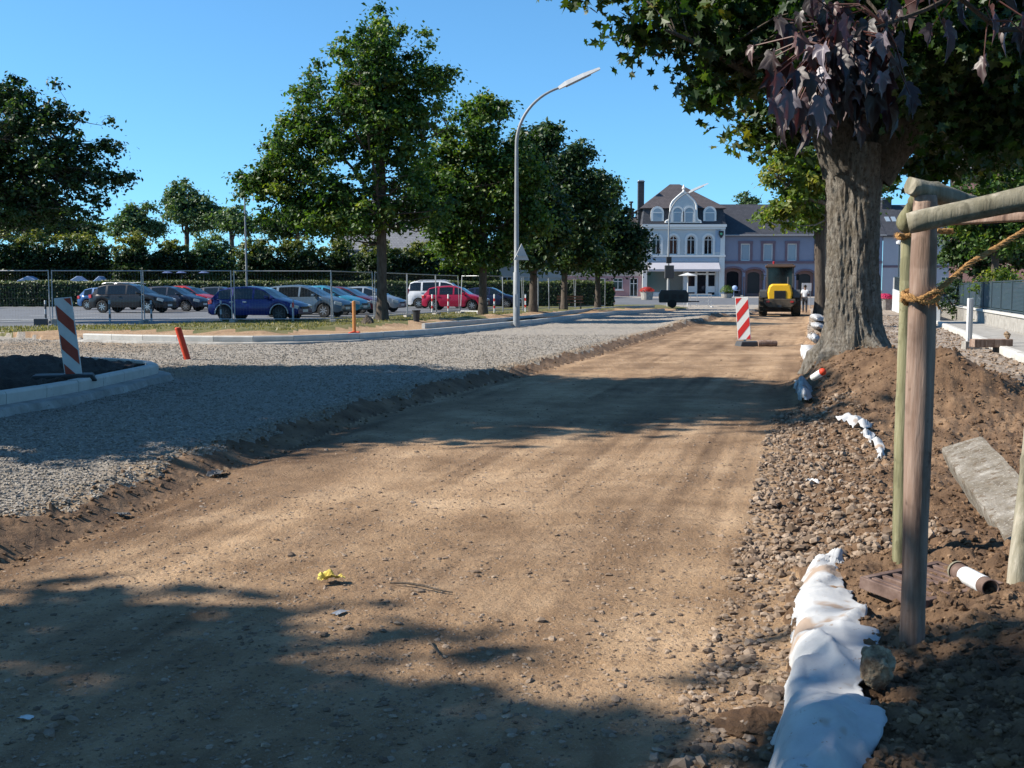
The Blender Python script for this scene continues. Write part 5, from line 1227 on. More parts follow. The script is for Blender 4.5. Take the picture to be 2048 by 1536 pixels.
# right beacon on the dirt road
p = P(1489, 692, 0.0); Yb_ = p.y; zz = h1(p.x, p.y)
beacon('warning_beacon', 'bright red and white striped beacon board leaning on the dirt road before the loader', (p.x, Yb_, zz+.10), R(-20), 0.33, 1.08, (R(2), R(-4.5), 0), M['red'], M['white'], None, z0=0.06, flip=1, stripes=2.45, tab=True)
o = thing('beacon_base', 'dark rubber base block and pipe stub below the leaning beacon on the dirt road', 'base plate', (p.x+0.05, Yb_, zz-0.02), R(10))
b = MB(); b.prism([(-.25, 0), (.40, 0), (.36, .14), (-.21, .14)], -.2, .2); b.build('rubber_block', M['darkgrey'], o, bevel=.02)
o2 = thing('timber_offcut', 'short dark round timber lying right of the leaning beacon', 'timber', (p.x+0.52, Yb_-.1, zz+.06), R(8))
b = MB(); b.tube([(-.22, 0, 0), (0, 0, .01), (.28, 0, 0)], [.085, .09, .08], 12, jit=.05); b.build('log', M['post_brown'], o2, auto=True)
# ================================================================== STREET LAMPS
def lamp(label, X, Y, z0, ztop, arm_l, head_l, arm_dir=(1, 0), r=0.085, name='street_lamp', group='curved street lamps'):
    o = thing(name, label, 'street lamp', (X, Y, z0), math.atan2(arm_dir[1], arm_dir[0]), group); H_ = ztop-z0
    rise = H_*0.185; k = 14; pts = [(0, 0, -0.2), (0, 0, H_*0.22), (0, 0, H_*0.225), (0, 0, (H_-rise-0.55)*0.6), (0, 0, H_-rise-0.75)]; rad = [r*1.25, r*1.2, r*0.9, r*0.8, r*0.62]
    for i in range(1, k+1):
        t = i/k*math.pi/2*0.80
        pts.append((arm_l*(1-math.cos(t))/(1-math.cos(math.pi/2*.8)), 0, H_-rise-0.75+(rise+0.33)*math.sin(t)/math.sin(math.pi/2*.8))); rad.append(r*(0.62-0.2*i/k))
    b = MB(); b.tube(pts, rad, 12); b.build('pole', M['lampgrey'], o, auto=True)
    e = Vector(pts[-1]); d = (Vector(pts[-1])-Vector(pts[-2])).normalized(); d = Vector((d.x, 0, 0.45)).normalized()
    hd = MB(); n = Vector((-d.z, 0, d.x)); hw_ = 0.14
    q = [(-0.05, .05), (0.25, .11), (head_l*0.6, .09), (head_l, .03)]
    top = [e+d*a+n*t_ for a, t_ in q]; bot = [e+d*a-n*0.045 for a, t_ in q]
    vs = []
    for s, wsc in ((-1, 1), (1, 1)):
        for i, (a, b_) in enumerate(zip(top, bot)):
            w_ = hw_*(0.6 if i in (0, 3) else 1); vs += [a+Vector((0, s*w_*.6, 0)), b_+Vector((0, s*w_, 0))]
    m = 2*len(q); fs = []
    for i in range(len(q)-1):
        a = 2*i; fs += [(a, a+1, a+3, a+2), (a+m, a+2+m, a+3+m, a+1+m), (a, a+2, a+2+m, a+m), (a+1, a+1+m, a+3+m, a+3)]
    fs += [(0, m, m+1, 1), (m-2, m-1, 2*m-1, 2*m-2)]
    hd.add(vs, fs); ho = hd.build('lamp_head', M['whitefilm'], o)
    dg = MB(); c = e+d*(head_l*0.45)-n*0.06; dg.box(c, (head_l*0.62, .2, .04), ry=-math.atan2(d.z, d.x)); dg.build('lamp_cover', M['galv'], ho, bevel=.01)
    if r > 0.08:
        b = MB(); b.box((0, -r*1.22, H_*0.11), (0.11, 0.02, 0.42)); b.build('access_door', M['galv'], o)
    return o
Yl = 37.5; X = (1033-1024)/F*Yl; zl = h1(X, Yl, False)
lamp('tall curved street lamp standing at the kerb before the row of maples', X, Yl, zl, D(0, 150, Yl).z, 1.48, 1.50, r=0.095)
Yl = 79; X = (1335-1024)/F*Yl
lamp('distant curved street lamp in front of the white town house', X, Yl, h1(X, Yl, False), D(0, 373, Yl).z, 1.45, 1.5)
Yl = 110; X = (334-1024)/F*Yl; lamp('small far street lamp leaning left between the background trees', X, Yl, 0.3, D(0, 414, Yl).z, 0.5, 0.9, (-1, 0), r=.07)
Yl = 72; X = (496-1024)/F*Yl
o = thing('lamp_pole', 'thin straight grey pole rising behind the royal blue hatchback into the maple leaves', 'pole', (X, Yl, 0.15)); b = MB(); b.tube([(0, 0, -.1), (-.03, 0, D(0, 372, Yl).z)], [.075, .05], 10); b.build('pole', M['lampgrey'], o, auto=True)
b = MB(); b.lathe([(.04, 0), (.16, .05), (.18, .2), (.05, .32)], (-.03, 0, D(0, 372, Yl).z), 10); b.build('lamp_head', M['galv'], o)
Yl = 96; X = (1793-1024)/F*Yl; o = thing('park_lamp', 'short globe topped lamp post in front of the pale terraced house', 'street lamp', (X, Yl, .3)); zt = D(0, 490, Yl).z-.3
b = MB(); b.tube([(0, 0, 0), (0, 0, zt)], .06, 8); b.build('pole', M['railing'], o); b = MB(); b.lathe([(.08, zt), (.28, zt+.1), (.3, zt+.3), (.1, zt+.42)], (0, 0, 0), 10); b.build('lamp_head', M['whitefilm'], o)
# signs on the first lamp (seen from behind) - triangle
Yl = 37.3; X = (1043-1024)/F*Yl; o = thing('triangle_sign', 'grey back of a triangular road sign clamped to the tall street lamp', 'road sign', (X, Yl+.05, D(0, 520, Yl).z), R(35))
b = MB(); b.prism([(-.32, 0), (.32, 0), (0, .56)], 0, .02); b.build('sign_plate', M['signback'], o); b = MB(); b.bx(-.2, .2, -.05, -.004, .12, .17); b.build('bracket', M['galv'], o)
# signal boxes on second lamp
Yl = 78.7; X = (1338-1024)/F*Yl; o = thing('traffic_signal', 'dark traffic signal box hung on the distant street lamp', 'traffic light', (X-.2, Yl, D(0, 560, Yl).z))
for nm, px0, px1, y0, y1 in (('signal_head', 1331, 1341, 514, 527), ('signal_box', 1328, 1346, 531, 557)):
    b = MB(); k = Yl/F; b.bx((px0-1333)*k, (px1-1333)*k, -.2, .1, (560-y1)*k, (560-y0)*k); b.build(nm, M['black'] if nm == 'signal_head' else M['darkgrey'], o, bevel=.03)
# white board sign near the person
Yl = 80; X = (1611-1024)/F*Yl; o = thing('notice_board', 'white blank notice board on posts behind the walking person', 'sign', (X, Yl, h1(X, Yl, False))); k = Yl/F
zt, zb_ = D(0, 566, Yl).z-h1(X, Yl, False), D(0, 582, Yl).z-h1(X, Yl, False)
b = MB(); b.bx(-9.5*k, 9.5*k, 0, .03, zb_, zt); b.build('board', M['white'], o)
for s in (-1, 1): b = MB(); b.tube([(s*8*k, .05, -.1), (s*8*k, .05, zt)], .03, 6); b.build('post', M['galv'], o)
# white barrier at the end of the gravel
Yl = 76; k = Yl/F; X = (1366-1024)/F*Yl; o = thing('road_barrier', 'low white railed barrier at the far end of the gravel', 'barrier', (X, Yl, h1(X, Yl, False))); zt = 0.95; b = MB()
b.bx(0, 56*k, -.02, .02, zt-.08, zt); b.bx(0, 56*k, -.019, .019, .35, .42)
for q in (0.02, 14*k, 27*k, 50*k, 55*k): b.bx(q-.025, q+.025, -.018, .018, .05, zt-.081)
b.build('rails', M['white'], o); b = MB(); b.bx(55*k, 59*k, -.25, .25, 0, .08); b.build('foot', M['white'], o)
o = thing('garden_parasol', 'small pale parasol with white pole in front of the town house shop', 'parasol', ((1374-1024)/F*84, 84, h1(14, 84, False))); k = 84/F
zt = D(0, 548, 84).z-h1(14, 84, False); b = MB(); b.lathe([(.03, zt+.1), (.75, zt-.12), (.72, zt-.15), (.02, zt+.02)], (0, 0, 0), 10); b.build('canopy', M['whitefilm'], o); b = MB(); b.tube([(0, 0, 0), (0, 0, zt)], .04, 8); b.build('pole', M['white'], o)
# compressor trailer and cabinet (dark machine)
Yl = 72; k = Yl/F; X = (1346-1024)/F*Yl; o = thing('compressor_trailer', 'dark green site compressor on wheels at the far end of the kerb', 'compressor', (X, Yl, 0.2), R(-6))
b = MB(); b.prism([(-.95, .35), (.95, .35), (.98, .9), (.8, 1.18), (-.85, 1.18), (-.98, .9)], -.55, .55); b.build('body', simple('dark machine green', (.018, .028, .03), .5), o, bevel=.04)
b = MB(); b.box((1.3, 0, .42), (.8, .08, .08)); b.build('drawbar', M['darkgrey'], o)
for s in (-1, 1): b = MB(); b.lathe([(.2, -.08), (.28, -.08), (.28, .08), (.2, .08)], (-.1, s*.62, .28), 16, 'y'); w_ = b.build('wheel', M['tyre'], o); b = MB(); b.lathe([(.19, -.05), (.19, .05)], (-.1, s*.62, .28), 12, 'y'); b.build('rim', M['darkgrey'], w_)
for q in (-.5, 0, .5): b = MB(); b.box((q, -.56, .75), (.34, .03, .3)); b.build('grille', M['black'], o)
# flower tubs, round bush
def tub(label, px, Y, leafm, fl, r, hgt, nm='flower_tub'):
    X = (px-1024)/F*Y; z = h1(X, Y, False); o = thing(nm, label, 'planter', (X, Y, z)); b = MB(); b.lathe([(r*.7, 0), (r*.85, hgt*.9), (r*.9, hgt), (r*.8, hgt)], (0, 0, 0), 14); b.build('pot', M['concrete'], o)
    rg = np.random.default_rng(px); n = 700; q = rg.normal(0, 1, (n, 3)); q /= np.linalg.norm(q, axis=1)[:, None]; q[:, 2] = np.abs(q[:, 2])*(1 if fl else 1.0)
    leaf_mesh('plant', q*np.array([r, r, r*(1.0 if not fl else .6)])*rg.uniform(.8, 1.05, (n, 1))+np.array([0, 0, hgt+(r*.2 if not fl else 0)]), q, np.full(n, .1), leafm, o, rg=rg)
    return o
M['redflower'] = leafmat('red flower', [(0, (.03, .06, .01)), (.3, (.45, .02, .02)), (1, (.6, .05, .05))]); M['pinkflower'] = leafmat('pink flower', [(0, (.2, .02, .06)), (.5, (.6, .03, .15)), (1, (.75, .1, .25))])
tub('tub of red flowers before the white town house', 1293, 105, M['redflower'], True, .75, .8); tub('round clipped box bush in a low pot between white and lilac houses', 1452, 112, M['leaf_green'], False, .72, .45, 'potted_bush')
tub('mound of pink flowers on a stand beside the white parapet wall', 1768, 74, M['pinkflower'], True, .62, .75)
# items in front of shop
for px, lb, m in ((1466, 'white covered cafe table in front of the arcade', M['bluecloth']), ):
    X = (px-1024)/F*116; o = thing('cafe_table', lb, 'table', (X, 116, h1(X, 116, False))); b = MB(); b.lathe([(.05, 0), (.05, .7), (.7, .72), (.72, .76), (0.01, .77)], (0, 0, 0), 14); b.build('table_top', m, o); b = MB(); b.ball((.1, 0, 1.0), .3, sc=(1, 1, .9)); b.build('cloth_bundle', m, o)
# ================================================================== WHEEL LOADER
Yl = 57.5; X = (1558-1024)/F*Yl
lo = thing('wheel_loader', 'yellow wheel loader seen from behind on the dirt road', 'wheel loader', (X, Yl, 0.0), R(-13.5))   # +Y local = forward
def tyre(root, x, y, r, w):
    b = MB(); b.lathe([(r*.55, -w/2), (r*.92, -w/2), (r, -w*.38), (r, w*.38), (r*.92, w/2), (r*.55, w/2)], (x, y, r), 24, 'x')
    for k in range(16):
        a = k*2*math.pi/16
        for s in (-1, 1): b.box((x+s*w*.22, y+math.cos(a+s*.1)*(r+.012), r+math.sin(a+s*.1)*(r+.012)), (w*.46, .10, .05), rx=a+math.pi/2+s*.0)
    t = b.build('wheel', M['tyre_dusty'], root); b = MB(); b.lathe([(r*.56, -w*.3), (r*.5, -w*.42), (r*.2, -w*.36), (r*.2, w*.36), (r*.5, w*.42), (r*.56, w*.3)], (x, y, r), 18, 'x'); b.build('rim', M['yellow'], t)
for x in (-.87, .87):
    tyre(lo, x, .55, .66, .44); tyre(lo, x, 3.1, .66, .44)
b = MB()                        # rear hood, slightly domed
sec = [(-.62, .92), (-.66, 1.25), (-.56, 1.62), (-.42, 1.72), (.42, 1.72), (.56, 1.62), (.66, 1.25), (.62, .92)]
rings = [(-.35, .90), (-.22, .98), (.9, 1.02), (1.35, 1.03)]
vs = [(a*s, y, .92+(z-.92)*(1 if i else .93)) for i, (y, s) in enumerate(rings) for a, z in sec]; k = len(sec)
fs = [(i*k+j, i*k+(j+1) % k, (i+1)*k+(j+1) % k, (i+1)*k+j) for i in range(3) for j in range(k)]+[tuple(range(k)), tuple(range(4*k-1, 3*k-1, -1))]
b.add(vs, fs); ho = b.build('engine_hood', M['yellow'], lo, bevel=.03)
b = MB(); b.bx(-.30, .30, -.372, -.352, .90, 1.36)
for i in range(7): b.bx(-.28, .28, -.385, -.374, .94+i*.06, .965+i*.06)
b.build('radiator_grille', M['black'], ho)
b = MB(); b.prism([(-.80, .93), (-.84, .70), (-.58, .47), (.58, .47), (.84, .70), (.80, .93)], -.48, .25); cw = b.build('counterweight', noisy('dusty black iron', [(.3, (.05, .042, .034)), (.7, (.15, .11, .075))], 3, .8, .2), lo, bevel=.03)
for s in (-1, 1): b = MB(); b.box((s*.62, -.50, .78), (.16, .04, .09)); b.build('tail_light', M['taillight'], cw)
b = MB(); b.bx(-.09, .09, -.60, -.485, .48, .62); b.build('tow_hitch', M['darkgrey'], cw)
b = MB(); b.bx(-.5, .5, -.2, 3.6, .45, .9); b.build('chassis', M['darkgrey'], lo)
for s in (-1, 1):
    b = MB(); b.prism([(-.15, 1.0), (-.1, 1.32), (.2, 1.42), (1.0, 1.42), (1.35, 1.15), (1.35, 1.08), (1.0, 1.34), (.2, 1.34), (-.05, 1.25)], s*.68, s*1.05, 'yz'); b.build('mudguard', M['darkgrey'], lo)
cab = MB()
for x in (-.68, .68):
    for y in (1.3, 2.5): cab.bx(x-.05, x+.05, y-.05, y+.05, 1.3, 2.62)
cab.bx(-.74, .74, 1.2, 2.6, 1.1, 1.5)
cabo = cab.build('cab_frame', M['darkgrey'], lo, bevel=.01)
b = MB(); b.bx(-.80, .80, 1.12, 2.68, 2.62, 2.74); b.bx(-.7, .7, 1.2, 2.6, 2.74, 2.80); b.build('cab_roof', simple('brown roof', (.10, .06, .04), .6), cabo, bevel=.03)
b = MB(); b.bx(-.625, .625, 1.29, 1.31, 1.5, 2.62); b.build('rear_window', M['glass'], cabo)
for s in (-1, 1): b = MB(); b.bx(s*.68-.01, s*.68+.01, 1.355, 2.445, 1.5, 2.62); b.build('side_window', M['glass'], cabo)
b = MB(); b.bx(-.625, .625, 2.49, 2.51, 1.5, 2.62); b.build('windscreen', M['glass'], cabo)
b = MB(); b.bx(-.28, .28, 1.6, 1.8, 1.5, 2.2); b.build('seat', M['black'], cabo)
b = MB(); b.lathe([(.05, 2.80), (.06, 2.92), (.03, 2.96)], (-.35, 1.5, 0), 10); b.build('beacon_light', M['taillight'], cabo)
for s in (-1, 1): b = MB(); b.box((s*.95, 2.4, 2.1), (.16, .04, .34)); b.tube([(s*.7, 2.45, 2.2), (s*.9, 2.42, 2.2)], .015, 6); b.build('mirror', M['black'], cabo)
b = MB(); b.tube([(.42, .6, 1.7), (.42, .6, 2.1)], .045, 10); b.build('exhaust_pipe', M['darkgrey'], ho)
for s in (-1, 1): b = MB(); b.tube([(s*.45, 2.7, 1.6), (s*.5, 3.8, 1.2), (s*.5, 4.5, .5)], .11, 6); b.build('lift_arm', M['yellow'], lo)
b = MB(); b.prism([(4.3, .15), (5.4, .12), (5.2, .2), (4.45, .35), (4.35, 1.1), (4.2, 1.15)], -1.15, 1.15, 'yz'); b.build('bucket', M['darkgrey'], lo)
# ================================================================== PEOPLE
def skinfig(name, joints, edges, rad, mat, parent, sub=2):
    me = bpy.data.meshes.new(name); me.from_pydata(joints, edges, []); o = bpy.data.objects.new(name, me); COL.objects.link(o); o.parent = parent
    m = o.modifiers.new('skin', 'SKIN'); m.use_smooth_shade = True
    for v, r in zip(me.skin_vertices[0].data, rad): v.radius = (r, r) if not hasattr(r, '__len__') else r
    me.skin_vertices[0].data[0].use_root = True
    s = o.modifiers.new('sub', 'SUBSURF'); s.levels = sub; s.render_levels = sub
    me.materials.append(mat); return o
def person(label, loc, rz, hgt, stride, topm, legm, arm_up, hatm=None, skinm=None):
    o = thing('person', label, 'person', loc, rz); k = hgt/1.75; st = stride
    J = dict(pel=(0, 0, .95), bel=(0, .0, 1.08), ch=(0, .0, 1.3), nk=(0, 0, 1.47), hb=(0, .02, 1.56), hd=(0, .02, 1.66),
             shl=(-.17, 0, 1.41), ell=(-.24, -.02, 1.14), wrl=(-.22, .12, .92), hal=(-.21, .16, .84), shr=(.17, 0, 1.41), elr=(.25, .0, 1.14), wrr=(.22, .22, 1.2), har=(.18, .28, 1.24),
             hpl=(-.09, 0, .9), knl=(-.10, st*.6+.03, .5), anl=(-.10, st*.2-.12 if st else 0, .09), tol=(-.11, st*.2+.05, .03), hpr=(.09, 0, .9), knr=(.10, -st*.1+.05, .5), anr=(.10, -st*.7, .10), tor=(.11, -st*.7+.15, .04))
    if not arm_up: J['wrr'] = (.24, .10, .90); J['har'] = (.23, .13, .82)
    names = list(J); idx = {n: i for i, n in enumerate(names)}; E = [('pel', 'bel'), ('bel', 'ch'), ('ch', 'nk'), ('nk', 'hb'), ('hb', 'hd'), ('ch', 'shl'), ('shl', 'ell'), ('ell', 'wrl'), ('wrl', 'hal'), ('ch', 'shr'), ('shr', 'elr'), ('elr', 'wrr'), ('wrr', 'har'),
         ('pel', 'hpl'), ('hpl', 'knl'), ('knl', 'anl'), ('anl', 'tol'), ('pel', 'hpr'), ('hpr', 'knr'), ('knr', 'anr'), ('anr', 'tor')]
    rd = dict(pel=.13, bel=.12, ch=.14, nk=.055, hb=.085, hd=.09, shl=.06, ell=.042, wrl=.03, hal=.035, shr=.06, elr=.042, wrr=.03, har=.035, hpl=.09, knl=.06, anl=.045, tol=.035, hpr=.09, knr=.06, anr=.045, tor=.035)
    sc = lambda p: tuple(c*k for c in p)
    skinfig('body', [sc(J[n]) for n in names], [(idx[a], idx[b]) for a, b in E], [rd[n]*k for n in names], skinm or M['skin'], o)
    def sub_(nm, keys, ed, grow, mat, over={}):
        skinfig(nm, [sc(over.get(n, J[n])) for n in keys], [(keys.index(a), keys.index(b)) for a, b in ed], [(rd[n]+grow)*k for n in keys], mat, o)
    mid = lambda a, b, t: tuple(J[a][i]*(1-t)+J[b][i]*t for i in range(3))
    sub_('shirt', ['pel', 'bel', 'ch', 'nk', 'shl', 'ell', 'shr', 'elr'], [('pel', 'bel'), ('bel', 'ch'), ('ch', 'nk'), ('ch', 'shl'), ('shl', 'ell'), ('ch', 'shr'), ('shr', 'elr')], .022, topm, {'nk': (0, 0, 1.43), 'ell': mid('shl', 'ell', .8), 'elr': mid('shr', 'elr', .8)})
    sub_('trousers', ['pel', 'hpl', 'knl', 'anl', 'hpr', 'knr', 'anr'], [('pel', 'hpl'), ('hpl', 'knl'), ('knl', 'anl'), ('pel', 'hpr'), ('hpr', 'knr'), ('knr', 'anr')], .018, legm)
    h = MB(); h.ball(tuple(c*k for c in (0, -.005, 1.70)), .105*k, 12, 8, (.92, 1.05, .95)); h.build('hair', hatm or M['hair'], o, smooth=True)
    f = MB(); f.ball(tuple(c*k for c in (0, .12, 1.63)), .018*k, 6, 5, (1, 1.3, 1.4))
    for s in (-1, 1): f.ball(tuple(c*k for c in (s*.095, .02, 1.64)), .025*k, 6, 5, (.5, 1, 1.3))
    f.build('face_details', skinm or M['skin'], o, smooth=True)
    for n, sd in (('hal', -1), ('har', 1)):
        p_ = Vector(J[n])*k; g_ = MB()
        for q in range(4): a = (q-1.5)*.017*k; g_.tube([p_+Vector((a, .0, -.01)), p_+Vector((a, .025*k, -.05*k)), p_+Vector((a*.9, .03*k, -.075*k-(.01 if q in (1, 2) else 0)*k))], [.009*k, .008*k, .006*k], 5)
        g_.tube([p_+Vector((-sd*.03*k, .01, 0)), p_+Vector((-sd*.045*k, .04*k, -.03*k))], [.009*k, .007*k], 5); g_.build('fingers', skinm or M['skin'], o, smooth=True)
    for n, a in (('tol', 'anl'), ('tor', 'anr')):
        s_ = MB(); c = (Vector(J[n])*.55+Vector(J[a])*.45)*k; s_.ball((c.x, c.y+.02, max(.045, c.z-.01)), .055*k, 10, 6, (.9, 2.3, .85)); s_.build('shoe', M['black'], o, smooth=True)
    return o
Yp = 66; X = (1608-1024)/F*Yp
person('person in white shirt and dark trousers walking beside the yellow loader', (X, Yp, h1(X, Yp, False)+.01), R(-15), 1.66, .32, M['shirtwhite'], M['trousers'], True, skinm=M['darkskin'])
Yp = 93; X = (1226-1024)/F*Yp
person('person in orange red vest standing under the dark trees', (X, Yp, h1(X, Yp, False)+.01), R(60), 1.70, .15, M['vest'], M['trousers'], False)
# benches under trees, litter bins
Yp = 66; X = (1140-1024)/F*Yp; o = thing('park_bench', 'dark bench in the shade under the fourth maple', 'bench', (X, Yp, h1(X, Yp, False)))
b = MB(); [b.bx(-.8, .8, y, y+.1, .43, .47) for y in (-.2, -.07, .06)]; b.build('seat', M['woodbrown'], o); b = MB(); [b.bx(-.8, .8, .22, .25, z, z+.1) for z in (.6, .76)]; b.build('backrest', M['woodbrown'], o)
for s in (-1, 1): b = MB(); b.bx(s*.65-.03, s*.65+.03, -.2, .22, 0, .425); b.bx(s*.65-.03, s*.65+.03, .251, .28, 0, .88); b.build('leg', M['black'], o)
Yp = 39.5; X = (833-1024)/F*Yp; o = thing('litter_bin', 'small dark litter bin on the dry grass right of the spreading maple', 'bin', (X, Yp, h1(X, Yp)-.02)); b = MB(); b.lathe([(.11, 0), (.14, .38), (.16, .40), (.16, .43), (.1, .43)], (0, 0, 0), 12); b.build('bin_body', M['black'], o)
# toys / covered shapes behind hedge
for px, w_, lb, m in ((68, 1.1, 'leftmost pale boat like cover showing above the hedge', M['bluecloth']), (165, .8, 'pale peaked cover above the hedge behind the black estate car', M['bluecloth']), (208, 0.6, 'small pale cover above the hedge next to the peaked one', M['bluecloth'])):
    Y = 83; X = (px-1024)/F*Y; o = thing('tarpaulin_cover', lb, 'cover', (X, Y, .1), 0); b = MB(); b.prism([(-w_, 0), (w_, 0), (w_, 1.9), (w_*.5, 2.0), (-.1*w_, 2.35), (-w_*.7, 2.05), (-w_, 1.9)], -.5, .5); b.build('cover_sheet', m, o, bevel=.05)
for px, lb in ((338, 'left'), (366, 'middle'), (411, 'right')):
    Y = 83; X = (px-1024)/F*Y; o = thing('garden_parasol', lb+' of three small blue parasols peeking above the hedge over the red car', 'parasol', (X, Y, .1)); b = MB(); b.lathe([(.02, 2.78), (.42, 2.58), (.4, 2.56), (.02, 2.66)], (0, 0, 0), 10); b.build('canopy', simple('blue canopy', (.08, .13, .30), .8), o); b = MB(); b.tube([(0, 0, 0), (0, 0, 2.7)], .03, 6); b.build('pole', M['darkgrey'], o)
# ================================================================== RIGHT SIDE: low wall, fence, parapet
def lw_dir():
    a = Vector((WB[1][0]-3.0, WB[1][1]-9.7, 0)); b = Vector((23.7, 60, 0)); return a, b
a, b_ = lw_dir(); d = (b_-a).normalized(); Lw = (b_-a).length; rz = math.atan2(d.y, d.x)
o = thing('garden_wall', 'low concrete plinth wall carrying the dark louvred fence along the sidewalk', 'wall', (a.x, a.y, 0.0), rz)
b = MB(); b.bx(0, Lw, -.22, 0, 0, .62); b.build('wall', M['concrete'], o); b = MB(); b.bx(-.02, Lw+.02, -.30, .05, .622, .70); b.build('coping', M['kerb'], o, bevel=.01)
n = int(Lw/2.5)
ORD = 'first second third fourth fifth sixth seventh eighth ninth tenth eleventh twelfth thirteenth fourteenth fifteenth sixteenth seventeenth eighteenth nineteenth twentieth'.split()
pf = None
for i in range(n):
    lab = 'dark blue green louvred fence panel on the low wall, number %d from the camera end' % (i+1)
    if pf is None:
        pf = thing('louvre_fence', 'nearest dark blue green louvred fence panel on the low wall', 'fence', (a.x, a.y, .70), rz, 'louvred fence panels on the low wall')
        for x in (.04, 2.46): q = MB(); q.bx(x-.03, x+.03, -.15, -.09, 0, 1.02); q.build('post', M['railing'], pf)
        q = MB(); q.bx(.07, 2.43, -.14, -.1, .98, 1.02); q.bx(.07, 2.43, -.14, -.1, .04, .08); q.build('rail', M['railing'], pf)
        q = MB()
        for k in range(22): q.box((1.25, -.12, .12+k*.039), (2.36, .008, .034), rx=R(25))
        q.build('louvres', M['railing'], pf)
    else:
        p = a+d*(2.5*i); dup(pf, (p.x, p.y, .70), rz, ORD[i]+' dark louvred fence panel on the low wall, counted from its near end')
pf['label'] = 'first dark louvred fence panel on the low wall, counted from its near end'
# white parapet wall with railing, farther on
a2 = P(1784, 622, 0.0); b2 = P(1869, 641, 0.1); a2 = Vector((a2.x, a2.y, 0)); b2 = Vector((b2.x, b2.y, 0)); d2 = (b2-a2).normalized(); L3 = (b2-a2).length; rz2 = math.atan2(d2.y, d2.x)
o = thing('parapet_wall', 'white parapet wall with dark railing seen end on right of the big trunk', 'wall', a2, rz2)
b = MB(); b.prism([(0, -.2), (L3, -.2), (L3, .75), (0, 1.45)], 0, .22); b.build('wall', M['whitewall'], o)
b = MB()
for i in range(int(L3/.14)):
    x = .1+i*.14; z = 1.45-.7*x/L3; b.bx(x-.012, x+.012, .09, .12, z-.02, z+.80)
b.add([(0, .08, 2.25), (L3, .08, 1.55), (L3, .13, 1.55), (0, .13, 2.25), (0, .08, 2.3), (L3, .08, 1.6), (L3, .13, 1.6), (0, .13, 2.3)], [(0, 1, 2, 3), (4, 5, 6, 7), (0, 1, 5, 4), (2, 3, 7, 6), (1, 2, 6, 5), (0, 3, 7, 4)])
b.build('railing', M['railing'], o)
b = MB(); b.bx(-.06, .05, .02, .2, 0, 2.2); b.build('end_post', M['white'], o)
# shrubs and trees behind the low wall
def shrub(label, px, Y, w, h, mat, seed, n=26):
    X = (px-1024)/F*Y; o = thing('garden_shrub', label, 'shrub', (X, Y, 0.0)); C = crown([(0, 0, h*.5, w, w*.8, h*.5)], n, 110, .45, .13, mat, o, seed); 
    b = MB(); [b.tube(bend((0, 0, -.1), c, .1, 3, .05), [.03, .02, .015, .008], 5) for c in C[:10]]; b.build('stems', M['bark2'], o); return o
shrub('rounded light green shrub behind the louvred fence at the right edge', 2010, 42, 1.5, 2.2, M['leaf_light'], 81, 40)
shrub('dark shrub behind the louvred fence right of the wooden posts', 1925, 50, 1.7, 2.2, M['leaf_dark'], 82, 36)
shrub('low green shrub farther along behind the louvred fence', 1960, 58, 1.8, 2.6, M['leaf_green'], 83, 30)
ptree('garden_tree', 'bushy green garden tree in front of the grey roof at the right edge', 1985, 48, [(1975, 380, 75, 75), (2040, 340, 70, 80), (2080, 430, 80, 60), (1930, 420, 40, 45), (2000, 470, 80, 40), (2060, 260, 50, 50)], 220, 110, .6, .2, .18, 480, M['leaf_green'], M['bark2'], 84, nl=7)
ptree('garden_tree', 'dark garden tree filling the gap under the big maple limb at right', 1915, 54, [(1915, 500, 45, 40), (1960, 500, 60, 45), (2030, 490, 60, 50)], 110, 100, .7, .24, .16, 520, M['leaf_dark'], M['bark2'], 85, nl=5)
# slim birch-like trees left of the big trunk
Yt = 45; 
ptree('sycamore_tree', 'light green sycamore with pale forked stems just left of the big trunk', 1664, 40, [(1590, 350, 75, 55), (1640, 320, 70, 60), (1560, 410, 50, 45), (1620, 420, 50, 35), (1690, 330, 70, 70), (1600, 300, 60, 35), (1740, 330, 60, 50)], 210, 110, .5, .19, .24, 400, M['leaf_light'], M['bark'], 91, nl=8, lean=(-.3, 0))
ptree('sycamore_tree', 'darker sycamore stem leaning left behind the pale forked one', 1640, 58, [(1650, 400, 60, 60), (1700, 360, 70, 70), (1620, 440, 30, 30)], 90, 110, .7, .24, .30, 470, M['leaf_green'], M['bark2'], 92, nl=5, lean=(-.4, 0))
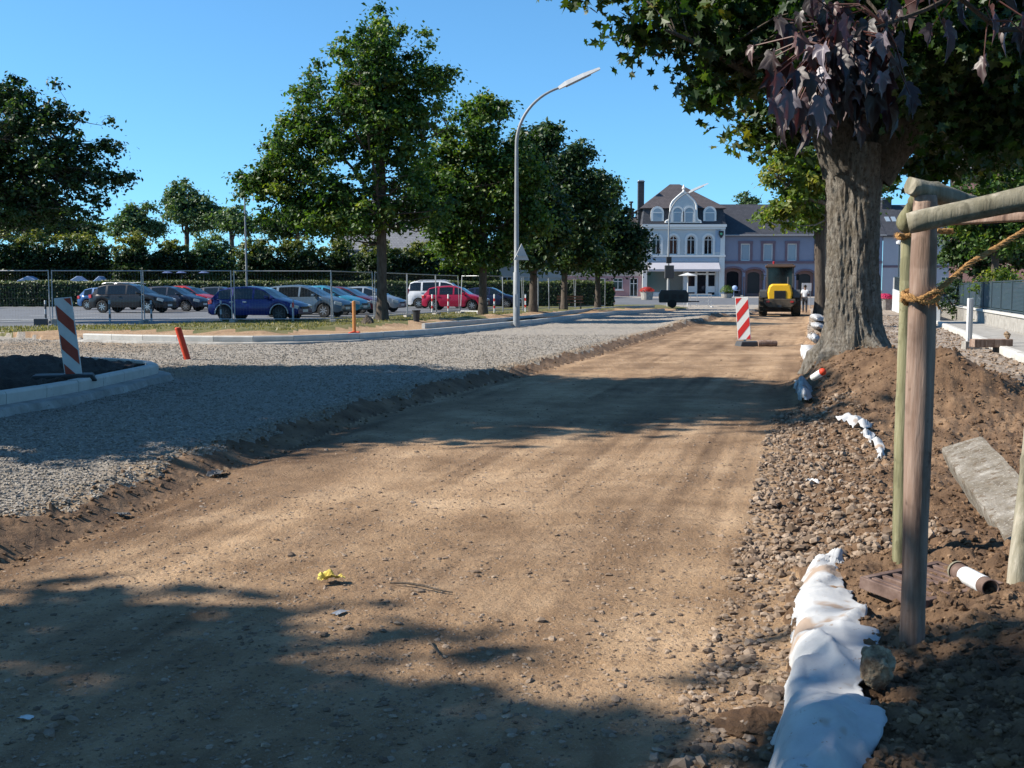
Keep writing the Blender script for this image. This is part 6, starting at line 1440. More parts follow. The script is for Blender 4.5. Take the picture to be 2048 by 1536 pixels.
# ================================================================== THE BIG MAPLE
bx_, by_ = TB; bz = h1(bx_, by_, False)
bt = thing('big_maple', 'huge old maple with thick forked grey trunk rising from the soil mound', 'tree', (bx_, by_, 0))
def bigtube(path, rads, ns, step, seed, flare=True):
    """fine bark tube: ridged surface"""
    path = [Vector(p) for p in path]; seg = []; 
    for i in range(len(path)-1):
        p0 = path[max(i-1, 0)]; p1 = path[i]; p2 = path[i+1]; p3 = path[min(i+2, len(path)-1)]
        m = max(2, int((p2-p1).length/step))
        for k in range(m):
            t = k/m; q = 0.5*((2*p1)+(p2-p0)*t+(2*p0-5*p1+4*p2-p3)*t*t+(3*p1-p0-3*p2+p3)*t*t*t); seg.append((q, rads[i]*(1-t)+rads[i+1]*t))
    seg.append((path[-1], rads[-1])); nr = len(seg); V = np.zeros((nr, ns, 3)); up = Vector((1, 0, 0)); L_ = 0
    ang = np.arange(ns)*2*math.pi/ns
    for i, (q, r) in enumerate(seg):
        t = (seg[min(i+1, nr-1)][0]-seg[max(i-1, 0)][0]).normalized(); A_ = (up-t*up.dot(t)).normalized(); B_ = t.cross(A_); up = A_
        if i: L_ += (q-seg[i-1][0]).length
        u = ang*r*1.0; cx = np.cos(ang)*3.0; sy = np.sin(ang)*3.0
        w = L_
        rid = fbm(cx*3.2+w*2.4, sy*3.2-w*2.0, 1.0, 3, seed)*.6+np.abs(fbm(cx*5+13+w*3.1, sy*5+w*2.6, 1.0, 3, seed+5))*1.1
        lob = 0.06*np.sin(ang*3+seed+w*.7)+0.04*np.sin(ang*5+1.3*seed-w*.5)
        fl = 0
        if flare: fl = 1.0*math.exp(-max(0, q.z-bz)/.17)*(0.30+0.22*np.sin(ang*5+.8)+.10*np.sin(ang*9)) 
        rr = r*(1+lob+fl)-.028*(1-rid*1.5)*min(1, r/.25)
        V[i] = np.array(q)[None]+np.outer(np.cos(ang)*rr, A_)+np.outer(np.sin(ang)*rr, B_)
    idx = np.arange(nr*ns).reshape(nr, ns); r1 = np.roll(idx, -1, 1)
    Q = np.stack([idx[:-1], r1[:-1], r1[1:], idx[1:]], -1).reshape(-1, 4); return V.reshape(-1, 3), Q
def bigpart(name, path, rads, ns, step, seed, mat, parent, flare=False):
    V, Q = bigtube(path, rads, ns, step, seed, flare); return npmesh(name, V, Q, mat, parent, smooth=True)
def pl(px, py, dy=0.0): q = D(px, py, by_+dy); return (q.x-bx_, dy, q.z)
tk = bigpart('trunk', [(0, 0, bz-.35), (0, 0, bz), pl(1704, 640), pl(1704, 560), pl(1706, 470), pl(1708, 400), pl(1712, 330), pl(1718, 290)], [.55, .46, .385, .37, .365, .38, .42, .38], 180, .035, 3, M['bark'], bt, True)
limbs = [([pl(1695, 340), pl(1668, 270), pl(1640, 200), pl(1600, 90, .2), pl(1545, -20, .4), pl(1480, -220, .8), pl(1420, -420, 1)], [.34, .30, .24, .20, .17, .11, .05]),
         ([pl(1720, 330), pl(1716, 220, .2), pl(1715, 110, .3), pl(1700, -80, .5), pl(1690, -300, .6), pl(1700, -560, .6)], [.36, .30, .27, .24, .16, .07]),
         ([pl(1742, 350), pl(1800, 270, -.1), pl(1870, 195, -.3), pl(1980, 110, -.6), pl(2130, 0, -.8), pl(2280, -150, -1)], [.30, .28, .25, .22, .17, .1]),
         ([pl(1660, 250), pl(1600, 200, -.8), pl(1500, 150, -1.6), pl(1400, 90, -2.2), pl(1330, 60, -2.5)], [.12, .08, .05, .03, .015]),
         ([pl(1716, 220), pl(1690, 80, -1.0), pl(1650, -120, -2.4), pl(1600, -300, -3.4)], [.18, .15, .1, .05]),
         ([pl(1870, 195), pl(1960, 200, 1), pl(2100, 190, 2), pl(2260, 150, 2.5)], [.16, .12, .09, .04])]
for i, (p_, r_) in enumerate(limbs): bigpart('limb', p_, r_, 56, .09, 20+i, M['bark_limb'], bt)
# leaf crown : lobes in photo terms at several depths
def lobe(px, py, dy, rx, rz, ry): q = D(px, py, by_+dy); k = (by_+dy)/F; return [q.x-bx_, dy, q.z, rx*k, ry, rz*k]
LB = [lobe(1380, 30, -1.5, 130, 75, 1.1), lobe(1480, 130, -1.2, 120, 80, 1.3), lobe(1420, 200, -1.6, 70, 45, .7), lobe(1530, 210, 0, 80, 90, 1.2), lobe(1600, 60, 0, 150, 110, 1.6), lobe(1700, -100, 0, 420, 200, 3.4), lobe(1450, -160, 0, 210, 170, 2.4),
      lobe(1900, 60, 0, 220, 140, 2.2), lobe(2050, 150, -.5, 160, 150, 2.0), lobe(1860, 250, 1.2, 110, 80, 1.0), lobe(1980, 270, 1.6, 110, 60, 1.0), lobe(1560, 270, 1.4, 80, 40, .8), lobe(1720, -420, 0, 420, 260, 3.6), lobe(2150, -100, 0, 260, 260, 3.2),
      lobe(1850, 330, 2, 80, 45, .9), lobe(1300, -30, -.8, 90, 50, .8), lobe(1480, 290, -.4, 32, 32, .4), lobe(1780, 150, 1.5, 160, 120, 1.0), lobe(1950, 330, 2.2, 130, 40, .8), lobe(1115, 6, -1.8, 22, 30, .3), lobe(1180, -60, -1.5, 90, 40, .6), lobe(1930, 120, -2.2, 150, 110, 1.0), lobe(1830, 60, -2.4, 110, 110, .9), lobe(2050, 240, -1.6, 110, 70, .9), lobe(1620, 60, -2.4, 90, 90, .9), lobe(1930, 240, -1.0, 90, 50, .7)]
def keepf(C):
    # keep the view on the trunk open in front
    px = 1024+(C[:, 0]+bx_)/(C[:, 1]+by_)*F; pyz = C[:, 2]
    dx_ = -C[:, 0]; zt = C[:, 2]-.78*dx_; sunlane = (dx_ > .2) & (zt < 2.9) & (np.abs(C[:, 1]+.05*dx_) < .85)
    return ~sunlane & ~((np.abs(px-1715) < 90) & (C[:, 1] < .4) & (pyz < 4.1))
Cb = crown(LB, 2100, 62, .46, .15, M['leaf_main'], bt, 5, 'star', flat=.75, surf=.42, upb=.5, keep=keepf, droop=.8, vbias=lambda p: np.clip(-(p[:, 0]+1.8)*.05, -.1, .22))  # sun side put into the colour: leaves lighter towards the left
tw = MB(); nodes = [(Vector(q), r) for p_, r_ in limbs for q, r in zip(p_, r_)]
nodes2 = []
for p_, r_ in limbs:
    for i in range(len(p_)-1):
        for t in (0, .33, .66): nodes2.append((Vector(p_[i]).lerp(Vector(p_[i+1]), t), r_[i]*(1-t)+r_[i+1]*t))
PN = np.array([[*p] for p, r in nodes2]); rs_ = random.Random(4)
for j in rs_.sample(range(len(Cb)), 700):
    c = Cb[j]; dd = np.linalg.norm(PN-c, axis=1)+np.maximum(0, PN[:, 2]-c[2])*.3; k = int(dd.argmin()); s, r = nodes2[k]; Ld = (Vector(c)-s).length
    tw.tube(bend(s, c, .10*Ld, 4, .05*Ld), [min(r*.5, .05)*f for f in (1, .75, .5, .35, .15)], 5, caps=False)
tw.build('twigs', M['bark2'], bt)
# ================================================================== NEAR STAKES, RAILS, ROPES (tree guard)
def timber(name, label, p, q, r0, r1, mat, cat='wooden post', group=None, flatside=None, seed=1, n=28, parts=True, vcrack=True):
    p = Vector(p); q = Vector(q); o = thing(name, label, cat, p, 0, group); d = q-p; L_ = d.length
    rg = np.random.default_rng(seed); m = max(12, int(L_/.03)); t = d.normalized(); up = Vector((0, -1, 0.01)) if abs(t.z) > .6 else Vector((0, 0, 1)); A_ = (up-t*up.dot(t)).normalized(); B_ = t.cross(A_)
    ang = np.arange(n)*2*math.pi/n; V = []
    for i in range(m+1):
        s = i/m; r = r0*(1-s)+r1*s; e = 0.0025*fbm(np.cos(ang)*1.2+seed, np.sin(ang)*1.2+s*L_*4, .5, 3, seed)+.004*math.sin(s*7+seed)
        kn = sum(.006*math.exp(-((s*L_-k0)/.03)**2)*np.exp(-(((ang-a0+math.pi) % (2*math.pi)-math.pi)/.4)**2) for k0, a0 in zip(rg.uniform(0, L_, 5), rg.uniform(0, 6.28, 5)))
        rr = r+e+kn; 
        if i in (0, m): rr = rr*.93
        ca = np.cos(ang)*rr; sa = np.sin(ang)*rr
        if flatside: ca = np.maximum(ca, -.15*r)
        V.append(np.array(d*s)[None]+np.outer(ca, A_)+np.outer(sa, B_))
    V = np.concatenate(V); idx = np.arange((m+1)*n).reshape(m+1, n); r1_ = np.roll(idx, -1, 1)
    Q = np.stack([idx[:-1], r1_[:-1], r1_[1:], idx[1:]], -1).reshape(-1, 4).tolist()
    me = bpy.data.meshes.new('timber'); me.from_pydata(V.tolist(), [], Q+[idx[0, ::-1].tolist(), idx[-1].tolist()]); me.materials.append(mat)
    for f in me.polygons: f.use_smooth = len(f.vertices) == 4
    ob = bpy.data.objects.new('log', me); COL.objects.link(ob); ob.parent = o; return o
def at2(px, py, Y): return D(px, py, Y)
zA = h1(1.43, 3.85)
pA0 = at2(1824, 1305, 3.80); pA1 = at2(1851, 392, 3.86); pA0 = pA0+(pA0-pA1).normalized()*.25
timber('wooden_post', 'thick brown round wooden post, nearest of the tree guard posts', pA0, pA1, .0475, .043, M['post_brown'], seed=3, n=40)
pB0 = at2(1799, 1128, 5.0); pB1 = at2(1817, 468, 5.05); pB0 = pB0+(pB0-pB1).normalized()*.3
timber('wooden_post', 'slimmer greenish wooden post just left behind the thick brown one', pB0, pB1, .034, .037, M['post_green'], seed=5, n=32)
pC0 = at2(2034, 1192, 4.35); pC1 = at2(2110, 430, 4.6); pC0 = pC0+(pC0-pC1).normalized()*.25
timber('wooden_post', 'greenish wooden post cut off by the right edge of the photo', pC0, pC1, .042, .038, M['post_grey'], seed=7, n=32)
timber('guard_rail', 'thick round timber rail in front, rising from the brown post to the right edge', at2(1816, 447, 3.74), at2(2330, 335, 3.45), .037, .048, M['post_grey'], 'timber rail', seed=9, n=36)
timber('guard_rail', 'tapered round timber lying across the top of the brown post, pointing back right', at2(1820, 372, 3.84), at2(1966, 410, 3.98), .035, .025, M['post_grey'], 'timber rail', seed=11, n=32)
timber('guard_rail', 'short steep round timber linking the brown post top to the greenish post behind', at2(1810, 452, 4.10), at2(1842, 384, 3.95), .034, .030, M['post_green'], 'timber rail', seed=13, n=32)
timber('guard_rail', 'half round timber rail showing its flat underside beneath the front rail', at2(1870, 448, 4.55), at2(2300, 425, 4.0), .045, .045, M['post_brown'], 'timber rail', flatside=True, seed=15, n=32)
def rope(name, label, path, r, seed=1):
    o = thing(name, label, 'rope', path[0]); P0 = Vector(path[0]); rg = random.Random(seed); b = MB()
    pts = []; path = [Vector(p)-P0 for p in path]
    for i in range(len(path)-1):
        m = max(3, int((path[i+1]-path[i]).length/.012))
        for k in range(m): pts.append(path[i].lerp(path[i+1], k/m))
    pts.append(path[-1])
    for st_ in range(3):
        q = []
        up = None
        for i, p in enumerate(pts):
            t = (pts[min(i+1, len(pts)-1)]-pts[max(i-1, 0)]).normalized(); A_ = t.orthogonal().normalized() if up is None else (up-t*up.dot(t)).normalized(); up = A_; B_ = t.cross(A_)
            a = i*.9+st_*2.094; q.append(p+(A_*math.cos(a)+B_*math.sin(a))*r*.5)
        b.tube(q, r*.6, 6, jit=.2)
    b.build('strands', M['rope'], o)
    f = MB()
    for _ in range(int(len(pts)*9)):
        p = rg.choice(pts); dv = Vector((rg.gauss(0, 1), rg.gauss(0, 1), rg.gauss(0, 1))).normalized(); s = dv.orthogonal().normalized()*.0007; l = rg.uniform(.008, .026)
        c = p+dv*r*.6; f.add([c-s, c+s, c+dv*l+Vector((0, 0, rg.gauss(0, .006)))], [(0, 1, 2)])
    me = bpy.data.meshes.new('fibres'); me.from_pydata(f.v, [], f.f); me.materials.append(M['rope']); ob = bpy.data.objects.new('fibres', me); COL.objects.link(ob); ob.parent = o
    return o
cA = at2(1842, 590, 3.83)
ring = [cA+Vector((math.cos(t)*.060, math.sin(t)*.060, .014*math.sin(t*2.3)+.010*(t/6.28-2))) for t in [i*.3 for i in range(52)]]
rope('coconut_rope', 'coarse orange brown rope wound round the thick brown post', ring, .0085, 2)
rope('coconut_rope', 'coarse rope running from the brown post up to the right edge', [cA+Vector((.055, .03, 0)), at2(1935, 530, 3.95), at2(2048, 462, 4.1), at2(2200, 380, 4.3)], .010, 3)
rope('coconut_rope', 'thin rope loop tied round the top of the greenish post', [at2(1795+0, 470, 5.0)+Vector((0, 0, 0))]+[Vector(pB1)+Vector((math.cos(t)*.05-.0, math.sin(t)*.05, -.01+.01*math.sin(t*3))) for t in [i*.4 for i in range(34)]], .010, 4)
rope('coconut_rope', 'short rope piece hanging behind the front rail near the brown post', [at2(1872, 462, 4.6), at2(1905, 463, 4.62)], .012, 5)
tl = rope('rope_tail', 'frayed rope end hanging right of the brown post', [cA+Vector((.055, 0, 0)), at2(1868, 598, 3.8), at2(1880, 618, 3.8)], .005, 6)
# ================================================================== PURPLE YOUNG MAPLE (its leaves hang in at the top)
pt = thing('purple_maple', 'young purple leaved maple whose dark drooping leaves hang before the big trunk', 'tree', (2.45, 3.95, h1(2.45, 3.95, False)))
zb0 = h1(2.45, 3.95, False); off = Vector((2.45, 3.95, zb0))
b = MB(); q1 = [(0, 0, -.2), (.01, 0, .8), (-.02, .01, 1.6), (-.03, 0, 2.2), (0, 0, 3.0), (.02, 0, 3.7)]
b.tube(q1, [.05, .042, .038, .034, .022, .01], 14)
brs = [([(-.03, 0, 2.35), at2(2100, -60, 3.8)-off, at2(1950, -30, 3.55)-off, at2(1850, 20, 3.4)-off, at2(1740, 60, 3.2)-off, at2(1640, 110, 3.1)-off]), ([(-.03, 0, 2.1), at2(2000, 60, 3.6)-off, at2(1900, -20, 3.3)-off, at2(1760, -60, 3.1)-off]),
       ([(-.03, 0, 2.1), at2(2120, 100, 3.9)-off, at2(2060, 60, 3.8)-off]), ([(0, 0, 2.2), (-.3, -.6, 2.9), (-.6, -1.0, 3.2)]), ([(0, 0, 2.4), (.4, .3, 3.0), (.7, .5, 3.4)]), ([(0, 0, 2.4), (-.2, .6, 2.9), (-.5, .9, 3.1)])]
for p_ in brs: b.tube(p_, [.012*(1-.7*i/(len(p_)-1)) for i in range(len(p_))], 7)
b.build('trunk', M['bark2'], pt, auto=True)
def big_leaves(name, centers, sizes, parent, seed, pal=(0, 1)):
    """large five lobed drooping leaves, folded along the veins"""
    rg = np.random.default_rng(seed); out = [(0, 0), (.10, -.06), (.30, -.10), (.42, .02), (.34, .10), (.50, .28), (.62, .50), (.40, .46), (.28, .52), (.24, .74), (.10, .84), (0, 1.08)]
    out = out+[(-x, y) for x, y in out[-2:0:-1]]; nO = len(out); hub = (0, .12)
    V = []; Fa = []; var = []
    for c, s in zip(centers, sizes):
        yaw = rg.normal(math.pi, 1.2); pit = rg.uniform(-1.6, -1.05); rol = rg.normal(0, .5)
        Mx = Matrix.Rotation(yaw, 3, 'Z') @ Matrix.Rotation(pit, 3, 'X') @ Matrix.Rotation(rol, 3, 'Y')
        fold = rg.uniform(.5, 1.1); curl = rg.uniform(.15, .6)
        base = len(V)
        mid_ = [((x+hub[0])*.5, (y-hub[1])*.5+hub[1]) for x, y in out]; pts = [hub]+mid_+out; wv = rg.uniform(0, 6); tw_ = rg.normal(0, .5)
        for x, y in pts:
            r = math.hypot(x, y-.12); z = abs(x)*fold*(1-.5*abs(x))-curl*r*r+.05*math.cos(10*math.atan2(x, y-.12+1e-6))*r+.10*math.sin(wv+x*5+y*4)*r+tw_*x*y
            p = Mx @ Vector((x*.82, y*1.35, z)); V.append(tuple(Vector(c)+p*s))
        for i in range(nO):
            j = (i+1) % nO; Fa.append((base, base+1+i, base+1+j)); Fa.append((base+1+i, base+1+nO+i, base+1+nO+j)); Fa.append((base+1+i, base+1+nO+j, base+1+j))
        var += [rg.random()]*len(pts)
    npmesh(name, np.array(V), np.array(Fa), M['leaf_purple'], parent, smooth=True, attr=np.array(var))
rg = np.random.default_rng(77); cs = []; sz = []
def add_leaf_region(n, fx, fy, Y0, Y1, s0, s1):
    for _ in range(n):
        px, py = fx(), fy(); Y = rg.uniform(Y0, Y1); cs.append(at2(px, py, Y)-off); sz.append(rg.uniform(s0, s1))
add_leaf_region(135, lambda: rg.normal(1690, 62), lambda: rg.normal(95, 50), 2.95, 3.35, .042, .072)
add_leaf_region(36, lambda: rg.normal(1690, 60), lambda: rg.normal(175, 30), 3.0, 3.3, .045, .076)
add_leaf_region(8, lambda: rg.normal(1595, 16), lambda: rg.normal(215, 20), 3.0, 3.2, .05, .075)
add_leaf_region(26, lambda: rg.uniform(1780, 2120), lambda: rg.uniform(-140, 70), 3.1, 3.9, .05, .08)
add_leaf_region(6, lambda: rg.uniform(1950, 2120), lambda: rg.uniform(40, 170), 3.3, 4.0, .05, .08)
add_leaf_region(90, lambda: rg.uniform(1650, 2300), lambda: rg.uniform(-420, -60), 3.0, 4.2, .09, .14)
big_leaves('crown', cs, sz, pt, 5)
b = MB()
allb = [Vector(p).lerp(Vector(q), t) for br in brs for p, q in zip(br[:-1], br[1:]) for t in (0, .25, .5, .75)]
for c in cs:
    c = Vector(c); s = min(allb, key=lambda v: (v-c).length+max(0, c.z-v.z)*.5); b.tube([s, s.lerp(c, .5)+Vector((0, 0, .03)), c], [.004, .0025, .0018], 4, caps=False)
b.build('leaf_stalks', simple('reddish stalk', (.10, .03, .02), .6), pt)
# ================================================================== GEOTEXTILE
def cloth_strip(name, label, rows, seed, wr=0.02, group=None):
    """rows: list of rows of world points (left..right)"""
    R_ = np.array([[tuple(p) for p in r] for r in rows], float); nr, nc = R_.shape[:2]
    def up(A, m):       # bicubic-ish upsample via repeated linear + smoothing
        for _ in range(m):
            B = np.zeros((A.shape[0]*2-1, A.shape[1], 3)); B[::2] = A; B[1::2] = (A[:-1]+A[1:])/2; 
            C = np.zeros((B.shape[0], B.shape[1]*2-1, 3)); C[:, ::2] = B; C[:, 1::2] = (B[:, :-1]+B[:, 1:])/2; A = C
            S_ = A.copy(); S_[1:-1] = (A[:-2]+2*A[1:-1]+A[2:])/4; A = S_; S_ = A.copy(); S_[:, 1:-1] = (A[:, :-2]+2*A[:, 1:-1]+A[:, 2:])/4; A = S_
        return A
    A = up(R_, 4); x, y = A[..., 0], A[..., 1]
    f1 = fbm(x+y*.25, y-x*.25, .24, 2, seed); ridge = 1-np.abs(fbm(x*.9+y*.5, y*1.7-x, .22, 2, seed+3))*2.2
    A[..., 2] += wr*f1
    rgc = np.random.default_rng(seed+50); ext = max(np.ptp(x), np.ptp(y))
    for _ in range(110):                      # sharp creases of crumpled cloth
        i_, j_ = rgc.integers(0, x.shape[0]), rgc.integers(0, x.shape[1]); th_ = rgc.normal(0.15, .55)
        c_, s_ = math.cos(th_), math.sin(th_); du = (x-x[i_, j_])*c_+(y-y[i_, j_])*s_; dv_ = -(x-x[i_, j_])*s_+(y-y[i_, j_])*c_
        dv_ = dv_+.25*du*np.sin(du*9+i_); big_ = rgc.random() < .12; Lc = (rgc.uniform(.18, .40) if big_ else rgc.uniform(.04, .14))*min(1, ext*1.6)
        A[..., 2] += wr*(2.6 if big_ else 1.1)*rgc.uniform(.4, 1.2)*rgc.choice([1, 1, -1])*np.exp(-np.abs(dv_)/(.020+.022*rgc.random()+(.02 if big_ else 0)))*np.exp(-(du/Lc)**2)
    eg = np.linspace(-1, 1, x.shape[1])[None]*np.ones_like(x); A[..., 0] += np.where(np.abs(eg) > .75, (np.abs(eg)-.75)*4, 0)*.03*fbm(y, x, .07, 3, seed+9)*(1 if ext > 1 else .3)
    A[..., 0] += wr*.5*fbm(y, x, .2, 2, seed+7); ny, nx = x.shape; idx = np.arange(ny*nx).reshape(ny, nx)
    Q = np.stack([idx[:-1, :-1], idx[:-1, 1:], idx[1:, 1:], idx[1:, :-1]], -1).reshape(-1, 4)
    o = npmesh(name, A.reshape(-1, 3), Q, M['cloth'], smooth=True); tag(o, label, 'fabric', group)
    s = o.modifiers.new('thickness', 'SOLIDIFY'); s.thickness = .004
    return o
def G(px, py, up_=0.0):            # on the terrain under that spot of the layout plan
    z = 0.05
    for _ in range(4): q = P(px, py, z); z = h1(q.x, q.y, False)+up_
    return P(px, py, z)
gp = 'white geotextile pieces along the road edge'
rows = [[(1668, 1118, .0), (1675, 1116, .03), (1682, 1114, .03), (1690, 1112, 0)], [(1610, 1160, .0), (1625, 1152, .07), (1648, 1150, .07), (1672, 1150, .03)], [(1590, 1205, 0), (1602, 1190, .09), (1650, 1185, .08), (1705, 1195, .03)], [(1586, 1260, 0), (1592, 1232, .11), (1660, 1230, .09), (1742, 1238, .03)],
        [(1584, 1320, -.01), (1590, 1285, .11), (1660, 1290, .08), (1765, 1300, .02)], [(1578, 1380, -.02), (1590, 1350, .10), (1650, 1360, .05), (1715, 1370, .04)], [(1562, 1440, -.03), (1585, 1400, .12), (1665, 1410, .11), (1745, 1420, .05)], [(1550, 1500, -.03), (1575, 1465, .14), (1650, 1470, .12), (1770, 1440, .02)], [(1540, 1580, -.04), (1570, 1540, .14), (1640, 1545, .10), (1745, 1520, .02)], [(1530, 1680, -.04), (1560, 1640, .18), (1630, 1640, .14), (1740, 1630, .0)]]
rows = [[P(a, b_, 0)*0+D(a, b_, P(a, b_, .05).y if False else 2150*1.30/(b_-578)*1.0) if False else G(a, b_, c) for a, b_, c in r] for r in rows]
cloth_strip('geotextile_roll', 'long white geotextile sheet folded over the edge stones in the foreground', rows, 3, .017)
def lump(label, pts, hgt, seed):
    xs_ = [p[0] for p in pts]; ys_ = [p[1] for p in pts]; x0_, x1_, y0_, y1_ = min(xs_), max(xs_), min(ys_), max(ys_)
    rows = []
    for j in range(6):
        t = j/5; y = y0_+(y1_-y0_)*t; w = .45+.55*math.sin(math.pi*(.15+.7*t)); c = (x0_+x1_)/2+ (pts[-1][0]-pts[0][0])*(t-.5)*.3
        rows.append([G(c+(s-.5)*(x1_-x0_)*w, y, hgt*max(0, math.sin(math.pi*min(1, s*1.1)))*(.6+.4*math.sin(math.pi*t))+.01) for s in (0, .25, .5, .75, 1)])
    cloth_strip('geotextile_piece', label, rows, seed, .014, gp)
lump('crumpled white fabric at the road edge nearest the striped bottle', [(1590, 760), (1625, 800)], .18, 11); 
lump('wide white fabric piece against the foot of the big trunk', [(1602, 690), (1640, 730)], .18, 12)
lump('thin white fabric scrap beside the big trunk', [(1634, 685), (1660, 690)], .12, 13)
lump('white fabric lump third from the far end at the road edge', [(1616, 668), (1642, 682)], .35, 14); lump('white fabric lump second from the far end at the road edge', [(1622, 645), (1650, 658)], .38, 15); lump('farthest white fabric lump at the road edge', [(1621, 628), (1648, 642)], .40, 16)
def scrap(label, pl_, up_, seed, wr=.012):
    rows = []
    for (a, b_), w in pl_: rows.append([G(a-w, b_+3, up_), G(a, b_, up_+.02), G(a+w, b_-2, up_)])
    cloth_strip('geotextile_piece', label, rows, seed, wr, gp)
scrap('white fabric strip half buried at the toe of the soil mound', [((1680, 842), 10), ((1705, 850), 14), ((1735, 862), 12)], .03, 21); scrap('narrow white fabric strip among the crushed stones', [((1728, 866), 8), ((1748, 884), 8), ((1766, 900), 5), ((1760, 913), 5)], .04, 22)
# ================================================================== ROCK, SLAB, GRATE, PIPE AND SMALL THINGS
def rock(name, label, c, s, seed, mat, cat='rock', squash=(1, 1, 1)):
    bm = bmesh.new(); bmesh.ops.create_icosphere(bm, subdivisions=5, radius=1)
    co = np.array([v.co[:] for v in bm.verts]); rg = np.random.default_rng(seed)
    for _ in range(14):
        n = rg.normal(0, 1, 3); n /= np.linalg.norm(n); d_ = rg.uniform(.52, .8); k = co@n; co -= np.outer(np.maximum(0, k-d_), n)
    co += co*(.16*fbm(co[:, 0]+co[:, 2], co[:, 1]-co[:, 2], .5, 5, seed, .6)+.12*fbm(co[:, 0]*3, co[:, 2]*3+co[:, 1], .5, 3, seed+1))[:, None]
    for v, p in zip(bm.verts, co): v.co = p*np.array(squash)*s
    me = bpy.data.meshes.new(name); bm.to_mesh(me); bm.free(); me.materials.append(mat); o = bpy.data.objects.new(name, me); COL.objects.link(o); o.location = c; return tag(o, label, cat)
M['rockm'] = noisy('tan rock', [(.34, (.10, .06, .035)), (.44, (.24, .16, .10)), (.54, (.42, .31, .20)), (.7, (.66, .56, .42))], 14, .95, 1.0, 45, .02)
q = G(1747, 1395, .0); rock('rock', 'rough tan boulder sitting on the white geotextile', (q.x, q.y, q.z+.085), .082, 5, M['rockm'], squash=(.9, .9, 1.1))
q = G(1490, 1450, 0); rock('rock', 'dark flat stone half buried left of the shaded geotextile', (q.x+.03, q.y, q.z+.01), .14, 6, M['soil'], squash=(1, .8, .45))
q = G(1545, 1400, 0); rock('rock', 'grey stone at the lit end of the gravel beside the geotextile', (q.x, q.y, q.z+.02), .055, 8, M['stone'], squash=(1, .8, .7))
q = G(1535, 1370, 0); rock('rock', 'small pale stone above the grey one at the geotextile edge', (q.x, q.y, q.z+.01), .045, 9, M['rockm'], squash=(1.3, .8, .6))
# concrete kerb slab
s0 = G(1868, 985, 0); s1 = G(2040, 1110, 0)
sl_ = thing('concrete_slab', 'broken concrete kerb slab tilted on the soil behind the brown post', 'concrete slab', ((s0.x+s1.x)/2+.10, (s0.y+s1.y)/2-.22, (s0.z+s1.z)/2+.135), 0)
dv = (s1-s0); sl_.rotation_euler = (R(20), R(4), math.atan2(dv.y, dv.x))
nx_, ny_ = 60, 20; Ls, Ws, Ts = dv.length*.98, .27, .15
bm = bmesh.new(); bmesh.ops.create_cube(bm, size=1); bmesh.ops.subdivide_edges(bm, edges=bm.edges, cuts=14, use_grid_fill=True)
for v in bm.verts:
    p = Vector((v.co.x*Ls, v.co.y*Ws, v.co.z*Ts)); e = float(fbm(np.array([p.x*1.0]), np.array([p.y+p.z*2.0]), .12, 3, 5)[0])
    edge = (abs(v.co.x) > .48)+(abs(v.co.y) > .46)+(abs(v.co.z) > .4)
    v.co = p*(1-.02*max(0, edge-1))+Vector((e*.012*(abs(v.co.x) > .49)*2, e*.008, e*.006))
me = bpy.data.meshes.new('slab'); bm.to_mesh(me); bm.free(); me.materials.append(M['slab']); ob = bpy.data.objects.new('slab', me); COL.objects.link(ob); ob.parent = sl_
# iron grate
g0 = G(1712, 1165, .02); g1 = G(1790, 1230, .03); g2 = G(1905, 1180, .03)
gr_ = thing('drain_grate', 'rusty brown iron slotted drain grate lying tilted on the soil', 'drain grate', ((g1.x+g2.x+g0.x+G(1830, 1140).x)/4+.09, (g0.y+g2.y)/2-.09, (g0.z+g2.z)/2+.032), 0)
gr_.rotation_euler = (R(3), R(-1), math.atan2((g2-g1).y, (g2-g1).x)+.05)
GL, GW = (g2-g1).length*1.5, .34
b = MB(); 
for s in (-1, 1): b.bx(s*GL/2-.02*(s > 0)-.0, s*GL/2+.02*(s < 0), -GW/2, GW/2, -.03, .022); b.bx(-GL/2+.021, GL/2-.021, s*GW/2-.028*(s > 0), s*GW/2+.028*(s < 0), -.03, .022)
b.build('frame', M['rust'], gr_, bevel=.003)
for k in range(7): q = MB(); x = -GL/2+.02+(GL-.04)*(k+.5)/7; q.bx(x-.0125, x+.0125, -GW/2+.029, GW/2-.029, -.022, .019); q.build('bar', M['rust'], gr_, bevel=.003)
# pipe
p0 = G(1915, 1142, .04); p1 = G(1972, 1172, .035)
pp_ = thing('pipe_section', 'short brown clay pipe smeared with white paint lying behind the grate', 'pipe', p0); d_ = (p1-p0); e = d_*1.15
b = MB(); t_ = e.normalized(); b.tube([(0, 0, 0), e*.03, e*.05, e], [.040, .042, .036, .036], 24, caps=False); b.tube([e, e*.999, e*.02], [.036, .030, .030], 24, caps=False); b.build('pipe', M['rust'], pp_, smooth=True)
b = MB(); b.tube([e*.25, e*.27, e*.78, e*.82], [.0362, .0368, .0368, .0362], 24, caps=False); b.build('white_smear', noisy('smeared white paint', [(.30, (.25, .14, .11)), (.36, (.66, .67, .68)), (.7, (.75, .76, .77))], 14, .7, .2), pp_, smooth=True)
b = MB(); b.tube([(0, 0, 0)+tuple() if False else e*-.0, e*.045], [.044, .044], 24, caps=False); b.build('collar', M['post_grey'], pp_, smooth=True)
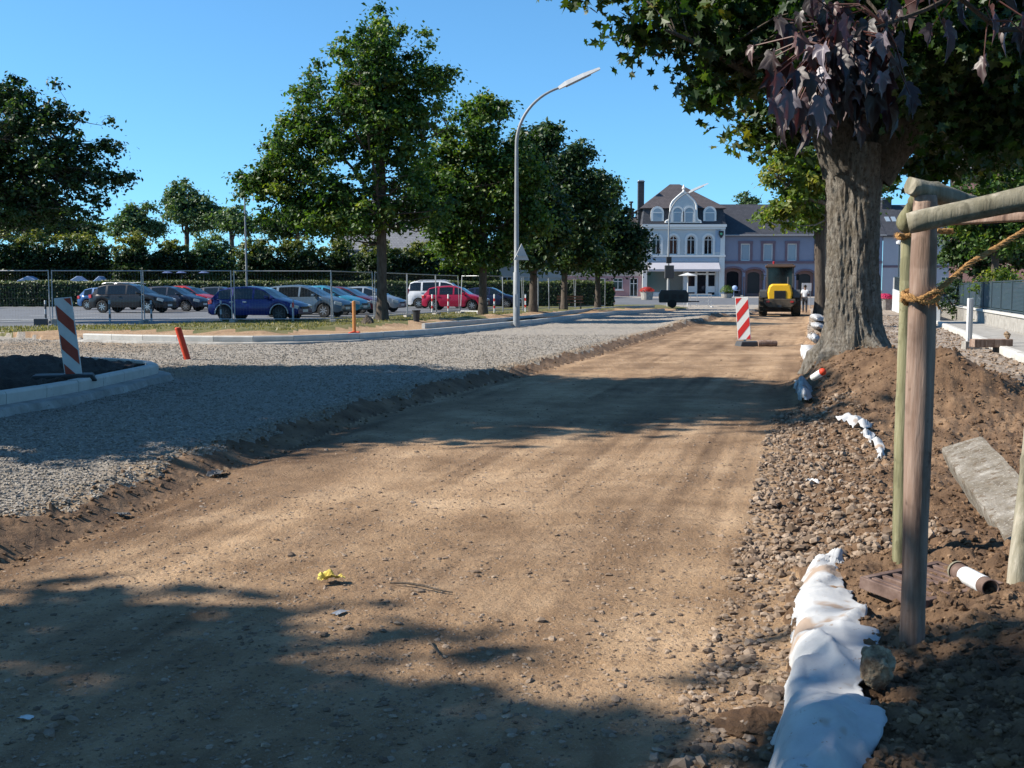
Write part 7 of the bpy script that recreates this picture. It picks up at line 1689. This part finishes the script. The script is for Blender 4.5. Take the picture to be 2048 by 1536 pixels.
# bottle in the mound
q = G(1640, 752, .05); o = thing('striped_bottle', 'small orange and white bottle on the mound by the trunk foot', 'bottle', (q.x, q.y, q.z+.03)); o.rotation_euler = (R(60), 0, R(35)); o.scale = (.72, .72, .8)
b = MB(); b.lathe([(.0, -.16), (.055, -.155), (.06, .03), (.0, .03)], (0, 0, 0), 14); b.build('bottle_body', M['white'], o, smooth=True); b = MB(); b.lathe([(.06, .0305), (.058, .07), (.03, .10), (0, .105)], (0, 0, 0), 14); b.build('orange_top', M['pegred'], o, smooth=True)
# yellow rag, papers
def rag(label, px, py, w, h, mat, seed, hgt=.03):
    rg = np.random.default_rng(seed); c = G(px, py, .0); n = 26; x = np.linspace(-1, 1, n); X_, Y_ = np.meshgrid(x, x); X_ = X_*w*(1+.3*fbm(Y_, X_*0+seed, .8, 2, seed)); Y_ = Y_*h*(1+.3*fbm(X_/w, Y_*0, .8, 2, seed+2))
    Z_ = hgt*(.6+.8*fbm(X_, Y_, w*.5, 3, seed+1)+.4*(1-np.abs(X_)/w))+.006; ang = rg.uniform(0, 3); V = np.stack([(X_*math.cos(ang)-Y_*math.sin(ang)).ravel(), (X_*math.sin(ang)+Y_*math.cos(ang)).ravel(), np.maximum(Z_, .003).ravel()], 1)
    idx = np.arange(n*n).reshape(n, n); Q = np.stack([idx[:-1, :-1], idx[:-1, 1:], idx[1:, 1:], idx[1:, :-1]], -1).reshape(-1, 4); o = npmesh('rag' if 'rag' in label else 'litter_scrap', V, Q, mat, smooth=False); o.location = (c.x, c.y, h1(c.x, c.y)+.002); return tag(o, label, 'rag' if 'rag' in label else 'litter')
rag('crumpled yellow rag lying on the dirt road at the shadow edge', 662, 1166, .058, .045, noisy('yellow rag cloth', [(.3, (.55, .40, .06)), (.7, (.80, .66, .18))], 30, .9, .2), 3, .035)
rag('pale blue paper scrap in the shade at the lower left', 54, 1440, .026, .016, M['whitefilm'], 4, .004)
rag('dark crumpled plastic scrap lying at the gravel edge', 432, 940, .10, .06, M['darkgrey'], 6, .04); rag('white crumpled tissue scrap among the crushed stones', 1625, 965, .05, .04, M['whitefilm'], 7, .03)
rag('grey flattened scrap on the dirt road by the dry twig', 680, 1230, .04, .02, M['galv'], 8, .004); rag('small dark green scrap on the dirt road at the left', 245, 1030, .05, .03, M['darkgrey'], 9, .02)
b = MB(); a_ = G(780, 1166, .01); c_ = G(905, 1185, .012); mpt = G(850, 1172, .02); b.tube([a_, a_.lerp(mpt, .5)+Vector((0, .01, .004)), mpt, mpt.lerp(c_, .5)+Vector((0, -.012, 0)), c_], [.004, .006, .006, .005, .003], 6, jit=.2); tag(b.build('dry_twig', M['bark2']), 'thin dry twig lying on the dirt road right of the yellow rag', 'twig')
b = MB(); a_ = G(855, 1278, .01); c_ = G(880, 1310, .012); b.tube([a_, c_], [.004, .003], 6); tag(b.build('dry_twig', M['bark2']), 'short dry twig in the shade below the long one', 'twig')
# marker post + blocks by the sidewalk
q = G(1937, 697, 0); o = thing('marker_post', 'white square timber marker post standing in a hollow block by the sidewalk', 'post', (q.x, q.y, q.z-.02)); k = q.y/F
b = MB(); b.bx(-.055, .055, -.05, .05, 0, 102*k); b.build('post', M['whitefilm'], o, bevel=.008); b = MB(); b.bx(.0, .054, -.056, -.0505, .1, 101*k); b.build('dark_stripe', M['signback'], o)
o = thing('hollow_block', 'grey hollow concrete block at the foot of the white marker post', 'block', (q.x-.02, q.y-.22, q.z-.02), .1); b = MB(); b.bx(-.2, .2, -.1, .1, 0, .05); b.bx(-.2, .2, -.1, .1, .15, .2); b.bx(-.2, -.14, -.1, .1, .0501, .1499); b.bx(.14, .2, -.1, .1, .0501, .1499); b.build('block_shell', M['concrete'], o)
q = G(1985, 705, 0); o = thing('timber_beam', 'brown timber beam on dark blocks beside the white marker post', 'timber', (q.x, q.y, q.z), .06); b = MB(); b.bx(-.48, .40, -.12, .12, .12, .30); b.build('beam', M['post_brown'], o, bevel=.015); b = MB(); b.bx(.05, .42, -.1, .1, 0, .119); b.build('support', M['black'], o)
rock('rock', 'small round brown stone resting on the timber beam', (q.x+.32, q.y, q.z+.38), .09, 12, M['rockm'])
for px, py, sd, lb in ((320, 650, 41, 'left'), (95, 655, 42, 'far left')): pass
for px, lb in ((83, 'dark concrete block at the fence foot left of the striped beacon'), (118, 'tan concrete block at the fence foot just behind the striped beacon')):
    Y = 38.5; X = (px-1024)/F*Y; o = thing('hollow_block', lb, 'block', (X, Y, h1(X, Y)-.02), .2); b = MB(); b.bx(-.22, .22, -.12, .12, 0, .26); b.build('block_shell', M['concrete'] if px > 100 else M['darkgrey'], o, bevel=.01)
# wooden stump / branch piece by the maple foot
Y = 39.8; X = (737-1024)/F*Y; rock('tree_stump', 'gnarled brown root stump left of the spreading maple foot', (X, Y, h1(X, Y)+.08), .28, 15, M['bark2'], 'stump', (1.1, .8, .9))
# soil clod rocks on the big mound
